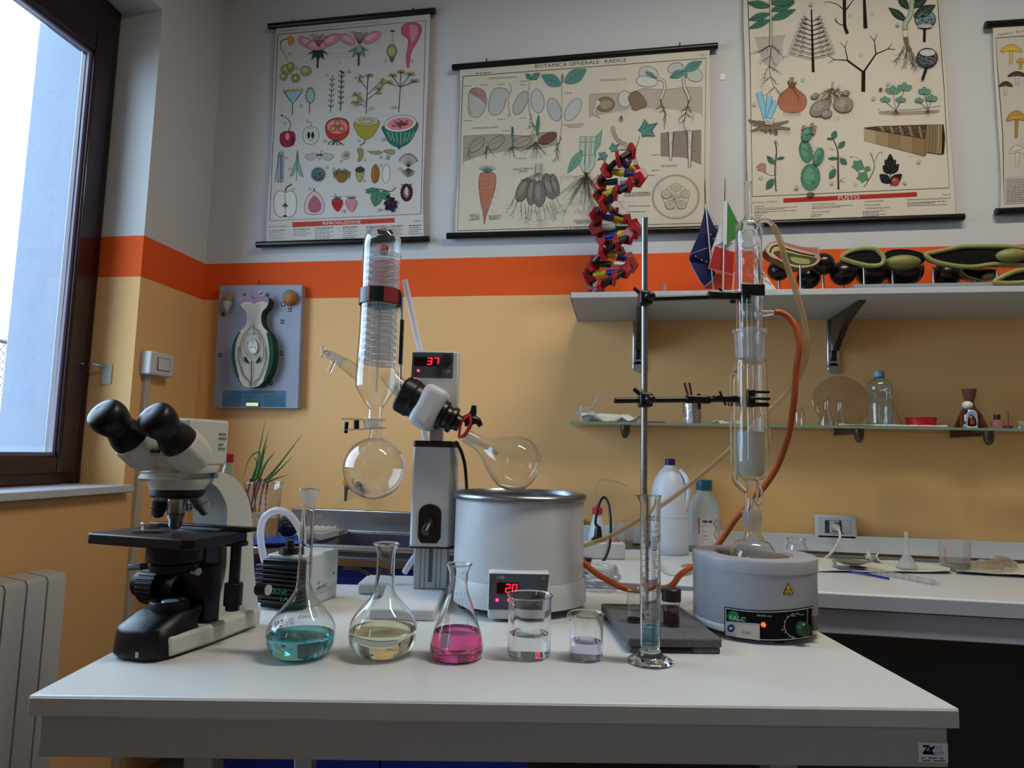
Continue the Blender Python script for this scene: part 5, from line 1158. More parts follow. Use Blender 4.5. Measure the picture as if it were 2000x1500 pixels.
# ---------- chart of roots
ch, sh = chart('wide wall chart of roots and germinating beans titled BOTANICA GENERALE: RADICE', ((883.5, 132), (1402, 90)), ((872.5, 461), (1402, 447)),
               [(898, 134), (899, 180), (897, 250), (896, 330), (890, 400), (889, 455)], [(1386, 98), (1386, 160), (1387, 250), (1386, 340), (1386, 400), (1387, 445)], PAPER, ((950, 119), (1328, 88)))
p = Print(wallink, 3.571, 860, 70)
p.line([(157, 283), (1853, 156), (1840, 1305), (120, 1360), (157, 283)], 5, INKC); D('printed_border')
p.text('BOTANICA GENERALE:  RADICE', 662, 226, 1298, 180, 25, '1c1e20'); p.text('TAV. I', 1806, 143, 1856, 139, 13, INKC); p.micro(245, 262, 360, 255, '3a3a38', 5); D('printed_title')
p.text('G. B. PARAVIA & C.', 870, 1350, 1080, 1343, 17, '1c1e20'); D('printed_publisher')
def cap(st_, x0, y, x1, h=14, dy=0): p.text(st_, x0, y, x1, y-(x1-x0)*.05+dy, h, '4a4a46')
cap('GERMINAZIONE (FAGIUOLO)', 338, 304, 540); cap('GERMINAZIONE (RICINO)', 1112, 318, 1300); cap('GERMINAZIONE (GRANO)', 226, 652, 408); cap('RADICE A FITTONE', 862, 630, 1002); cap('(FAGIUOLO)', 888, 644, 978)
cap('RADICE TUBEROSA', 510, 938, 648); cap('(DALIA)', 548, 953, 608); cap('RADICE A', 206, 1258, 274); cap('FITTONE', 214, 1274, 274); cap('(CAROTA)', 200, 1289, 274); cap('ORGANO DI', 336, 1266, 428); cap('RISERVA', 344, 1283, 416); cap('PELI RADICALI', 1542, 916, 1654); cap('RADICI AVVENTIZIE', 1200, 930, 1340); cap('(EDERA)', 1240, 946, 1300)
cap('SEZIONE TRASVERSALE', 1282, 1108, 1464); cap('DI UNA GIOVANE RADICE', 1282, 1124, 1464); cap('RADICE FASCICOLATA', 930, 1298, 1090); cap('(GRANTURCO)', 948, 1312, 1060)
for q in ((166, 350, 220), (280, 344, 330), (400, 340, 450), (556, 316, 612), (556, 342, 600), (166, 592, 222), (396, 580, 460), (552, 575, 596), (868, 400, 920), (430, 662, 482), (528, 856, 604), (1475, 830, 1532), (1475, 938, 1522), (1450, 972, 1492), (1310, 1186, 1460), (1295, 1226, 1432)): p.micro(q[0], q[1], q[2], q[1]-2, '77746c', 4)
tag(D('printed_captions'), kind='stuff')
r = random.Random(5); BEAN = 'a9aaa4'
p.blob([(205, 385), (250, 362), (300, 380), (322, 440), (312, 510), (275, 560), (232, 565), (205, 520), (196, 450)], BEAN, '2a2c2c', 3); p.blob([(205, 390), (250, 362), (300, 380), (322, 440), (318, 475), (280, 440), (240, 418)], '9c7f7c', '3a2a2a', 2)
for i in range(9): p.line([(215+i*10, 400+i*5-i*i*.3), (235+i*9, 375+i*7)], 2, '5a3a3a')
p.line([(190, 490), (205, 540), (232, 565)], 8, 'b5b0a2', 3); p.line([(186, 490), (200, 545), (230, 568)], 2, '2a2c2c', 3); D('printed_bean')
p.blob([(370, 375), (420, 362), (468, 380), (480, 420), (455, 450), (445, 500), (410, 545), (360, 550), (336, 510), (345, 430)], BEAN, '2a2c2c', 3); p.line([(480, 330), (492, 380), (470, 450), (482, 560)], 10, 'b0ada0', 3); p.line([(486, 330), (498, 380), (476, 450), (488, 560)], 2, '2a2c2c', 3); roots(p, 480, 540, 1.6, 30, 3, '2a2c2c', 1, r); D('printed_sprouting_bean')
p.ell(560, 468, 42, 90, 'a2a39d', '2a2c2c', 3, .45); p.ell(678, 455, 46, 84, 'aeb0aa', '2a2c2c', 3, -.12); p.line([(632, 290), (618, 400), (628, 560)], 13, 'b0b0a2', 3); p.line([(626, 290), (612, 400), (622, 560)], 2, '2a2c2c', 3)
roots(p, 628, 545, 1.58, 105, 5, '2f2f2c', 2, r); leaf(p, 632, 300, -2.3, 50, 15, '54857c', '20403a'); leaf(p, 634, 300, -.6, 70, 20, '54857c', '20403a'); D('printed_bean_seedling')
p.ell(795, 515, 46, 84, 'a4a8a4', '2a2c2c', 3, -.3); p.ell(925, 515, 46, 88, 'aeb1ac', '2a2c2c', 3, .55); p.line([(852, 300), (852, 590), (840, 715)], 14, 'b9b6a4', 3); p.line([(845, 300), (845, 590), (833, 715)], 2, '2f2f2c', 3)
leaf(p, 840, 345, -2.65, 150, 42, '54857c', '20403a'); leaf(p, 868, 325, -.55, 175, 46, '54857c', '20403a'); leaf(p, 850, 330, -1.55, 65, 9, '8aa896', '20403a'); roots(p, 840, 705, 1.6, 150, 6, '2f2f2c', 2, r); D('printed_bean_plant')
def soil(pts, c0): p.fill(pts, c0)
p.fill([(1040, 408), (1160, 400), (1300, 405), (1420, 368), (1560, 375), (1700, 360), (1824, 358), (1824, 545), (1700, 520), (1500, 505), (1300, 520), (1040, 565)], 'a79e90')
for i in range(420): x, y = r.uniform(1045, 1820), r.uniform(0, 1)**1.6; p.ell(x, 408-max(0, x-1300)*.06+y*125, 2.2, 1.6, '857c70' if i % 2 else '958c7f', None, 1, 0, 5); p.lay -= 1
p.lay += 1; p.line([(1040, 575), (1040, 408), (1160, 400), (1300, 405), (1420, 368), (1560, 375), (1700, 360), (1824, 358), (1824, 560)], 2.5, '4a463f'); tag(D('printed_soil'), kind='stuff')
p.base = 6e-4
p.ell(1150, 478, 66, 52, '7a6d5c', '2b2620', 3, -.1); p.ell(1156, 478, 48, 34, '94866f', '2b2620', 2, -.1); p.blob([(1090, 440), (1075, 490), (1062, 530), (1085, 560), (1112, 574), (1085, 540), (1092, 500), (1120, 470)], 'b9b3a0', '2b2620', 2); D('printed_castor_seed')
p.ell(1285, 440, 46, 58, 'b7b7ae', '2b2620', 3); p.blob([(1310, 430), (1360, 385), (1410, 420), (1440, 480), (1400, 508), (1350, 520), (1330, 480)], '7a6855', '2b2620', 3); p.line([(1320, 500), (1310, 535), (1265, 530), (1258, 560)], 14, 'b9b3a0', 3)
for i in range(5): roots(p, 1262, 555, 1.2+i*.22, 40, 2.5, '2b2620', 1, r)
D('printed_sprouting_castor')
p.ell(1450, 265, 68, 52, 'b3b5ab', '2b2620', 3, .2); p.ell(1440, 318, 76, 38, 'bfc0b4', '2b2620', 3, .1); leaf(p, 1430, 250, .55, 90, 16, '6a8a7c', '20403a'); p.line([(1520, 298), (1560, 320), (1560, 380), (1530, 450)], 20, '2b2620', 4); p.line([(1520, 298), (1560, 320), (1560, 380), (1530, 450)], 15, 'bdb8a4', 4); roots(p, 1535, 440, 1.55, 160, 7, '2b2620', 2, r, .6); D('printed_castor_seedling')
p.ell(1640, 225, 55, 36, 'aeb0a6', '2b2620', 3, -.2); p.ell(1770, 270, 62, 48, 'aeb0a6', '2b2620', 3, .5); leaf(p, 1700, 245, -.5, 140, 32, '54857c', '20403a'); leaf(p, 1700, 245, 2.7, 110, 26, '54857c', '20403a'); leaf(p, 1700, 250, 1.2, 40, 16, '7aa094', '20403a')
p.line([(1695, 280), (1700, 350), (1730, 420), (1735, 460)], 20, '2b2620', 4); p.line([(1695, 280), (1700, 350), (1730, 420), (1735, 460)], 15, 'bdb8a4', 4); roots(p, 1735, 440, 1.75, 190, 7, '2b2620', 2, r, .6); D('printed_castor_plant'); p.base = 1.5e-4
p.fill([(162, 698), (400, 686), (600, 698), (720, 672), (812, 668), (812, 760), (700, 790), (500, 800), (300, 830), (162, 880)], '988f84')
for i in range(300): x, y = r.uniform(166, 806), r.uniform(0, 1)**1.5; p.ell(x, 700-max(0, x-500)*.08+y*130, 2.2, 1.6, '7a7168' if i % 2 else '877e72', None, 1, 0, 5); p.lay -= 1
p.lay += 1; p.line([(160, 905), (162, 698), (400, 686), (600, 698), (720, 672), (812, 668), (812, 780)], 2.5, '4a463f'); tag(D('printed_soil'), kind='stuff')
p.base = 6e-4
for i, (x, y, rot) in enumerate(((255, 760, -.75), (392, 745, -.65), (572, 740, -.35), (748, 715, -.45))):
    p.ell(x, y, 68, 34, '9a8d7a' if i < 3 else '6a4a38', '2b2620', 3, rot); p.line([(x-45, y+30+i*-4), (x+50, y-38+i*6)], 2, '3a342c')
for i in range(3): roots(p, 200, 800, 1.2+i*.4, 55, 5, 'a8a294' if i == 1 else '3a342c', 0, r)
for i in range(4): roots(p, 325, 770, 1.1+i*.3, 90, 5, '4a443a', 0, r)
p.line([(505, 760), (502, 635)], 12, '4e7a6c'); leaf(p, 502, 700, -1.55, 65, 7, '4e8a78', '20403a')
for i in range(6): roots(p, 500, 770, .6+i*.38, 85, 4.5, '4a443a', 0, r)
p.line([(668, 735), (672, 680)], 16, 'b0ac94'); leaf(p, 674, 700, -1.5, 150, 11, '4e8a78', '20403a')
for i in range(10): roots(p, 664, 740, .5+i*.24, 120, 4.5, '4a443a', 0, r)
D('printed_wheat_seedlings'); p.base = 1.5e-4
p.blob([(272, 985), (290, 955), (330, 950), (370, 955), (388, 985), (380, 1070), (352, 1160), (322, 1250), (306, 1315), (300, 1240), (280, 1150), (270, 1060)], 'a8705c', '3c2820', 3)
for i in range(9): p.line([(280+i*3, 990+i*28), (345-i*2, 984+i*28)], 2, '7a4c3c')
for i in range(7): a = -2.5+i*.32; p.fill([(320, 955), (324+75*math.cos(a), 955+60*math.sin(a)), (338, 955)], '4f8276', '20403a', 2)
for i in range(10): s = 1 if i % 2 else -1; roots(p, 330+s*(48-i*4), 1040+i*24, PI/2-s*.7, 45, 2, '3c2820', 0, r)
D('printed_carrot')
for x, y, rx, ry, rot in ((580, 1075, 45, 90, .45), (640, 1090, 36, 92, .12), (760, 1050, 48, 92, -.3), (800, 1040, 26, 80, -.25), (690, 1100, 44, 92, 0)):
    p.ell(x, y, rx, ry, '6f6862', '201d1a', 3, rot); p.ell(x-8, y-10, rx*.4, ry*.6, '857d75', None, 1, rot)
for i in range(13): roots(p, 520+i*24, 1120+70*math.sin(i*.26), 1.95-i*.07, 120, 3, '201d1a', 1, r)
p.line([(682, 890), (680, 965)], 34, 'a9a598'); p.line([(665, 890), (664, 965)], 2, '201d1a'); p.line([(700, 890), (698, 965)], 2, '201d1a')
for i in range(6): p.line([(682, 955), (560+i*45, 1010)], 5, '6f6862')
D('printed_dahlia_tubers')
for x, w in ((992, 40), (1032, 30), (1072, 34)):
    p.line([(x, 700), (x-4 if x < 1030 else x-10, 900), (1020, 955)], w, '2e4a40'); p.line([(x, 702), (x-4 if x < 1030 else x-10, 900), (1020, 952)], w-6, 'a4b2a2')
    for yy in (740, 830): p.line([(x-w/2, yy), (x+w/2, yy+3)], 3, '2e4a40')
leaf(p, 990, 800, 2.15, 185, 30, '6a9484', '23443a'); p.fill([(1085, 700), (1128, 655), (1115, 760), (1070, 830)], '6a9484', '23443a', 2)
for i in range(34): a = .55+i*.062; roots(p, 1000+i*1.2, 955, a+.05, 200+r.uniform(-40, 120), 3.2, '34302a', 1 if i % 3 == 0 else 0, r)
D('printed_maize_roots')
p.line([(1200, 630), (1230, 720), (1310, 770), (1345, 830), (1370, 905)], 26, '4a4438', 4); p.line([(1200, 630), (1230, 720), (1310, 770), (1345, 830), (1370, 905)], 20, 'a39a86', 4)
for i in range(16): p.line([(1195+i*9, 650+i*11), (1180+i*8, 672+i*12)], 2, '4a4438')
def ivy(x, y, s, rot): p.fill([(x+s*q*math.cos(rot+a), y+s*q*math.sin(rot+a)) for a, q in ((0, 1.2), (.5, .55), (1.1, .95), (1.7, .5), (2.6, .6), (3.14, .35), (3.7, .6), (4.6, .5), (5.2, .95), (5.8, .55))], '44756c', '1c3a34', 3); [p.line([(x-s*.3*math.cos(rot), y-s*.3*math.sin(rot)), (x+s*.8*math.cos(rot+a), y+s*.8*math.sin(rot+a))], 2, '8fb0a6') for a in (-1, 0, 1)]
ivy(1430, 660, 85, -.55); ivy(1205, 785, 45, -.6); ivy(1140, 835, 45, 2.5); p.line([(1390, 700), (1370, 770), (1350, 800)], 4, '3a4a40', 3); p.line([(1240, 795), (1300, 790), (1315, 770)], 4, '3a4a40', 3); D('printed_ivy')
p.fill([(1536, 678), (1600, 670), (1700, 660), (1820, 655), (1820, 900), (1700, 850), (1536, 840)], '83786c')
for i in range(260): p.ell(r.uniform(1540, 1815), r.uniform(670, 840), 3, 2, '5e544a' if i % 2 else '746a5e', None, 1, 0, 5); p.lay -= 1
p.lay += 1
for x0, x1, y1 in ((1608, 1606, 875), (1740, 1738, 925)):
    p.line([(x0, 668), (x1, y1)], 46, '4a4038', 0, 18); p.line([(x0, 665), (x1, y1)], 30, 'c3beae', 0, 9)
    for i in range(60): p.ell(x0+r.uniform(-13, 13), r.uniform(670, 790), 2, 2, '3a342e', None, 1, 0, 5); p.lay -= 1
    p.lay += 1
tag(D('printed_root_hairs'), kind='stuff')
for rr_, c in ((168, '8d8672'), (158, 'bdb6a4'), (154, '8d8672'), (151, 'c0b9a8')): p.ell(1642, 1124, rr_, rr_*.93, c, None, 1, 0, 48)
p.ell(1642, 1124, 90, 86, 'c0b9a8', '6a654f', 3)
for i in range(5):
    a = -PI/2+i*2*PI/5; p.ell(1642+68*math.cos(a), 1124+66*math.sin(a), 34, 30, 'b5ae9a', '6a654f', 3)
    for j in range(5): b = j*1.26; p.ell(1642+66*math.cos(a)+15*math.cos(b), 1124+64*math.sin(a)+13*math.sin(b), 7, 7, 'c4bdab', '6a654f', 2, 0, 10)
for i in range(40): a, q = r.uniform(0, 6.3), r.uniform(0, 30); p.ell(1642+q*math.cos(a), 1124+q*math.sin(a)*1.3, 4, 4, 'c4bdab', '8a8470', 1.2, 0, 8)
for q in (((1500, 955), (1600, 1070)), ((1500, 985), (1545, 1090)), ((1440, 1010), (1530, 1080))): p.line(q, 1.5, '77746c')
D('printed_root_section')

# ---------- chart of stems
ch, sh = chart('wall chart of stems, cactus, bulb and potatoes titled FUSTO', ((1436, -215), (1842, -240)), ((1492, 437), (1883, 424)),
               [(1450, -212), (1452, -60), (1452, 40), (1455, 120), (1457, 200), (1458, 280), (1460, 350), (1464, 434)], [(1826, -238), (1832, -60), (1838, 60), (1848, 160), (1853, 240), (1860, 320), (1864, 380), (1866, 424)], PAPER)
p = Print(wallink, 3.333, 1420, 0)
p.line([(100, -600), (136, 0), (150, 400), (165, 1280), (1447, 1223), (1412, 560), (1370, 0), (1330, -680)], 5, INKC); D('printed_border')
G1, G2, GV = '3d6e58', '54876c', '1c3a2c'
for x, y, a, L, w in ((280, 130, 2.75, 150, 22), (285, 130, -.4, 175, 26), (275, 90, 2.85, 140, 24), (290, 70, -.35, 160, 24), (280, 40, 3.3, 150, 24), (288, 20, -.1, 150, 24), (283, 10, -1.2, 120, 24)): leaf(p, x, y, a, L, w, G1, GV)
p.line([(284, 0), (286, 300)], 15, '2a3a2e'); p.line([(284, 0), (286, 300)], 9, 'b9b59c'); D('printed_seedling')
p.fill([(180, 245), (380, 232), (360, 300), (350, 400), (300, 470), (230, 400), (200, 320)], 'a9a399')
for i in range(160): x, y = r.uniform(190, 370), r.uniform(0, 1)**1.6; p.ell(x, 248+y*110, 2, 1.5, '837d74', None, 1, 0, 5); p.lay -= 1
p.lay += 1; p.line([(178, 245), (384, 232)], 2, '4a463f'); roots(p, 288, 290, 1.57, 280, 6, '2a2622', 2, r, .5); roots(p, 284, 290, 2.4, 120, 5, '2a2622', 1, r); roots(p, 290, 290, .7, 110, 5, '2a2622', 1, r); tag(D('printed_root_in_soil'), kind='stuff')
BK = '16150f'
p.line([(549, 60), (556, 300), (561, 470)], 9, BK, 0, 20)
for i in range(9):
    y = 100+i*30; L = 50+i*13
    for s in (-1, 1):
        a = -PI/2+s*(1.0+i*.02); x1, y1 = 552+math.cos(a)*L, y+40+math.sin(a)*L*.6; p.line([(552, y+40), (x1, y1)], 5, BK, 0, 2)
        for t in (.4, .7, .9):
            xx, yy = 552+(x1-552)*t, y+40+(y1-y-40)*t; p.line([(xx, yy), (xx+s*24, yy-26)], 2.6, BK); p.line([(xx, yy), (xx+s*32, yy-4)], 2.4, BK)
num(p, 2, 547, 25, 12); D('printed_fir_tree')
p.line([(764, -10), (765, 150), (772, 190), (785, 220)], 22, BK, 2); p.line([(765, 70), (720, 30), (660, 12), (630, 20)], 7, BK, 2, 3); p.line([(770, 70), (800, 30), (830, -10)], 9, BK, 2, 5); p.line([(758, 165), (720, 150), (705, 110)], 7, BK, 2, 3); p.line([(716, 150), (700, 125)], 4, BK); num(p, 3, 802, 105, 12); p.line([(893, -10), (901, 185)], 18, BK, 0, 27); num(p, 4, 943, 92, 12); D('printed_bare_trunks')
p.line([(887, 598), (888, 465)], 26, BK); twigs(p, 888, 470, -2.53, 125, 13, BK, 0, r)
for a, L, w in ((-2.53, 125, 13), (-.95, 140, 13)):
    x1, y1 = 888+math.cos(a)*L, 465+math.sin(a)*L; p.line([(888, 470), (x1, y1)], w, BK, 0, w*.7)
    for d in (-.75, .55):
        b = a+d*(1 if a > -2 else -1); x2, y2 = x1+math.cos(b)*85, y1+math.sin(b)*85; p.line([(x1, y1), (x2, y2)], 8, BK, 0, 5)
        for e in (-.55, .5): p.line([(x2, y2), (x2+math.cos(b+e)*48, y2+math.sin(b+e)*48)], 5, BK, 0, 3)
num(p, 5, 870, 358, 13); D('printed_forked_trunk')
for x, y, a, L, w in ((1165, 135, -2.5, 140, 26), (1180, 60, -2.2, 120, 26), (1210, 50, -.6, 120, 24), (1215, 110, -.5, 160, 34), (1215, 10, -1.1, 100, 22)): leaf(p, x, y, a, L, w, '26362c', '5d7866')
p.line([(1205, 0), (1195, 90), (1160, 150), (1160, 190)], 32, '2b3a2e', 3); p.line([(1205, 0), (1195, 90), (1160, 150), (1160, 190)], 26, '9aa98a', 3); p.fill([(1145, 195), (1175, 195), (1176, 240), (1147, 240)], 'c4bdac', '4a463f', 1.5); p.line([(1162, 240), (1175, 300), (1200, 330)], 34, '6a5c48', 3, 18)
for i in range(8): roots(p, 1150+i*9, 300+i*6, 2.1-i*.14, 110, 5, '4a3f30', 1, r)
num(p, 6, 1112, 157, 12); D('printed_stem_and_root')
for x, y, c, hx1, hy1, top in ((1290, 128, '7c9a9c', 1284, 275, 1), (1303, 375, '57595c', 1272, 520, 0)):
    p.line([(x-4, y+62), (hx1, hy1)], 18, BK); p.ell(x, y, 70, 64, '20221f'); p.ell(x, y, 63, 57, c)
    for i in range(60): a, q = r.uniform(0, 6.3), r.uniform(0, .95)**.5; p.ell(x+58*q*math.cos(a), y+52*q*math.sin(a), 6, 5, '6a878a' if top else '6f7174', '3d4a4c' if top else '3a3b3e', 1.2, 0, 7)
    if not top: p.ell(x+2, y-32, 50, 22, 'b9b5aa')
    else: p.ell(x, y+42, 50, 12, 'a9a79c')
tag(D('printed_magnifiers'), kind='stuff')
p.blob([(422, 540), (455, 580), (505, 620), (518, 670), (490, 720), (420, 735), (355, 715), (330, 665), (350, 610), (395, 575)], 'a0684c', '3a2014', 3)
for i in range(9): p.line([(345+i*19, 690), (360+i*15, 620), (415+i*2, 560)], 2, '7c4a34', 3)
p.line([(418, 560), (440, 600), (465, 630), (458, 660)], 3, '3a2014', 3); p.fill([(392, 535), (405, 520), (412, 545), (422, 515), (436, 540), (456, 530), (440, 570), (405, 570)], '7c4630', '3a2014', 2); p.line([(422, 502), (422, 530)], 30, '6a8a64'); 
for i in range(14): roots(p, 370+i*8, 728+6*math.sin(i*.25), 1.9-i*.05, 28, 2, '2c2018', 0, r)
num(p, 8, 493, 522, 12); D('printed_onion_bulb')
for x, y, a, L, w in ((255, 770, -1.85, 175, 20), (265, 770, -1.5, 145, 18), (272, 770, -1.2, 120, 18)):
    c, s = math.cos(a), math.sin(a); p.fill([(x-s*w, y+c*w), (x+s*w, y-c*w), (x+s*w+c*L, y-c*w+s*L), (x-s*w+c*L, y+c*w+s*L)], '7fb0c4', '27485a', 3)
for i in range(9): a = 2.4+i*.2; p.line([(285+r.uniform(-30, 30), 815), (285+150*math.cos(a*1.25), 830+50*math.sin(a*2))], 26, '6d6052', 0, 9)
for x, y, x2, y2 in ((290, 820, 160, 852), (290, 815, 205, 790), (290, 820, 400, 790), (290, 825, 412, 840), (290, 830, 320, 880), (270, 830, 240, 860)): p.line([(x, y), (x2, y2)], 30, '2e271f', 0, 14); p.line([(x, y), (x2, y2)], 25, '796c5b', 0, 10)
for i in range(24): roots(p, 180+i*10, 845+r.uniform(-8, 14), 1.57+r.uniform(-.3, .3), 30, 1.8, '2e271f', 0, r)
p.fill([(232, 770), (245, 800), (265, 780), (285, 800), (312, 765), (296, 815), (248, 812)], 'a6a490', '3a3a2c', 2); num(p, 7, 180, 680, 12); D('printed_iris_rhizome')
p.line([(688, 532), (686, 580)], 20, '9a9484')
for i in range(11): roots(p, 686, 575, .5+i*.22, 90, 6, '5a5244', 1, r)
for x, y, rx, ry, rot in ((605, 702, 72, 48, -.6), (648, 742, 36, 26, -.2), (757, 680, 64, 52, .1), (572, 625, 26, 18, -.3), (772, 605, 26, 16, .1)): p.ell(x, y, rx, ry, '857c6e', '2c2820', 3, rot); p.ell(x-10, y-8, rx*.5, ry*.5, '978e80', None, 1, rot); p.ell(x+12, y+6, 4, 2.5, '3a342a')
for i in range(20): a = i*.4; roots(p, 680+140*math.cos(a)*(.6+.4*r.random()), 700+65*math.sin(a), PI/2+r.uniform(-.8, .8), 34, 2, '3a342a', 0, r)
num(p, 9, 728, 567, 12); D('printed_potatoes')
p.fill([(985, 730), (1385, 714), (1380, 735), (1300, 745), (1100, 752), (990, 745)], '9a8578'); p.line([(980, 705), (1010, 728), (1100, 718), (1230, 712), (1390, 690)], 3.5, '2c3a2c', 3)
for cx, cy, hs in ((1100, 715, ((-20, -110, 1), (55, -130, 1), (-70, -55, .7), (30, -55, .7))), (1310, 712, ((-25, -105, .85), (20, -60, .8), (-60, -50, .6)))):
    for dx, dy, s in hs:
        p.line([(cx, cy), (cx+dx*.6, cy+dy*.55), (cx+dx, cy+dy)], 3, '2c3a2c', 3)
        for a in (-2.6, -1.57, -.5): p.ell(cx+dx+26*s*math.cos(a), cy+dy+22*s*math.sin(a), 27*s, 19*s, '5f8a72', '20382c', 2, a)
    for i in range(9): roots(p, cx, cy+4, .5+i*.26, 44, 2, '2c2820', 0, r)
p.fill(star(1048, 546, 7, 15, 6), 'b9b4a6', '5a5a50', 1.5); p.ell(1000, 583, 9, 12, '7a4438', '2c1c14'); p.line([(1040, 560), (1035, 600), (1010, 580)], 2, '2c3a2c', 2); num(p, 10, 953, 640, 12); D('printed_strawberry_runner')
for i in range(5):
    x0, x1 = [893, 968, 1050, 1125, 1208, 1290][i:i+2]; f1 = lambda x: 832+(x-893)*.185; f2 = lambda x: 918+(x-893)*.248
    p.fill([(x0, f1(x0)), (x1, f1(x1)), (x1, f2(x1)), (x0, f2(x0))], ['a49478', '96805f', '8a7050', '937a58', '876c4a'][i], '3a2c1c', 2)
    for k_ in range(6): xx = x0+(x1-x0)*k_/6; p.line([(xx, f1(xx)), (xx, f2(xx))], 1.2, '5e4a34')
p.fill([(893, 832), (975, 822), (1300, 812), (1290, 905)], '4a362a', '2a1c14', 2)
for i in range(5): x = 1000+i*62; p.line([(x, 822), (x+20, 858+i*10)], 16, '7d6a58')
for i in range(90): x = r.uniform(975, 1290); p.ell(x, r.uniform(825, 828+(x-960)*.22), 3, 2, '9c8b78', None, 1, 0, 5); p.lay -= 1
p.lay += 1
p.fill([(1290, 905), (1300, 812), (1408, 810), (1418, 900), (1412, 1000), (1390, 1005), (1300, 990), (1288, 1016)], '7b6a50', '2a1c14', 2)
for i in range(5): x = 1310+i*20; p.line([(x+6, 815), (x+10, 890), (x, 995)], 4 if i > 2 else 2, 'b59d5c' if i > 2 else '3a2c1c')
p.fill([(1400, 812), (1410, 812), (1420, 900), (1412, 1000), (1396, 1004)], '1f1a14'); num(p, 16, 1248, 1052, 13); p.line([(1175, 1020), (1260, 1016), (1310, 995)], 1.5, '77746c'); tag(D('printed_wood_block'), kind='stuff')
CG = '4a7a60'
for x, y, rx, ry, rot in ((543, 1155, 62, 88, .05), (513, 985, 40, 72, -.2), (595, 1020, 32, 58, .3), (520, 875, 32, 48, .35)):
    p.ell(x, y, rx, ry, CG, '1f3a2c', 3, rot); p.ell(x-8, y-10, rx*.55, ry*.6, '5d8f74', None, 1, rot)
    for i in range(22): a = i*.286; p.line([(x+rx*math.cos(a), y+ry*math.sin(a)), (x+(rx+12)*math.cos(a), y+(ry+12)*math.sin(a))], 1.5, '22382c')
    for i in range(7): a, q = r.uniform(0, 6.3), r.uniform(.1, .7); cx, cy = x+rx*q*math.cos(a), y+ry*q*math.sin(a); p.line([(cx-7, cy-7), (cx, cy), (cx+7, cy-7)], 1.8, '1f3a2c')
for x, y in ((498, 830), (552, 815), (570, 832), (566, 858)): p.ell(x, y, 10, 16, '8a7a64', '2c2a1c', 2, .5)
p.ell(545, 1265, 26, 12, '5a5546', '2c2a1c'); num(p, 12, 455, 1218, 12); D('printed_cactus')
p.line([(315, 920), (322, 1000), (312, 1100), (318, 1245)], 9, '3a4436', 3); p.line([(320, 950), (305, 925), (322, 915), (335, 950)], 3, '3a4436', 3); p.line([(326, 980), (308, 1040), (328, 1100), (306, 1180), (326, 1245)], 3, '6c7260', 4); p.fill([(190, 1085), (225, 1060), (252, 1068), (252, 1120), (262, 1132), (235, 1118), (200, 1110)], 'a87878', '4a2c30', 2); p.line([(250, 1125), (280, 1142), (310, 1140)], 3, '3a4436', 2)
leaf(p, 308, 1070, -2.3, 72, 18, '47705e', GV); leaf(p, 325, 1035, -.2, 50, 10, '47705e', GV); leaf(p, 300, 1165, 2.15, 80, 22, '47705e', GV); num(p, 11, 220, 1158, 12); D('printed_bindweed')
p.line([(690, 905), (720, 980), (722, 1060), (725, 1235)], 7, '4c3c2c', 3, 14)
for x, y, a, L, w in ((690, 908, -1.3, 60, 20), (725, 965, -.8, 62, 18), (690, 905, 3.2, 40, 8), (720, 1030, 3.1, 62, 10), (735, 1035, .6, 55, 18), (705, 1100, 2.1, 72, 20)): leaf(p, x, y, a, L, w, '47755f', GV)
for x, y, a in ((695, 975, 3.5), (722, 1030, -.4), (735, 1175, -.7), (738, 1180, .2), (700, 1090, 3.6)): p.line([(x, y), (x+38*math.cos(a), y+38*math.sin(a))], 4, '4c3c2c', 0, 1)
num(p, 13, 682, 1192, 12); D('printed_hawthorn')
p.line([(890, 1220), (935, 1150), (960, 1080), (940, 1010), (930, 995)], 6, '4c5a3c', 3); p.line([(965, 1050), (985, 1000), (1010, 990), (1005, 1002)], 4, '4c5a3c', 3); p.line([(890, 1090), (850, 1030), (800, 1020), (815, 1032)], 3, '4c5a3c', 3)
for x, y, s in ((855, 1078, 48), (885, 1152, 46), (915, 1100, 24)): p.fill([(x+s*(1 if i % 2 else .68)*math.cos(i*.57), y+s*.9*(1 if i % 2 else .68)*math.sin(i*.57)) for i in range(11)], '4f7f62', GV, 2)
num(p, 14, 838, 1203, 12); D('printed_vine_tendril')
p.line([(1066, 1215), (1062, 1010)], 6, '14180f')
for x, y, a, L, w in ((1062, 1090, -1.57, 88, 22), (1062, 1130, -2.3, 70, 22), (1064, 1130, -.85, 82, 22), (1060, 1190, -2.45, 85, 28), (1064, 1195, -.7, 95, 28), (1062, 1110, -1.1, 80, 16), (1062, 1110, -2.0, 80, 16)): leaf(p, x, y, a, L, w, '12161a', '3a4442', '08090a')
p.ell(1095, 1180, 26, 26, '9e3a2e', '3a120c', 2); p.ell(1088, 1172, 8, 6, 'c77a6c'); num(p, 15, 1158, 1188, 12); D('printed_butcher_broom')
p.fill([(367, 1291), (1237, 1250), (1237, 1280), (367, 1321)], '9c2c26'); D('printed_title_bar'); p.base = 4e-4; p.text('FUSTO', 725, 1300, 862, 1294, 23, 'd8d2c8'); D('printed_title'); p.base = 1.5e-4
p.text('BOTANICA GENERALE', 162, 1326, 330, 1318, 11, '4a4a46'); p.text('TAV. II', 1400, 1276, 1453, 1273, 14, '2a2a28')
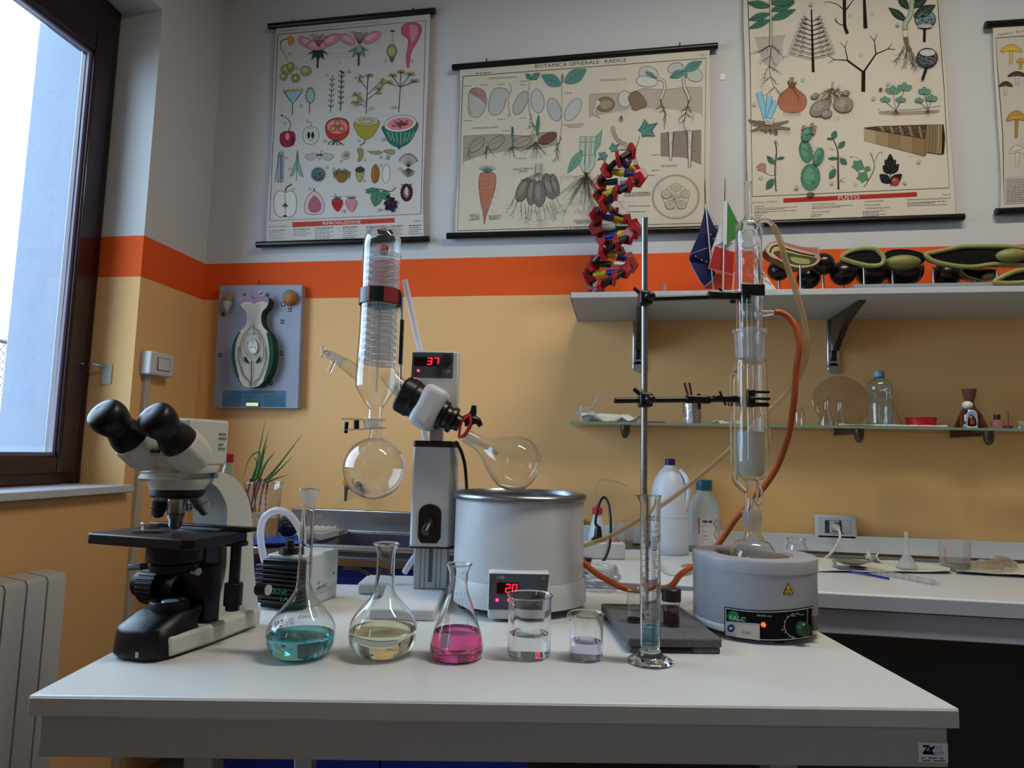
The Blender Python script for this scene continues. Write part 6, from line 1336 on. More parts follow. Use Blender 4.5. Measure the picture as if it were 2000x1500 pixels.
for x, y, w, st_ in ((178, 1350, 64, 'CONSORTE'), (176, 1392, 86, 'RAMIFICAZIONE'), (555, 1336, 152, 'CIRCOLAZIONE DEI LIQUIDI'), (555, 1386, 118, 'FUSTI SOTTERRANEI'), (898, 1318, 124, 'FUSTO STOLONIFERO'), (898, 1340, 100, 'FUSTO VOLUBILE'), (900, 1362, 158, 'METAMORFOSI DEL FUSTO'), (1172, 1306, 284, 'SEZIONE DI UN FUSTO LEGNOSO DI CINQUE ANNI')): p.text(st_, x, y, x+w, y-w*.045, 9, '34342f')
for x, y, w, n_ in ((180, 1358, 275, 3), (180, 1402, 60, 3), (555, 1346, 265, 2), (545, 1398, 75, 2), (884, 1376, 150, 4), (1172, 1318, 262, 3)):
    for i in range(n_): p.micro(x, y+i*11, x+w*(1 if i % 2 == 0 else .7), y+i*11-w*.04, '6d6a62', 3.2)
tag(D('printed_legend'), kind='stuff')

# ---------- chart of mushrooms at the right edge
ch, sh = chart('mushroom wall chart cut off by the right edge of the picture', ((1923.5, 49), (2190, 32)), ((1944, 414), (2200, 402)),
               [(1939, 52), (1941, 120), (1946, 200), (1952, 290), (1955, 350), (1954, 412)], [(2174, 36), (2176, 120), (2180, 200), (2184, 290), (2188, 350), (2188, 402)], PAPER)
p = Print(wallink, 3.333, 1420, 0)
p.fill([(1750, 255), (2500, 200), (2530, 1110), (1808, 1150), (1790, 800), (1762, 480)], 'b7b1a3'); D('printed_ground')
p.base = 4e-4; p.line([(2500, 190), (1748, 248), (1765, 500), (1795, 880), (1800, 1150), (1805, 1330), (2500, 1290)], 5, INKC, 0); p.text('Tavola 2 - Prof. S.', 1762, 234, 1960, 206, 15, '2a2a28'); D('printed_border')
p.base = 5e-4
for x, y, w, h, cap_, st1 in ((1850, 325, 68, 36, 'c2a032', 'b9a04a'), (1912, 400, 28, 20, 'c08a28', 'b08a3a'), (1890, 490, 62, 26, '43302c', 'b5ae9e'), (1815, 555, 44, 26, '43302c', 'b5ae9e'), (1885, 770, 66, 50, 'a8823a', '9a7834'), (1890, 985, 52, 40, 'bfbab0', 'bfbab0'), (2040, 330, 70, 40, 'c2a032', 'b9a04a'), (2060, 520, 70, 34, '6a3028', 'b5ae9e'), (2050, 800, 80, 50, 'a8823a', '9a7834'), (2060, 1000, 60, 44, 'bfbab0', 'bfbab0')):
    p.blob([(x-12, y), (x+12, y), (x+8, y+h*1.8), (x+4, y+h*2.5), (x-14, y+h*2.5), (x-10, y+h*1.8)], st1, '4a443a', 2); p.blob([(x-w, y+h*.4), (x-w*.7, y-h*.5), (x, y-h), (x+w*.7, y-h*.5), (x+w, y+h*.4), (x, y+h*.15)], cap_, '3a3024', 2.5); p.line([(x-w*.6, y), (x+w*.5, y-h*.2)], 3, 'd0b868' if cap_[0] in 'ca' else '6a5a52'); D('printed_mushroom')
p.fill([(1808, 1150), (2530, 1112), (2545, 1290), (1812, 1330)], 'aca69a'); D('printed_text_panel'); p.base = 8e-4
for i in range(13): p.micro(1820, 1172+i*12, 2400, 1140+i*12, '6a665e', 4, i)
tag(D('printed_legend'), kind='stuff')
# small paper scrap left on the wall
tag(MB().box(onY(1411, 150, YW-.0018), (.017, .003, .023)).build('paper_scrap', mat('scrap_paper', 'dedbd0', .8)), 'tiny white paper scrap stuck on the wall between two charts', 'paper')
# ================================================================ BACK WALL: MODEL BOARD, SHELVES
BF = YW-.032
bd = thing('botanical_model_board', 'grey-blue board with a relief model of a flower pistil, hung on the wall', 'model board', onY(505, 797, BF))
q = [onY(428, 557, BF), onY(590, 556, BF), onY(582, 798, BF), onY(416, 797, BF)]
m = MB(); m.hexa([q[3]+Vector((0, 0, 0)), q[2], q[2]+Vector((0, .03, 0)), q[3]+Vector((0, .03, 0)), q[0], q[1], q[1]+Vector((0, .03, 0)), q[0]+Vector((0, .03, 0))])
m.build('board', mat('slate_blue_board', '868c9c', .5, var=.12, scale=9), bd, bevel=.002)
kk = onY(508, 553, YW-.006); MB().tube([kk+Vector((0, -.012, -.01)), kk+Vector((0, -.008, .010)), kk], .0015, 6, 3).build('hanging_hook', mat('rust', '5a2a18', .7), bd)
def pl(Yd): return lambda a, b, l: onY(400+a/3.75, 500+b/3.75, Yd-l)
OUT = [(285, 955), (240, 900), (208, 820), (195, 720), (205, 640), (240, 570), (288, 522), (308, 480), (303, 410), (270, 370), (256, 330), (280, 297), (330, 291), (360, 316), (390, 296), (440, 291), (468, 322), (455, 370), (420, 410), (413, 470), (430, 522), (475, 572), (495, 640), (500, 720), (490, 800), (455, 890), (390, 955)]
OUTs = [(v.x, v.y) for v in catmull([(a, b, 0) for a, b in OUT], 3, True)]
FD = BF-.042; f0 = pl(0)
mdl = MB().prism(OUTs, lambda a, b, d: onY(400+a/3.75, 500+b/3.75, FD)+Vector((0, d, 0)), 0, .042).build('pistil_model', mat('dark_green_model', '16362c', .5), bd)
p = Print(pl(FD))
p.fill(OUTs, '1d4a3a'); sc_ = lambda k, cx=347, cy=700: [(cx+(a-cx)*k, cy+(b-cy)*(1 if b < 540 else 1)) for a, b in OUTs]
inner = [(a if b < 560 else 347+(a-347)*(.80 if b < 900 else .9), b) for a, b in OUTs]; p.fill(inner, 'b9b2a2')
p.fill([(256, 330), (280, 297), (330, 291), (360, 316), (390, 296), (440, 291), (468, 322), (460, 345), (430, 330), (395, 335), (362, 350), (330, 335), (290, 335), (264, 355)], '8a6a86')
for i in range(17): a = 262+i*12; p.line([(a, 335-6*abs(math.sin(i*.4))), (a+2, 300)], 1.6, 'c4b4b8')
for i in range(46):
    y = 350+i*13; ww = 55 if y < 520 else min(125, 55+(y-520)*.5); ww = ww if y < 800 else max(20, 125-(y-800)*.75)
    p.line([(347-ww, y+4), (347-ww/3, y), (347+ww/3, y+2), (347+ww, y+5)], 1.3, '8a8474')
for i in range(14): a = 290+i*9; p.line([(a, 350), (330+i*2.6, 520)], 1.1, '8a8474')
for s in (-1, 1):
    p.line([(347+s*8, 520), (347+s*58, 570), (347+s*82, 640), (347+s*84, 720), (347+s*62, 780)], 4, '2c2c26', 4); p.line([(347+s*98, 665), (347+s*100, 760), (347+s*60, 880), (347+s*22, 920), (347+s*20, 955)], 5, '14241c', 4)
    p.line([(347+s*5, 570), (347+s*32, 565), (347+s*58, 620), (347+s*56, 690), (347+s*25, 745)], 3, '2c2c26', 4); p.blob([(347+s*58, 735), (347+s*52, 770), (347+s*24, 785), (347+s*36, 765)], '14181a')
    p.line([(347+s*92, 570), (347+s*118, 650), (347+s*120, 760), (347+s*80, 890)], 3, 'c9c4b4', 4)
p.line([(358, 500), (355, 580)], 3, '2c2c26'); p.line([(342, 765), (340, 955)], 6, '14181a')
p.ell(352, 665, 36, 56, 'c4bfb2', '5a5a50', 2); p.ell(352, 690, 22, 26, 'd6d3c8', '6a6a60', 1.5); p.ell(350, 630, 12, 12, 'b0bab6', '5a6a64', 1.5)
for x, y in ((345, 622), (342, 668), (366, 670), (348, 706), (395, 600), (335, 742), (312, 632)): p.ell(x, y, 4, 4, '2c3a3c')
for x, y in ((322, 840), (314, 890)): p.ell(x, y, 4, 3, '9a3a4a')
p.done('painted_section', mdl)
for x, y, r_, c in ((290, 283, 16, '8a5a3c'), (408, 267, 17, 'a9a598'), (456, 284, 17, '55646a')):
    cpt = onY(400+x/3.75, 500+y/3.75, FD+.012); MB().ell(cpt, r_/3.75*cpt.y/FPX, n=16, m=10).build('pollen_ball', mat('pollen_'+c, c, .6), bd)
c_1 = onY(446, 588, BF-.010)
MB().ell(c_1+Vector((0, 0, .008)), .020, .014, .024, 18, 10).build('ovule_model', mat('ochre_model', '8a6432', .5), bd)
MB().lathe([(0, -.05), (.006, -.04), (.014, -.018), (.019, 0), (.012, .004), (0, .005)], c_1+Vector((-.001, -.002, -.004)), 20).build('ovule_cup', mat('pale_model', '9aa5a2', .5), bd)
c_2 = onY(567, 583, BF-.012); MB().ell(c_2, .027, .018, .030, 20, 12, Matrix.Rotation(.5, 3, 'Y')).build('pollen_grain_model', mat('orange_brown_model', '9a5a26', .55, var=.3, scale=120), bd)
MB().ell(c_2+Vector((-.006, .002, .008)), .027, .016, .028, 20, 12).build('pollen_shell', mat('green_shell', '5d7458', .5), bd)
p = Print(pl(BF))
for st_, x, y in (('C', 132, 424), ('D', 112, 726), ('A', 484, 930), ('B', 624, 394), ('I', 573, 353), ('II', 568, 481), ('III', 561, 715)):
    p.fill([(x-12, y-15), (x+12, y-15), (x+12, y+15), (x-12, y+15)], '0c0d10'); p.text(st_, x-6, y+9, x+6, y+9, 19, 'd5d8dc')
p.lay = 0; p.fill([(130, 985), (596, 985), (594, 1108), (124, 1108)], '54778f')
p.text('LA FECONDAZIONE DELLE ANGIOSPERME', 190, 1004, 522, 1001, 11, '121b26')
for i in range(9): p.micro(135, 1018+i*10, 270, 1018+i*10, '2a4258', 3, i); p.micro(295, 1018+i*10, 420, 1018+i*10, '2a4258', 3, i); p.micro(435, 1018+i*10, 585, 1018+i*10, '2a4258', 3, i)
p.fill([(110, 220), (155, 220), (155, 252), (110, 252)], '9aa0a8')
tag(p.done('printed_labels', bd), kind='stuff')
a = onY(493, 790, BF-.003); MB().box(a, (.055, .005, .017)).build('brass_plate', mat('brass', '9a9060', .3, metal=.9), bd, bevel=.002)

# white shelf
SHY, SHT, SHX0, SHX1 = 2.07, TZ+.83, -.153, 1.75
shf = thing('wall_shelf', 'white laminate wall shelf above the counter, carrying the models', 'shelf', ((SHX0+SHX1)/2, YW, SHT-.018))
MB().box(((SHX0+SHX1)/2, (SHY+YW)/2, SHT-.009), (SHX1-SHX0, YW-SHY-.002, .018)).build('shelf_board', mat('shelf_white', 'aeb2b4', .45, var=.02), shf, bevel=.0012)
MB().box((SHX0-.001, (SHY+YW)/2, SHT-.009), (.002, YW-SHY-.004, .0175)).build('end_edge', mat('dark_edge', '2a2624', .6), shf)
BRK = mat('black_gloss_bracket', '14171c', .22, coat=.3)
for px in (1246, 1626):
    x = onY(px, 700, YW).x; zb, zt_ = onY(px, 731 if px > 1500 else 727, YW).z, SHT-.0185
    b_ = MB().box((x, YW-.006, (zb+zt_)/2+.012), (.040, .012, zt_-zb-.024)).build('bracket', CHROME, shf, bevel=.004)
    MB().cyl((x, YW-.012, zb+.02), (x, YW, zb+.02), .020, n=28).build('rounded_end', CHROME, b_, bevel=.002)
    MB().box((x, YW-.014, (zb+zt_)/2+.02), (.020, .006, zt_-zb-.05)).build('slot', BRK, b_, bevel=.003)
    pts = [(YW-.012, zb+.085), (YW-.012, zt_), (YW-.30, zt_), (YW-.30, zt_-.006), (YW-.24, zt_-.020), (YW-.15, zt_-.046), (YW-.08, zt_-.09), (YW-.04, zb+.075)]
    MB().prism(pts, lambda a, b, d: Vector((x+d, a, b)), -.011, .011).build('bracket_arm', BRK, b_, bevel=.004)
for px in (1175, 1298):
    c = onY(px, 566, 2.30); MB().cyl((c.x, 2.30, SHT), (c.x, 2.30, onY(px, 556, 2.30).z), .007).build('shelf_peg', mat('grey_peg', '8d9196', .4), shf)

# DNA model
YD = 2.22; da, db = onY(1184, 566, YD), onY(1216, 306, YD); da.z = SHT
dn = thing('dna_model', 'double helix DNA model of red, black, yellow and blue plastic pieces on the shelf', 'dna model', da)
C_R, C_K, C_Y, C_B, C_W, C_G = [mat('plastic_'+n_, c, .35) for n_, c in (('red', '8e0f14'), ('black', '0d0d10'), ('yellow', 'b5a020'), ('blue', '14207c'), ('white', 'a5a39c'), ('green', '123020'))]
NR = 18; axd = (db-da).normalized(); Lh = (db-da).length
RS = .068
MB().lathe([(0, 0), (.035, 0), (.035, .006), (.006, .008), (.006, .03), (0, .03)], da, 24).build('base_disc', C_K, dn)
_pent = None; prev = [None, None]
for i in range(NR):
    t = .02+.96*i/(NR-1); c = da+axd*(Lh*t); ang = 1.35+i*math.radians(34)
    e = Vector((math.cos(ang), math.sin(ang)*.9, 0)); tilt = Vector((0, 0, .012*math.cos(ang*.9)))
    e1 = Vector((math.cos(ang+2.45), math.sin(ang+2.45)*.9, 0)); ends = [c+e*RS, c+e1*RS]
    for k_, pe in enumerate(ends):
        inn = (c-pe).normalized(); M = frame(inn.cross(Vector((0, 0, 1))).normalized()+Vector((0, 0, .15*(1-2*k_))), (0, 0, 1))
        pts = [M @ Vector((.031*math.cos(2*PI*j/5+.3), .027*math.sin(2*PI*j/5+.3), 0)) for j in range(5)]; nn = M.col[2]
        mb = MB(); mb.v = [pe+v_+nn*s for s in (-.006, .006) for v_ in pts]; mb.f = [(4, 3, 2, 1, 0), (5, 6, 7, 8, 9)]+[(j, (j+1) % 5, 5+(j+1) % 5, 5+j) for j in range(5)]
        mb.build('sugar_piece', C_R, dn, bevel=.002)
        if prev[k_] is not None:
            mid = (pe+prev[k_])/2+(pe-c).normalized()*.006; mb = MB().cyl(prev[k_]+(mid-prev[k_])*.3, mid+(pe-mid)*.7, .0115, .0115, 6); mb.build('phosphate_piece', C_K, dn, bevel=.002)
        prev[k_] = pe
    cs = [(C_Y, C_B), (C_B, C_Y), (C_W, C_G), (C_Y, C_B), (C_G, C_W)][i % 5]
    md = (ends[0]+ends[1])/2
    for k_, pe in enumerate(ends):
        d = md-pe; MB().cyl(pe+d*.25, pe+d*.95, .010, .013, 7).build('base_piece', cs[k_], dn, bevel=.002)

# flags
YF = 2.20
def fl(Yd=YF): return lambda a, b: onY(1100+a/4.1675, 260+b/4.1675, Yd)
def cloth(polys, m_, name, parent, Yd):     # pleated cloth: vertices carry their own depth
    mb = MB(); tri = tessellate_polygon([[Vector((a, b, 0)) for a, b, d in polys]]); f = fl(Yd)
    n = len(polys); mb.v = [f(a, b)+Vector((0, d, 0)) for a, b, d in polys]+[f(a, b)+Vector((0, d+.0012, 0)) for a, b, d in polys]
    mb.f = [tuple(t) for t in tri]+[tuple(k+n for k in t)[::-1] for t in tri]+[(i, (i+1) % n, n+(i+1) % n, n+i) for i in range(n)]
    return mb.build(name, m_, parent, smooth=0)
POLE = mat('white_pole', 'b9bab8', .4); TIP = mat('dark_tip', '23241f', .4, metal=.6)
f = fl(YF+.04); b0 = f(1232, 1287); b0.z = SHT
eu = thing('table_flag', 'blue desk flag with yellow stars, left of the tricolour flag', 'flag', b0, 'desk flags on the shelf')
MB().cyl(b0, f(1160, 580), .0022).build('pole', POLE, eu); MB().cyl(f(1160, 580), f(1152, 370), .0016, .001).build('pole_tip', TIP, eu); MB().lathe([(0, 0), (.025, 0), (.02, .008), (0, .012)], b0, 24).build('pole_base', C_W, eu)
EUB = mat('flag_blue', '10174e', .8); EDG = mat('flag_hem', '8d92ac', .8)
c1_ = cloth([(1158, 600, -.004), (1258, 800, .012), (1215, 930, .02), (1190, 1060, .024), (1030, 992, -.02), (1100, 830, -.014)], EUB, 'cloth', eu, YF+.05)
c2_ = cloth([(1030, 992, .004), (1190, 930, .02), (1205, 1060, .02), (1260, 1140, .024), (1145, 1250, .004), (1025, 1045, -.004)], EUB, 'cloth_fold', eu, YF+.056)
for a in ([(1160, 605), (1258, 800), (1190, 1060)], [(1030, 992), (1095, 965), (1172, 940)], [(1025, 1045), (1145, 1250), (1255, 1142)]): MB().tube([f(*q)+Vector((0, -.006, 0)) for q in a], .0011, 6, 3).build('hem', EDG, c1_)
p = Print(lambda a, b, l: fl(YF+.03)(a, b)+Vector((0, -.004-l, 0)))
for x, y in ((1200, 828), (1226, 862), (1078, 1004), (1125, 1034), (1166, 1047)): p.fill(star(x, y, 4, 10, 5, -PI/2), '8a8440'); p.done('star', eu)
f = fl(YF-.012); b0 = f(1300, 1287); b0.z = SHT
it = thing('table_flag', 'green white and red tricolour desk flag on the shelf', 'flag', b0, 'desk flags on the shelf')
MB().cyl(b0, f(1312, 555), .0022).build('pole', POLE, it); MB().cyl(f(1315, 560), f(1318, 372), .0016, .001).build('pole_tip', TIP, it); MB().lathe([(0, 0), (.025, 0), (.02, .008), (0, .012)], b0, 24).build('pole_base', C_W, it)
cloth([(1334, 558, -.006), (1432, 722, .012), (1405, 850, .014), (1328, 908, -.006)], mat('flag_green', '357a34', .8), 'green_band', it, YF-.01)
cloth([(1314, 552, -.004), (1334, 558, -.006), (1328, 908, -.006), (1300, 915, -.004)], mat('flag_white', 'b5b5b0', .8), 'white_band', it, YF-.01)
cloth([(1305, 690, .0), (1298, 880, -.002), (1400, 890, .01), (1395, 962, .012), (1232, 922, .004), (1262, 800, .004)], mat('flag_white', 'b5b5b0'), 'white_fold', it, YF-.002)
cloth([(1232, 922, -.004), (1395, 962, .01), (1385, 1162, .014), (1180, 1106, -.008)], mat('flag_red', '94181c', .8), 'red_band', it, YF-.004)
MB().tube([fl(YF-.006)(a, b)+Vector((0, -.008, 0)) for a, b in ((1232, 922), (1180, 1106), (1385, 1162))], .0011, 6, 0).build('hem', mat('flag_hem_pink', 'b8898a', .8), it)
f = fl(YF+.09); b0 = f(1366, 1287); b0.z = SHT
nf = thing('table_flag', 'red pennant flag partly hidden behind the bulb condenser', 'flag', b0, 'desk flags on the shelf')
MB().cyl(b0, f(1392, 1130), .0018).build('pole', POLE, nf); MB().lathe([(0, 0), (.022, 0), (.018, .007), (0, .01)], b0, 24).build('pole_base', C_W, nf)
cloth([(1260, 1140, 0), (1380, 1165, .004), (1372, 1280, .006), (1150, 1262, 0)], mat('flag_orange_red', 'a83410', .8), 'cloth', nf, YF+.09)

# name card
c = onY(1500, 566, 2.16)
cdx = thing('name_card', 'small folded white name card beside the bulb condenser on the shelf', 'card', (c.x, 2.16, SHT))
cp = lambda a, b, d: onY(1400+a/3.333, 350+b/3.333, 2.15)+Vector((0, d, 0))
MB().prism([(262, 545), (390, 722), (285, 722)], cp, 0, .0015).build('front_panel', mat('card_white', 'c4c2ba', .8), cdx)
MB().prism([(262, 545), (390, 722), (285, 722)], lambda a, b, d: cp(a, b, d)+Vector((0, (b-545)/177*.05, 0)), .002, .0035).build('back_panel', MATS['card_white'], cdx)
p = Print(lambda a, b, l: cp(a, b, -l)); p.text('Valencia', 292, 660, 352, 690, 20, '1a1a1a'); p.line([(290, 600), (318, 640)], 7, '1a1a1a'); p.done('lettering', cdx)

# flower section model on its stand
YM = 2.17; mp1 = lambda a, b, d=0: onY(1400+a/3.333, 350+b/3.333, YM)+Vector((0, d, 0))
b0 = mp1(545, 722); b0.z = SHT
fm = thing('flower_section_model', 'cut-open flower ovary model with pink and cream layers on a stand', 'botanical model', b0)
MB().lathe([(0, 0), (.038, 0), (.034, .012), (.02, .016), (0, .017)], b0, 32).build('stand_base', mat('grey_stand', '5d6266', .5), fm)
MB().cyl(b0, mp1(543, 560), .0028).build('stand_rod', CHROME, fm)
o_ = [(315, 460), (340, 420), (395, 402), (460, 415), (560, 440), (660, 445), (668, 490), (678, 520), (650, 555), (590, 575), (530, 578), (460, 560), (400, 525), (350, 505)]
o_s = [(v.x, v.y) for v in catmull([(a, b, 0) for a, b in o_], 3, True)]
bdy = MB().prism(o_s, mp1, 0, .05).build('model_body', mat('model_black', '120f10', .3), fm, bevel=.006)
p = Print(lambda a, b, l: mp1(a, b, -l))
s_ = lambda k: [(500+(a-500)*k, 492+(b-492)*k*.98) for a, b in o_s]
p.fill(s_(.985), 'b39a78'); p.fill([(430, 412), (560, 444), (656, 449), (664, 490), (580, 470), (470, 440)], '9c5f5c'); p.line([(345, 480), (360, 445), (400, 432), (470, 460), (560, 485), (640, 500)], 10, '14100e', 4); p.blob([(370, 478), (420, 468), (520, 492), (600, 505), (650, 520), (620, 552), (540, 560), (470, 545), (410, 515)], '3c4a26', '1c2010', 3); p.blob([(480, 505), (540, 510), (605, 525), (600, 550), (540, 552), (490, 535)], '8c8a4c', '3a3c1c', 2)
for i in range(30): p.ell(RND.uniform(490, 595), RND.uniform(514, 546), 2, 2, 'b8b684', None, 1, 0, 5); p.lay -= 1
p.lay += 1; p.ell(418, 500, 22, 16, '8e2f2c', '3a1410', 2, .5); p.line([(345, 495), (335, 465), (365, 425), (430, 425)], 5, 'c9b494', 4); p.fill([(640, 492), (668, 492), (676, 518), (655, 525)], 'a87870'); p.done('painted_section', bdy)

# dark ball models and pod sections
BALL = mat('dark_brown_ball', '110a08', .25, var=.4, scale=14)
def ball(px, py, r_px, Yd, label):
    c = onY(px, py, Yd); k = (c-C0).dot(_f)/FPX; b0 = Vector((c.x, Yd, SHT))
    t = thing('ball_model', label, 'ball model', b0, 'dark ball models on rods')
    MB().ell(c, r_px*k, n=28, m=18).build('ball', BALL, t); MB().cyl(b0, c-Vector((0, 0, r_px*k*.95)), .0035).build('rod', CHROME, t)
    MB().lathe([(0, 0), (.022, 0), (.02, .006), (0, .007)], b0, 24).build('rod_base', mat('grey_stand', '5d6266'), t)
ball(1521, 528, 21, 2.30, 'dark ball on a rod left of the flower section model')
ball(1579, 543, 22, 2.36, 'dark ball on a rod behind the flower section model')
ball(1607, 516, 22, 2.29, 'highest dark ball on a rod, right of the flower section model')
ball(1646, 534, 24, 2.33, 'dark ball on a rod just left of the grey plank')
PK = Vector(onY(1700, 560, 2.2)); pk0 = onY(1660, 560, 2.105).x+.012
tag(MB().box(((pk0+1.7)/2, 2.25, SHT+.010), (1.7-pk0, .29, .02)).build('plank', mat('blue_grey_plank', '7d8790', .7, var=.06, scale=40), bevel=.002), 'grey plank on the shelf under the dark pod models', 'plank')
_S = SHT; SHT = SHT+.0202
ball(1702, 530, 30, 2.35, 'dark ball under the left end of the first pod section')
ball(1766, 528, 34, 2.36, 'large dark ball behind the olive oval of the first pod')
ball(1850, 536, 26, 2.385, 'dark ball between the two pod sections')
OLV = mat('olive_rim', '83804a', .55, var=.15, scale=60); PODB = mat('pod_black', '0c0a09', .3)
def pod(label, out, oval, rods, Yd, rimw=.007):
    f_ = lambda a, b, d=0: onY(1400+a/3.333, 350+b/3.333, Yd)+Vector((0, d, 0))
    b0 = f_(rods[0][0], rods[0][1]); b0.z = SHT
    t = thing('pod_section_model', label, 'botanical model', b0, 'pod section models')
    os_ = [(v.x, v.y) for v in catmull([(a, b, 0) for a, b in out], 4, True)]
    cx = sum(a for a, b in os_)/len(os_); cy = sum(b for a, b in os_)/len(os_)
    mb = MB(); n = len(os_)
    for sc2, d in ((1, 0), (.97, .025), (.8, .05), (.4, .062)): mb.v += [f_(cx+(a-cx)*sc2, cy+(b-cy)*sc2, d) for a, b in os_]
    for l in range(3): mb.f += [(l*n+i, l*n+(i+1) % n, (l+1)*n+(i+1) % n, (l+1)*n+i) for i in range(n)]
    tri = tessellate_polygon([[Vector((a, b, 0)) for a, b in os_]]); mb.f += [tuple(k) for k in tri]+[tuple(k+3*n for k in q)[::-1] for q in tri]
    s = mb.build('pod_shell', PODB, t); MB().tube([f_(a, b, -.002) for a, b in out], rimw, 10, 4, True).build('pod_rim', OLV, s)
    if oval:
        x, y, rx, ry = oval; c = f_(x, y, -.012); k = (c-C0).dot(_f)/FPX/3.333; MB().ell(c, rx*k, .022, ry*k, 26, 14).build('seed_oval', mat('olive_seed', '77743c', .5, var=.25, scale=30), s)
    for a, b in rods: e_ = f_(a, b); MB().cyl((e_.x, e_.y+.012, SHT), e_+Vector((0, .012, 0)), .003).build('rod', CHROME, t)
pod('first dark pod section with olive rim and a bulging olive oval', [(812, 510), (850, 478), (930, 455), (1020, 455), (1060, 480), (1085, 515), (1070, 555), (1000, 565), (920, 550), (850, 530)], None, [(965, 570)], 2.18)
pod('second dark pod section, plain black back with a big olive seed', [(1080, 500), (1130, 462), (1240, 458), (1340, 485), (1350, 540), (1300, 570), (1200, 588), (1110, 560)], (1200, 545, 108, 44), [(1152, 590)], 2.20, .001)
pod('long dark pod section with a thick olive rim at the right end of the shelf', [(1358, 490), (1400, 480), (1520, 455), (1600, 440), (1720, 438), (1900, 440), (2080, 470), (2120, 520), (2050, 560), (1900, 555), (1790, 555), (1660, 572), (1520, 560), (1400, 530)], (1905, 505, 95, 45), [(1418, 560), (1838, 580)], 2.19)
pod('small dark pod section with pale rim low at the right edge', [(1808, 668), (1850, 640), (1930, 605), (2010, 590), (2100, 600), (2110, 650), (2000, 672), (1880, 678)], None, [(1960, 660)], 2.105)
pod('tiny dark seed section behind the long pod, near the plank', [(1590, 580), (1680, 590), (1800, 590), (1820, 620), (1760, 660), (1690, 650), (1620, 625)], (1770, 640, 48, 22), [(1700, 640)], 2.26, .003)
SHT = _S
# ================================================================ GLASS SHELF AND ITS THINGS
GZ = TZ+.428; GY0, GY1 = 2.2, YW-.004; GX0 = onY(1112, 826, GY0).x
gs = thing('glass_shelf', 'long clear glass wall shelf with a green front edge', 'shelf', ((GX0+1.75)/2, YW, GZ-.008))
MB().box(((GX0+1.75)/2, (GY0+GY1)/2, GZ-.004), (1.75-GX0, GY1-GY0, .008)).build('glass_plate', thin_glass('shelf_glass', (.80, .86, .80), (.35, .5, .42), 2.0), gs)
MB().box(((GX0+1.75)/2, GY0-.0006, GZ-.004), (1.75-GX0, .001, .0078)).build('glass_edge', mat('green_glass_edge', '6b8474', .15), gs)
for px, py in ((1221, 845), (1679, 860), (1933, 863)):
    c = onY(px, py, GY0+.02); w = MB().lathe([(0, -.044), (.008, -.04), (.0135, -.028), (.0155, -.008), (.0155, 0), (0, 0)], (c.x, GY0+.025, GZ-.0085), 24).build('support', mat('bronze_support', '4a3f34', .3, metal=.6), gs)
    MB().box((c.x, (GY0+.025+YW)/2, GZ-.016), (.016, YW-GY0-.03, .014)).build('support_arm', MATS['bronze_support'], w, bevel=.003)
def gB(px, Yd=2.32): q = onY(px, 830, Yd); return Vector((q.x, Yd, GZ))
def zG(B, y): return onY(0, 0, B.y) and AT(1500, y, B).z-B.z
def zpx(B, px, y): d = ray(px, y); return (C0+d*(B.y/d.y)).z-B.z
def vesselG(name, label, cat, px, Yd, rows, m_=GLASS2, rimr=True, group=None):
    B = gB(px, Yd); k = (B-C0).dot(_f)/FPX; t = thing(name, label, cat, B, group)
    ytop = min(y for y, hw in rows); ybot = max(y for y, hw in rows); H = zpx(B, px, ytop); hh = lambda y: H*(ybot-y)/(ybot-ytop)
    pr = [(hw*k, hh(y)) for y, hw in rows]; MB().lathe([(0, .0006)]+pr, B, 36).build('glass_body', m_, t)
    if rimr: rim(B, pr[-1][0], pr[-1][1], .001).build('rim', SOLIDG, t)
    return t, B, k, hh
PLA = thin_glass('cloudy_plastic', (.9, .9, .9), (.6, .6, .6), .8, .2, .30, (.72, .70, .68))
t, B, k, hh = vesselG('plastic_cup', 'small clear plastic cup with a straw-like pipette at the shelf\'s left end', 'cup', 1141, 2.28, [(820, 8), (818, 9), (793, 11)], PLA)
MB().tube([B+Vector((0, 0, .004)), B+Vector((.012, 0, .03)), B+Vector((.035, 0, .068)), B+Vector((.056, 0, .106))], lambda q: .003+.002*(q > .6), 8, 4).build('pipette', PLA, t)
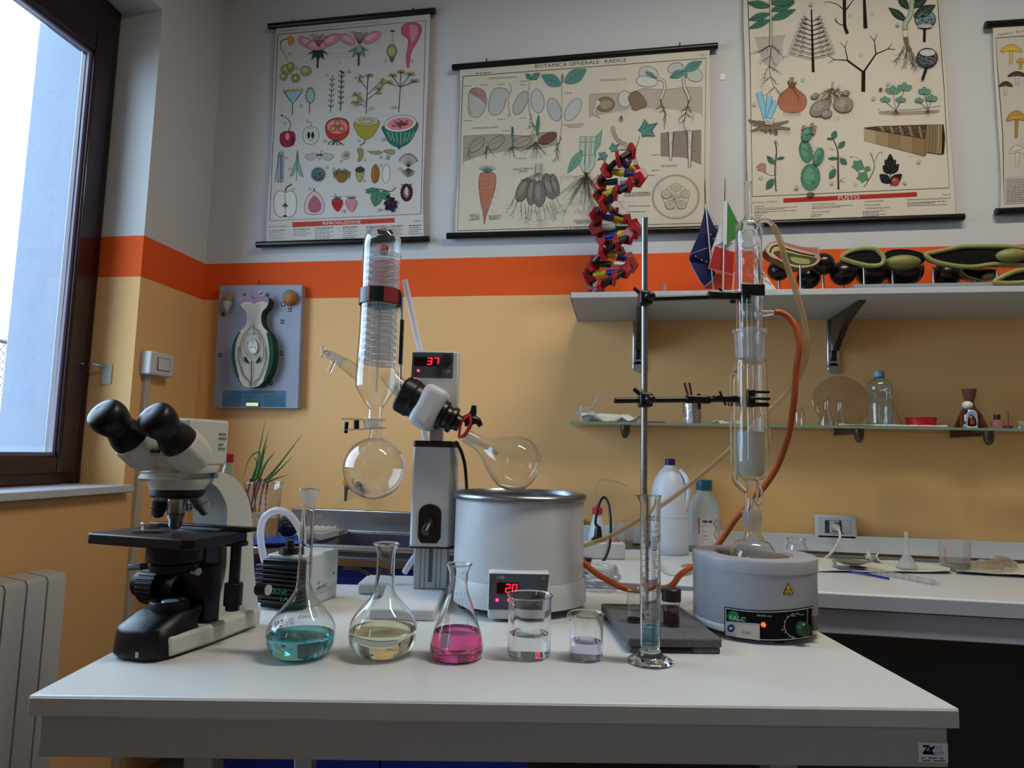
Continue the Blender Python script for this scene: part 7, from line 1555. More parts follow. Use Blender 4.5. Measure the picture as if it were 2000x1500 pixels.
def crumple(name, label, corners, amp, m_, cat, seed, nx=14, ny=7, z0=.002):
    """a rumpled sheet; corners are points on the supporting surface"""
    r = random.Random(seed); g = [[r.random() for _ in range(8)] for _ in range(8)]
    def noise(u, v):
        u *= 5; v *= 5; i, j = int(u), int(v); a, b = u-i, v-j; a = a*a*(3-2*a); b = b*b*(3-2*b)
        return (g[i][j]*(1-a)+g[i+1][j]*a)*(1-b)+(g[i][j+1]*(1-a)+g[i+1][j+1]*a)*b
    A, B_, C_, D_ = corners; mb = MB()
    for sgn in (0, 1):
        for j in range(ny+1):
            for i in range(nx+1):
                u, v = i/nx, j/ny; q = A*(1-u)*(1-v)+B_*u*(1-v)+C_*u*v+D_*(1-u)*v
                n = max(0, noise(u, v)-.25)*amp; q2 = q+Vector((0, 0, z0+n+sgn*.0012))+Vector(((noise(v, u)-.5), (noise(u*.7+.2, v)-.5), 0))*(amp*.8); mb.v.append(q2)
    st_ = nx+1; off = st_*(ny+1)
    for j in range(ny):
        for i in range(nx): q = (j*st_+i, j*st_+i+1, (j+1)*st_+i+1, (j+1)*st_+i); mb.f += [q[::-1], tuple(k_+off for k_ in q)]
    bd_ = [i for i in range(st_)]+[j*st_+nx for j in range(1, ny+1)]+[ny*st_+i for i in range(nx-1, -1, -1)]+[j*st_ for j in range(ny-1, 0, -1)]
    mb.f += [(bd_[i], bd_[(i+1) % len(bd_)], off+bd_[(i+1) % len(bd_)], off+bd_[i]) for i in range(len(bd_))]
    return tag(mb.build(name, m_, smooth=50), label, cat)
TIS = mat('white_tissue', 'c4c3b8', .9, bump=.2, scale=150)
gq = lambda px, Yd: Vector((onY(px, 830, Yd).x, Yd, GZ))
crumple('paper_tissue', 'crumpled white tissue on the left end of the glass shelf', (gq(1130, 2.212), gq(1248, 2.212), gq(1250, 2.30), gq(1128, 2.26)), .045, TIS, 'tissue', 5)
crumple('paper_tissue', 'flat white tissue under the bottle and red dish on the glass shelf', (gq(1640, 2.212), gq(1850, 2.212), gq(1850, 2.24), gq(1640, 2.24)), .008, TIS, 'tissue', 9)
crumple('paper_tissue', 'folded white tissue at the right end of the glass shelf', (gq(1985, 2.22), gq(2080, 2.22), gq(2080, 2.3), gq(1990, 2.3)), .03, TIS, 'tissue', 2)
crumple('paper_tissue', 'small white tissue behind the extractor on the glass shelf', (gq(1393, 2.23), gq(1425, 2.23), gq(1425, 2.3), gq(1393, 2.3)), .02, TIS, 'tissue', 12)
c = gB(1183, 2.37); t = thing('cork_tube', 'small stoppered tube lying behind the left tissue', 'tube', c); MB().cyl(c+Vector((-.02, 0, .009)), c+Vector((.03, 0, .009)), .008).build('tube_body', PLA, t); MB().cyl(c+Vector((-.026, 0, .009)), c+Vector((-.018, 0, .009)), .0085).build('cork', mat('cork', '6a4426', .8), t)
c = gB(1278, 2.26); tag(MB().lathe([(0, 0), (.034, 0), (.037, .004), (.034, .006), (0, .006)], c, 36).build('red_tray', mat('red_tray', 'a3261c', .4)), 'flat red tray on the glass shelf right of the rod', 'tray')
FOIL = mat('crumpled_foil', 'b9bcc0', .22, metal=1, bump=1.0, scale=90)
B = gB(1352, 2.30); k = (B-C0).dot(_f)/FPX; t = thing('foil_beaker', 'foil-wrapped beaker holding a brown clothes-pin', 'beaker', B)
mb = MB().lathe([(0, 0), (17*k, 0), (17.5*k, .03), (17*k, .062), (17.5*k, .082), (15.5*k, .082), (15*k, .01), (0, .01)], B, 40)
mb.v = [v+Vector((v.x-B.x, v.y-B.y, 0))*RND.uniform(-.05, .05) for v in mb.v]; mb.build('foil_wrap', FOIL, t, smooth=20)
for s in (-1, 1): MB().box(B+Vector((-.008+s*.006, 0, .10)), (.007, .01, .085), Matrix.Rotation(-.22+s*.05, 3, 'Y')).build('clothes_pin_leg', mat('brown_wood', '5a2a1c', .6), t, bevel=.001)
vesselG('glass_jar', 'little open glass jar on the glass shelf beside the orange hose', 'jar', 1561, 2.33, [(836, 9), (832, 10), (803, 10), (799, 8), (795, 9.5)])
vesselG('small_flask', 'taller of two tiny conical flasks before the glass disc', 'flask', 1615, 2.30, [(836, 17), (832, 17), (803, 6), (780, 4.5), (777, 6)])
vesselG('small_flask', 'shorter tiny conical flask, right of its taller twin', 'flask', 1641, 2.34, [(836, 16), (832, 16), (806, 5), (785, 4), (782, 5)])
vesselG('conical_flask', 'clear conical flask hidden behind the plastic water bottle', 'flask', 1737, 2.38, [(836, 24), (830, 24), (790, 9), (765, 6), (758, 8)])
q = gB(1640, 2.40); k = (q-C0).dot(_f)/FPX; R5 = 52*k; dv = Vector((0, .18, 1)).normalized()
tag(MB().lathe([(0, 0), (R5*.9, -.006), (R5, -.012), (R5*1.005, -.011), (R5*.91, -.0045), (0, .0015)], q+Vector((0, -.03, R5+.001)), 56, Vector((0, -1, .17))).build('glass_disc', thin_glass('disc_glass', (.90, .87, .84), (.5, .45, .42), 1.6)), 'large round glass disc leaning on the wall behind the flasks', 'glass disc')
# water bottle
PET = thin_glass('pet_plastic', (.80, .88, .88), (.35, .47, .50), 2.2, .03, .06, (.7, .82, .85))
t, B, k, hh = vesselG('water_bottle', 'ribbed plastic water bottle with a light blue cap', 'bottle', 1720, 2.26, [(838, 18), (836, 21), (832, 23), (827, 21.5), (822, 23), (817, 21.5), (812, 23), (806, 21.5), (800, 23), (790, 22), (782, 19.5), (778, 18), (774, 19.5), (766, 23), (758, 23.5), (748, 20), (742, 14), (738, 9), (734, 8.5)], PET, False)
MB().lathe([(0, hh(736)), (9.5*k, hh(736)), (9.5*k, hh(726)), (8.5*k, hh(725)), (0, hh(725))], B, 32).build('cap', mat('light_blue_cap', '6f9cc0', .4), t); MB().lathe([(9*k, hh(738)), (10*k, hh(738)), (10*k, hh(736.5)), (9*k, hh(736.5))], B, 28, close=True).build('cap_ring', mat('teal_ring', '2a6d80', .4), t)
p = Print(lambda a, h, l: B+Vector(((23.6*k+l)*math.cos(-PI/2+a), (23.6*k+l)*math.sin(-PI/2+a), h))); p.line([(-.3+.05*i, hh(768)+.004*(i % 2)+.0007*i) for i in range(14)], .0016, 'c3d2cf', 3); p.done('embossed_name', t)
t, B, k, hh = vesselG('red_dish', 'low red plastic dish on the glass shelf', 'dish', 1799, 2.26, [(838, 23), (836, 25), (822, 26), (816, 27.5)], mat('red_plastic', 'a3161a', .35), False)
t, B, k, hh = vesselG('stoppered_flask', 'red conical flask closed with a brown rubber stopper', 'flask', 1896, 2.36, [(840, 28), (836, 29), (810, 19), (795, 9), (782, 7), (778, 8)], thin_glass('red_glass', (.55, .08, .08), (.3, .03, .03), 1.6), False)
MB().lathe([(0, hh(782)), (8*k, hh(782)), (12*k, hh(766)), (12.5*k, hh(760)), (0, hh(760))], B, 32).build('rubber_stopper', mat('brown_rubber', '7a4a3c', .7), t)
t, B, k, hh = vesselG('holy_water_bottle', 'small clear bottle with white ball cap and an arched picture label', 'bottle', 1893, 2.25, [(840, 14), (838, 15), (806, 15), (800, 12), (796, 8)], GLASS2, False)
MB().ell(B+Vector((-.002, 0, hh(791))), 9.5*k, 9.5*k, 8*k, 20, 12).build('ball_cap', mat('cap_white', 'c9cac6', .4), t)
p = Print(lambda a, b, l: onY(1540+a/4.348, 700+b/4.348, B.y-15.5*k)+Vector((0, -l, 0)), base=4e-4)
arch = [(1512, 605), (1512, 480), (1520, 455), (1540, 440), (1562, 436), (1584, 445), (1598, 470), (1603, 520), (1603, 605)]
p.fill(arch, 'c3c6cc'); p.fill([(1518, 575), (1518, 485), (1526, 462), (1545, 448), (1565, 445), (1582, 453), (1593, 475), (1597, 520), (1597, 575)], '7c8fb4'); p.blob([(1524, 572), (1526, 510), (1545, 475), (1565, 485), (1590, 520), (1594, 572)], '1c1410', None); p.ell(1548, 498, 12, 15, 'a87c5c'); p.blob([(1540, 530), (1560, 515), (1580, 540), (1566, 560), (1545, 555)], '8a3c24', None); p.micro(1522, 590, 1590, 588, '55585e', 4); p.done('picture_label', t, 'arched label with a dark painted figure')
t, B, k, hh = vesselG('nail_bottle', 'pink bottle with a tall dark brown cap', 'bottle', 1948, 2.27, [(841, 11), (838, 11.5), (822, 10.5), (820, 6)], mat('pink_plastic', '9c5a50', .4), False); MB().lathe([(0, hh(821)), (6*k, hh(821)), (5.5*k, hh(808)), (0, hh(808))], B, 20).build('cap', mat('dark_brown_cap', '2c1712', .4), t)
t, B, k, hh = vesselG('small_cup', 'tiny dark red cup with a thin stick at the shelf\'s right', 'cup', 1969, 2.25, [(842, 6.5), (832, 7.5)], mat('maroon', '4a1a16', .5), False); MB().cyl(B+Vector((.001, 0, .002)), B+Vector((.002, 0, .055)), .0012).build('stick', mat('brown_wood', '5a2a1c'), t)
# ================================================================ THINGS ON THE COUNTER
def upz(B, px, y): return AT(px, y, B).z-B.z
def standing(name, label, cat, px, ybot, rows, m_, dz=0, n=36, part='body', group=None):
    B = T(px, ybot, dz); k = SCL(B); t = thing(name, label, cat, B, group)
    pr = [(hw*k, max(0.0004, upz(B, px, y))) for y, hw in rows]
    o = MB().lathe([(0, .0004)]+pr, B, n).build(part, m_, t); return t, B, k, (lambda y: upz(B, px, y)), pr
WPL = mat('milky_plastic', 'b9c0cb', .4, trans=.0)
# power strip with two plugs
B = T(1158, 1092)+FH*.02; t = thing('power_strip', 'white power strip with two black plugs on the counter', 'power strip', B)
MB().box(B+RH*(.015)+Vector((0, 0, .026)), (.17, .05, .052), RZ).build('strip_body', mat('strip_white', 'b6b9b6', .4, var=.03), t, bevel=.006)
MB().box(B+RH*.075+Vector((0, 0, .0525)), (.022, .016, .004), RZ).build('strip_switch', mat('red_switch', 'b01c1c', .3, emit=.3), t)
for s in (-.052, .018):
    q = thing('power_plug', 'black mains plug in the power strip, '+('half hidden by the bath' if s < 0 else 'with the looping cable'), 'plug', B+RH*s+Vector((0, 0, .052)), 'plugs in the power strip')
    MB().lathe([(0, 0), (.021, 0), (.021, .008), (.013, .014), (.011, .034), (.008, .046), (0, .047)], B+RH*s+Vector((0, 0, .0522)), 24).build('plug_body', BLACK, q)
a_ = lambda px, py, n=0: AT(px, py, B)-FH*n
tag(MB().tube([B+RH*.018+Vector((0, 0, .098)), a_(1163, 1020, 0), a_(1170, 985, 0), a_(1180, 971, 0), a_(1188, 985, .01), a_(1190, 1020, .03), a_(1187, 1060, .04), a_(1175, 1090, .045), a_(1155, 1102, .05), a_(1138, 1104, .05), a_(1120, 1105, .05)], .0042, 12, 6).build('plug_cable', BLACK), 'black power cable looping up from the plug by the bath', 'cable')
# wash bottle
t, B, k, hz, pr = standing('wash_bottle', 'white wash bottle with red cap and bent spout', 'bottle', 1166, 1071, [(1071, 16), (1066, 17.5), (1045, 17), (1025, 13), (1010, 8.5), (1004, 7.5)], WPL)
MB().lathe([(0, hz(1004)), (10*k, hz(1004)), (10*k, hz(992)), (5*k, hz(990)), (4*k, hz(985)), (0, hz(985))], B, 28).build('cap', mat('red_cap', 'b01a24', .4), t)
MB().tube([B+Vector((0, 0, hz(986))), AT(1164, 955, B), AT(1170, 941, B), AT(1185, 937, B), AT(1205, 942, B), AT(1226, 950, B)], .0032, 10, 5).build('spout', PLA, t)
# plastic beakers with red print
def pbeak(px, yb, yt, hw0, hw1, label, prints):
    t, B, k, hz, pr = standing('plastic_beaker', label, 'beaker', px, yb, [(yb, hw0*.92), (yb-3, hw0), (yt, hw1)], PLA, group='graduated plastic beakers')
    rim(B, hw1*k, hz(yt), .001).build('rim', PLA, t)
    fluid([(0, .001), (hw0*k*.9, .001), (hw0*k, .004), (hw1*k, hz(yt))], B, hz(yb-(yb-yt)*.3), liquid('cloudy_water_%d' % px, (.82, .80, .72)), t)
    p = Print(lambda a, h, l: B+Vector(((rad_at(pr, h)+l+.0003)*math.cos(FR(B)+a), (rad_at(pr, h)+l+.0003)*math.sin(FR(B)+a), h))); H = hz(yt)
    def vt(st_, a0, h0, L, w):   # lettering that runs up the wall
        vs2, fs2 = text_geo(st_); p.tri([(a0-b*w, h0+a*L) for a, b in vs2], fs2, 'a3262c')
    for q in prints: vt(*q[:1], q[1], H*q[2], H*q[3], q[4])
    for i in range(6): h = H*(.15+.12*i); p.fill([(.55, h), (.8, h), (.8, h+.0008), (.55, h+.0008)], 'a8585a')
    tag(p.done('scale_print', t, 'red vertical print'), kind='stuff'); return t
pbeak(1219, 1071, 1019, 17.5, 19, 'small plastic beaker with red print beside the measuring cylinder', [('KARTELL', .25, .2, .6, .18)])
pbeak(1866, 1114, 1055, 25, 27.5, 'plastic beaker with red print next to the inverted funnel', [('KARTELL', -.55, .25, .55, .14)])
# jug
t, B, k, hz, pr = standing('plastic_jug', 'large milky plastic jug with a dark blue cap', 'jug', 1309, 1081, [(1081, 33), (1078, 35.5), (1060, 36.5), (970, 36.5), (950, 34.5), (932, 28), (920, 20), (912, 12), (908, 9.5)], WPL)
MB().lathe([(0, hz(909)), (10*k, hz(909)), (10*k, hz(897)), (9*k, hz(896)), (0, hz(896))], B, 30).build('cap', mat('navy_cap', '141a5c', .4), t)
MB().tube([AT(1326, 918, B)-FH*.02, AT(1334, 935, B)-FH*.045, AT(1336, 965, B)-FH*.05, AT(1330, 995, B)-FH*.042, AT(1320, 1008, B)-FH*.03], .008, 12, 5).build('handle', WPL, t)
MB().lathe([(36.6*k, hz(1010)), (36.9*k, hz(1009)), (36.6*k, hz(1008))], B, 36).build('fill_line', mat('fill_line', 'a3adb8', .4), t)
# reagent bottle
t, B, k, hz, pr = standing('reagent_bottle', 'white reagent bottle with teal cap and hazard label', 'bottle', 1376, 1074, [(1074, 27), (1071, 29.5), (1060, 30), (1000, 30), (985, 28), (970, 21), (962, 14), (956, 13)], WPL)
MB().lathe([(0, hz(957)), (15*k, hz(957)), (15.5*k, hz(940)), (14*k, hz(937)), (0, hz(937))], B, 32).build('cap', mat('teal_cap', '0e6276', .4), t)
rL = 30.2*k
p = Print(lambda a, h, l: B+Vector(((rL+l)*math.cos(FR(B)+a), (rL+l)*math.sin(FR(B)+a), h)))
n_ = 10; p.tri([(-1.1+2.1*i/n_, hz(1064 if j else 1003)) for j in (0, 1) for i in range(n_+1)], [(i, i+1, n_+2+i, n_+1+i) for i in range(n_)], 'c6c8ca'); lb = p.done('label', t, 'white product label'); p.base = 5e-4
def lt(st_, a0, a1, y, h, col='22242a'):
    vs2, fs2 = text_geo(st_); p.tri([(a0+(a1-a0)*a, hz(y)+b*h) for a, b in vs2], fs2, col)
p.fill([(-.1, hz(1018)), (.2, hz(1018)), (.2, hz(1014)), (-.1, hz(1014))], '3a3c42'); p.fill([(.27, hz(1018)), (.5, hz(1018)), (.5, hz(1014)), (.27, hz(1014))], '3a3c42'); lt('UN  17', -.1, .3, 1045, .0055)
for i, y in enumerate((1023, 1027, 1031, 1035, 1050, 1054)): vs2 = [(-.1, hz(y)), (.15+.25*((i*7) % 3)/2, hz(y)), (.15+.25*((i*7) % 3)/2, hz(y)+.0012), (-.1, hz(y)+.0012)]; p.fill(vs2, '5a5c60')
p.fill([(-.36, hz(1040)), (-.30, hz(1040)), (-.30, hz(1010)), (-.36, hz(1010))], 'b0202a')
for y in (1020, 1040, ): p.line([(.62, hz(y)), (.82, hz(y-9)), (1.0, hz(y)), (.82, hz(y+9)), (.62, hz(y))], .003, 'b0202a')
p.done('lettering', lb)
# jars
vz = [(0, 1), ]
t, B, k, hz, pr = standing('glass_jar', 'small empty glass jar behind the extractor stem', 'jar', 1447, 1063, [(1063, 14), (1060, 16), (1028, 16), (1020, 12), (1016, 14), (1013, 14)], GLASS2, part='glass_body'); rim(B, 14*k, hz(1013), .001).build('rim', SOLIDG, t)
t, B, k, hz, pr = standing('glass_jar', 'squat glass jar on the counter right behind the mantle', 'jar', 1556, 1092, [(1092, 17), (1088, 19), (1068, 19), (1060, 15), (1054, 18), (1052, 18)], GLASS2, part='glass_body'); rim(B, 18*k, hz(1052), .0012).build('rim', SOLIDG, t)
# wall socket with plug and cord
S_ = lambda px, py, d=0: onY(px, py, YW-d)
so = thing('wall_socket', 'white wall socket plate above the counter with a plugged-in cord', 'socket', S_(1632, 1030, .01))
PLM = mat('socket_white', 'c0c4c8', .35)
c = S_(1632, 1030, .012); w_ = (S_(1673, 1030)-S_(1591, 1030)).x; h_2 = S_(1632, 1005).z-S_(1632, 1054).z
MB().box(c, (w_, .024, h_2), None).build('cover_plate', PLM, so, bevel=.009, seg=3)
MB().box(S_(1629, 1029, .0245), (.058, .003, .042)).build('module_seam', mat('seam_dark', '3a3c40', .6), so)
MB().box(S_(1629, 1029, .0255), (.029, .004, .040), None).build('socket_module', PLM, so); MB().box(S_(1652, 1029, .0255), (.026, .004, .040), None).build('blank_module', PLM, so, bevel=.001)
MB().cyl(S_(1630, 1029, .0275), S_(1630, 1029, .0285), .0165).build('socket_recess', mat('socket_dark', '1d1d20', .5), so)
pg = thing('mains_plug', 'white mains plug in the wall socket', 'plug', S_(1630, 1029, .03)); MB().lathe([(0, 0), (.013, 0), (.0125, .012), (.010, .028), (0, .029)], S_(1630, 1029, .0288), 24, (0, -1, 0)).build('plug_body', mat('plug_white', 'b3b2ac', .4), pg)
tag(MB().tube([S_(1637, 1031, .055), S_(1641, 1045, .07), S_(1637, 1060, .09), S_(1625, 1078, .12), T(1612, 1090, .006), T(1595, 1096, .005), T(1575, 1100, .005)], .0042, 12, 6).build('mains_cable', mat('cord_white', 'b9b7ae', .45)), 'white cord curving down from the wall socket to the counter', 'cord')
tag(MB().tube([T(1285, 1100, .004), T(1300, 1117, .004), T(1325, 1123, .004), T(1350, 1117, .004), T(1362, 1108, .004), T(1350, 1102, .004), T(1330, 1105, .004)], .0036, 10, 6).build('grey_cord', mat('cord_grey', 'a9a898', .5)), 'pale cord lying on the counter behind the measuring cylinder', 'cord')
# tissues, pens, funnel
q = lambda px, py, dz=0: T(px, py, dz)
crumple('paper_towel', 'white paper towel spread along the rear of the counter', (q(1590, 1118), q(1860, 1122), q(1850, 1106), q(1592, 1095)), .012, TIS, 'paper towel', 21, 18, 6, .0035)
crumple('paper_towel', 'white paper towel under the plastic film at the counter\'s right end', (q(1865, 1122), q(2080, 1135), q(2080, 1108), q(1868, 1104)), .010, TIS, 'paper towel', 22, 14, 6, .0035)
B = T(1662, 1103, .016); tag(MB().lathe([(0, 0), (.025, .002), (.046, .010), (.047, .011), (.025, .0035), (0, .0015)], B, 40).build('watch_glass', mat('grey_watch_glass', '6a665a', .15)), 'shallow grey watch glass on the paper towel', 'watch glass')
t = thing('glass_dropper', 'short glass dropper leaning on the watch glass', 'dropper', T(1632, 1104, .012)); MB().tube([T(1632, 1105, .016), AT(1629, 1096, T(1632, 1105)), AT(1626, 1089, T(1632, 1105))], .005, 10, 3).build('tube_body', GLASS2, t)
tag(MB().tube([T(1637, 1112, .005), T(1690, 1121, .005), T(1736, 1130, .005)], .0032, 10, 2).build('blue_pen', mat('pen_blue', '151a7a', .3)), 'slim dark blue pen at the front of the counter papers', 'pen')
t = thing('plastic_pipette', 'long translucent measuring pipette lying beside the blue pen', 'pipette', T(1750, 1122)); MB().cyl(T(1692, 1112, .008), T(1822, 1137, .008), .0075, n=16).build('barrel', PLA, t); MB().cyl(T(1660, 1107, .008), T(1692, 1112, .008), .004, .0065, 12).build('tip', mat('tip_grey', '3a4058', .4), t); MB().cyl(T(1822, 1137, .008), T(1838, 1140, .008), .0075, .002, 14).build('end_cap', PLA, t)
for i in range(7): a = .15+i*.11; c0_, c1_ = T(1692, 1112, .008), T(1822, 1137, .008); c = c0_+(c1_-c0_)*a; MB().lathe([(.0078, 0), (.0078, .0012)], c, 16, (c1_-c0_).normalized()).build('graduation_ring', mat('mark_dark', '20242c'), t)
t, B, k, hz, pr = standing('plastic_funnel', 'white plastic funnel standing upside down on the paper towel', 'funnel', 1772, 1108, [(1108, 19.5), (1106, 19), (1085, 7), (1080, 5), (1060, 4.2), (1038, 3.4)], thin_glass('milky_funnel', (.85, .86, .86), (.6, .6, .62), .8, .2, .55, (.72, .74, .74)), dz=.012)
FILM = thin_glass('clear_film', (.93, .92, .88), (.7, .68, .6), 2.5, .05, .10, (.8, .78, .7))
crumple('plastic_film', 'crumpled clear plastic film on the towel at the far right', (q(1898, 1122), q(1990, 1126), q(1985, 1108), q(1902, 1106)), .028, FILM, 'film', 31, 16, 8, .017)
crumple('paper_towel', 'folded white paper corner standing by the watch glass', (q(1690, 1106), q(1716, 1108), q(1712, 1100), q(1694, 1099)), .03, TIS, 'paper towel', 33, 8, 5, .014)
# coil of clear tubing behind the bath
cc_ = T(1168, 1146); pts = []
for i in range(61):
    a = 2*PI*i/15; pts.append(cc_+RH*((.046+.006*math.sin(i*.7))*math.cos(a))+FH*((.075+.008*math.cos(i*.5))*math.sin(a))+Vector((0, 0, .006+.011*i/15)))
tag(MB().tube(pts, .0045, 10, 2).build('tubing_coil', thin_glass('clear_tubing', (.88, .88, .88), (.5, .52, .55), 1.6, .05, .12, (.8, .8, .82))), 'coil of clear tubing lying on the table beside the bath', 'tubing')

# ================================================================ THINGS ON THE SINK
SK = .02
t, B, k, hz, pr = standing('plant_beaker', 'tall beaker of sprouting onion plants on the sink drainer', 'beaker', 508, 1062, [(1062, 29), (1058, 32), (1050, 33), (960, 34.5), (948, 36), (942, 38)], GLASS2, SK, part='glass_body')
rim(B, 38*k, hz(942), .0014).build('rim', SOLIDG, t)
fluid([(0, .002), (29*k, .002), (32*k, .006), (34*k, hz(960))], B, hz(1010), LIQ['water'], t)
p = Print(lambda a, h, l: B+Vector(((34*k+l)*math.cos(FR(B)+a), (34*k+l)*math.sin(FR(B)+a), h)))
for i in range(5):
    y = 965+i*11; vs2, fs2 = text_geo(str(900-i*200 if i < 5 else 1)); p.tri([(-.05+.3*a, hz(y+3)+b*.007) for a, b in vs2], fs2, 'd0d4d4'); p.fill([(-.35, hz(y)), (-.1, hz(y)), (-.1, hz(y)+.001), (-.35, hz(y)+.001)], 'd0d4d4')
tag(p.done('scale_print', t), kind='stuff')
pt = thing('onion_plant', 'green onion shoots with purple stems growing in the tall beaker', 'plant', B+Vector((0, 0, .004)))
GR = mat('shoot_green', '3f5e26', .5, var=.25, scale=40); PUR = mat('purple_stem', '5a2a44', .6, var=.3, scale=50)
r_ = random.Random(2)
for (bx_, by_), pts in (((497, 935), ((500, 880), (512, 822), )), ((500, 935), ((508, 890), (515, 868))), ((505, 935), ((520, 880), (530, 845))), ((508, 940), ((525, 905), (542, 885))), ((512, 942), ((535, 915), (562, 880), (585, 850))), ((515, 942), ((540, 920), (568, 892))), ((495, 935), ((505, 885), (485, 895), (470, 940))), ((520, 942), ((540, 935), (565, 927))), ((500, 938), ((517, 905), (535, 882))), ((490, 940), ((500, 905), (493, 892)))):
    d = r_.uniform(-.02, .02); a0_ = AT(bx_, by_, B)+FH*d; MB().tube([a0_]+[AT(*q_, B)+FH*(d*1.5) for q_ in pts], lambda s: .0042*(1-s)+.0006, 7, 5).build('leaf_blade', GR, pt)
for i in range(6):
    x = 486+i*7; MB().tube([AT(x-6+r_.uniform(-5, 5), 1000, B)+FH*r_.uniform(-.02, .02), AT(x-2+r_.uniform(-4, 4), 965, B), AT(x+4, 935, B)], lambda s: .0016+.0018*s, 7, 4).build('stem', PUR, pt)
MB().tube([AT(480, 955, B), AT(488, 985, B), AT(495, 1000, B)], .004, 7, 3).build('stem', PUR, pt)
for i in range(10): MB().tube([AT(490+i*3, 1000, B), AT(486+i*4+r_.uniform(-5, 5), 1030, B), AT(484+i*4.5, 1056, B)], .001, 5, 3).build('root', mat('pale_root', 'a9a58c', .8), pt)
# red-capped bottle
t, B, k, hz, pr = standing('soap_bottle', 'clear bottle with red cap and green label behind the microscope arm', 'bottle', 436, 1052, [(1052, 15), (1048, 17), (960, 17.5), (940, 16), (925, 13), (910, 9), (902, 8)], thin_glass('soap_plastic', (.75, .92, .8), (.4, .6, .5), 1.5, .02, .1, (.6, .8, .7)), SK)
MB().lathe([(0, hz(903)), (9.5*k, hz(903)), (9.5*k, hz(887)), (0, hz(886))], B, 28).build('cap', mat('crimson_cap', '8a1024', .4), t)
MB().lathe([(17.9*k, hz(1040)), (18*k, hz(965))], B, 36).build('label', mat('green_label', '2f9a3c', .4), t)
p = Print(lambda a, h, l: B+Vector(((18.1*k+l)*math.cos(FR(B)+a), (18.1*k+l)*math.sin(FR(B)+a), h))); p.fill([(-.5, hz(1035)), (-.1, hz(1035)), (.0, hz(970)), (-.4, hz(970))], 'c3d8d0'); p.done('label_panel', t)
q = lambda px, py, dz=SK: T(px, py, dz)
crumple('blue_cloth', 'blue cleaning cloth on the edge of the sink drainer', (q(490, 1070), q(592, 1071), q(596, 1052), q(492, 1050)), .022, mat('blue_fabric', '2a4fa0', .9, bump=.3, scale=200), 'cloth', 41)
mb = MB().ell(T(562, 1056, SK)+Vector((0, 0, .048)), .036, .032, .034, 26, 18); mb.v = [v+Vector((RND.uniform(-1, 1), RND.uniform(-1, 1), RND.uniform(-1, 1)))*.0022 for v in mb.v]
tag(mb.build('black_sponge', mat('black_scourer', '0d0d12', .35, bump=1.0, scale=300), smooth=0), 'black scouring sponge on the blue cloth', 'sponge')
# white rack with domes
B = T(622, 1050, SK); t = thing('tube_rack', 'white plastic rack with rows of round knobs on the drainer', 'rack', B); RW = mat('rack_white', 'b3b5b0', .45)
dx = (T(655, 1036, SK)-T(592, 1052, SK)).normalized(); dy = Vector((-dx.y, dx.x, 0)); Rr = Matrix((dx, dy, Vector((0, 0, 1)))).transposed()
MB().box(B+Vector((0, 0, .012)), (.13, .09, .024), Rr).build('rack_body', RW, t, bevel=.003)
for i in range(9):
    for j in range(4): MB().ell(B+dx*(-.056+.014*i)+dy*(-.033+.022*j)+Vector((0, 0, .026)), .0058, .0058, .009, 8, 6).build('rack_knob', RW, t)
t, B, k, hz, pr = standing('pink_cup', 'pale pink plastic cup standing behind the white rack', 'cup', 617, 1038, [(1038, 7), (1035, 8), (1004, 9)], thin_glass('pink_cup_plastic', (.9, .75, .72), (.6, .45, .42), 1, .1, .25, (.75, .55, .5)), SK)
# tap
W0 = onY(690, 950, YW-.03); t = thing('gas_tap', 'small metal wall tap with a yellow handle behind the receiving flask', 'tap', W0)
MB().cyl((W0.x, YW, W0.z), (W0.x, YW-.02, W0.z), .022).build('wall_flange', CHROME, t)
e = onY(676, 952, 2.36); MB().tube([(W0.x, YW-.02, W0.z), (W0.x, 2.38, W0.z), e], .009, 12, 4).build('tap_body', mat('tap_metal', '6d6a62', .35, metal=.9), t)
MB().cyl(e, e+Vector((0, 0, -.05)), .007, .005).build('nozzle', MATS['tap_metal'], t); MB().box(e+Vector((-.004, 0, .022)), (.014, .014, .024)).build('handle', mat('yellow_handle', 'b08a1c', .4), t, bevel=.003)

# ================================================================ LEFT WALL FITTINGS, OUTSIDE, UNDER THE TABLE
c = onX(316, 712, XL+.04); sw = thing('switch_box', 'white surface-mounted light switch box beside the window', 'switch', (XL, c.y, c.z))
MB().box((XL+.022, c.y, c.z), (.044, .125, .084)).build('box_body', PLM, sw, bevel=.006, seg=3)
MB().box((XL+.045, c.y+.004, c.z), (.003, .066, .046)).build('switch_seam', MATS['seam_dark'], sw); MB().box((XL+.046, c.y+.004, c.z), (.004, .062, .043)).build('rocker', PLM, sw, bevel=.002)
zc0 = c.z-.042; tag(MB().box((XL+.008, c.y-.03, zc0/2), (.016, .026, zc0)).build('cable_conduit', mat('conduit_white', 'aeaa9c', .5), bevel=.002), 'white cable conduit running down the wall from the switch box', 'conduit')
c = Vector((XL-.148, 2.055, onX(180, 713, XL-.15).z)); t = thing('window_latch', 'small metal window latch with tape at the window jamb', 'latch', c)
MB().tube([c, c+Vector((.02, .005, .002)), c+Vector((.045, .022, -.004))], .004, 8, 4).build('latch_bar', CHROME, t); MB().box((XL-.10, 2.083, c.z-.03), (.04, .003, .07)).build('tape', mat('tape_white', 'a9a598', .5), t)
tag(MB().tube([Vector((XL-.14, 2.07, TZ+.26)), Vector((XL-.13, 2.068, TZ+.23)), Vector((XL-.12, 2.06, TZ+.20)), Vector((XL-.10, 2.05, TZ+.184))], .0028, 8, 5).build('yellow_wire', mat('wire_yellow', '9a8418', .5)), 'short yellow and black wire end at the window corner', 'wire')
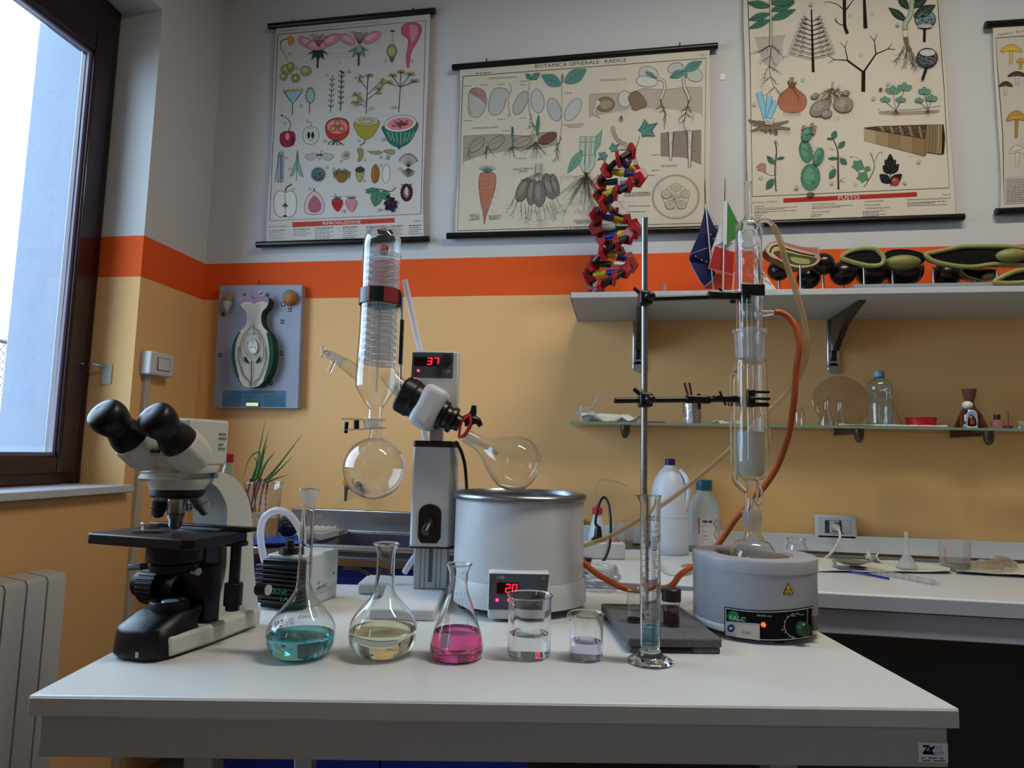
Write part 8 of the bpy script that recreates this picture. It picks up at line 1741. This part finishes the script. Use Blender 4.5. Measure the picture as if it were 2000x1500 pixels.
# chain-link fence outside
fn_ = thing('chain_link_fence', 'chain-link fence seen outside the window', 'fence', (-5.2, 4.6, .0)); WIRE = mat('fence_wire', '2c3440', .5, metal=.5)
X0f, Y0f = -5.4, 3.2; m = MB(); Lf, z0f, z1f = 3.2, .6, 2.05; pw = .07
def seg(a, b): m.cyl(a, b, .004, n=5, caps=False)
for i in range(int((Lf+1.5)/pw)):
    for s in (1, -1):
        y0 = Y0f-1.5*(s > 0)+i*pw; a = [y0, z0f]; b = [y0+s*(z1f-z0f), z1f]
        for q_ in (a, b): pass
        lo, hi = Y0f, Y0f+Lf
        def clip(y): return max(lo, min(hi, y))
        ya, yb = clip(a[0]), clip(b[0])
        if abs(ya-yb) < .02: continue
        za = z0f+(ya-a[0])*s; zb = z0f+(yb-a[0])*s
        if z0f-.01 <= za <= z1f+.01 and z0f-.01 <= zb <= z1f+.01: seg(Vector((X0f, ya, za)), Vector((X0f, yb, zb)))
tag(m.build('wire_mesh', WIRE, fn_, fix=False), kind='stuff')
for yy in (Y0f, Y0f+Lf): MB().cyl((X0f, yy, 0), (X0f, yy, z1f+.05), .025).build('fence_post', WIRE, fn_)
MB().cyl((X0f, Y0f, z1f), (X0f, Y0f+Lf, z1f), .018).build('top_rail', WIRE, fn_)
struct('ground_outside', MB().box((-5, 2, -.06), (6, 14, .1)), mat('outside_paving', '8a8a88', .9, var=.1, scale=3))
# stool under the table
Sc = T(1270, 1490, -.14)+FH*.03; Sc.z = 0
sto = thing('stool', 'round brown wooden stool tucked under the table', 'stool', Sc)
MB().lathe([(0, .675), (.17, .675), (.185, .685), (.185, .70), (.17, .708), (0, .708)], Sc, 48).build('seat', mat('brown_varnish', '5a2f14', .35, var=.2, scale=12), sto)
for i in range(4):
    a = PI/4+i*PI/2+.2; e = Vector((math.cos(a), math.sin(a), 0)); MB().cyl(Sc+e*.13+Vector((0, 0, .676)), Sc+e*.20, .012).build('leg', CHROME, sto)
MB().lathe([(.168+.009*math.cos(k_), .25+.009*math.sin(k_)) for k_ in [2*PI*i/8 for i in range(8)]], Sc, 40, close=True).build('foot_ring', CHROME, sto)
tag(MB().tube([tb(.12, .25, -.12), tb(.15, .3, -.3), tb(.12, .35, -.5), tb(.15, .36, -.845)], .011, 10, 6).build('drain_pipe', mat('pipe_grey', '8d8f8c', .5)), 'grey pipe under the left end of the table', 'pipe')
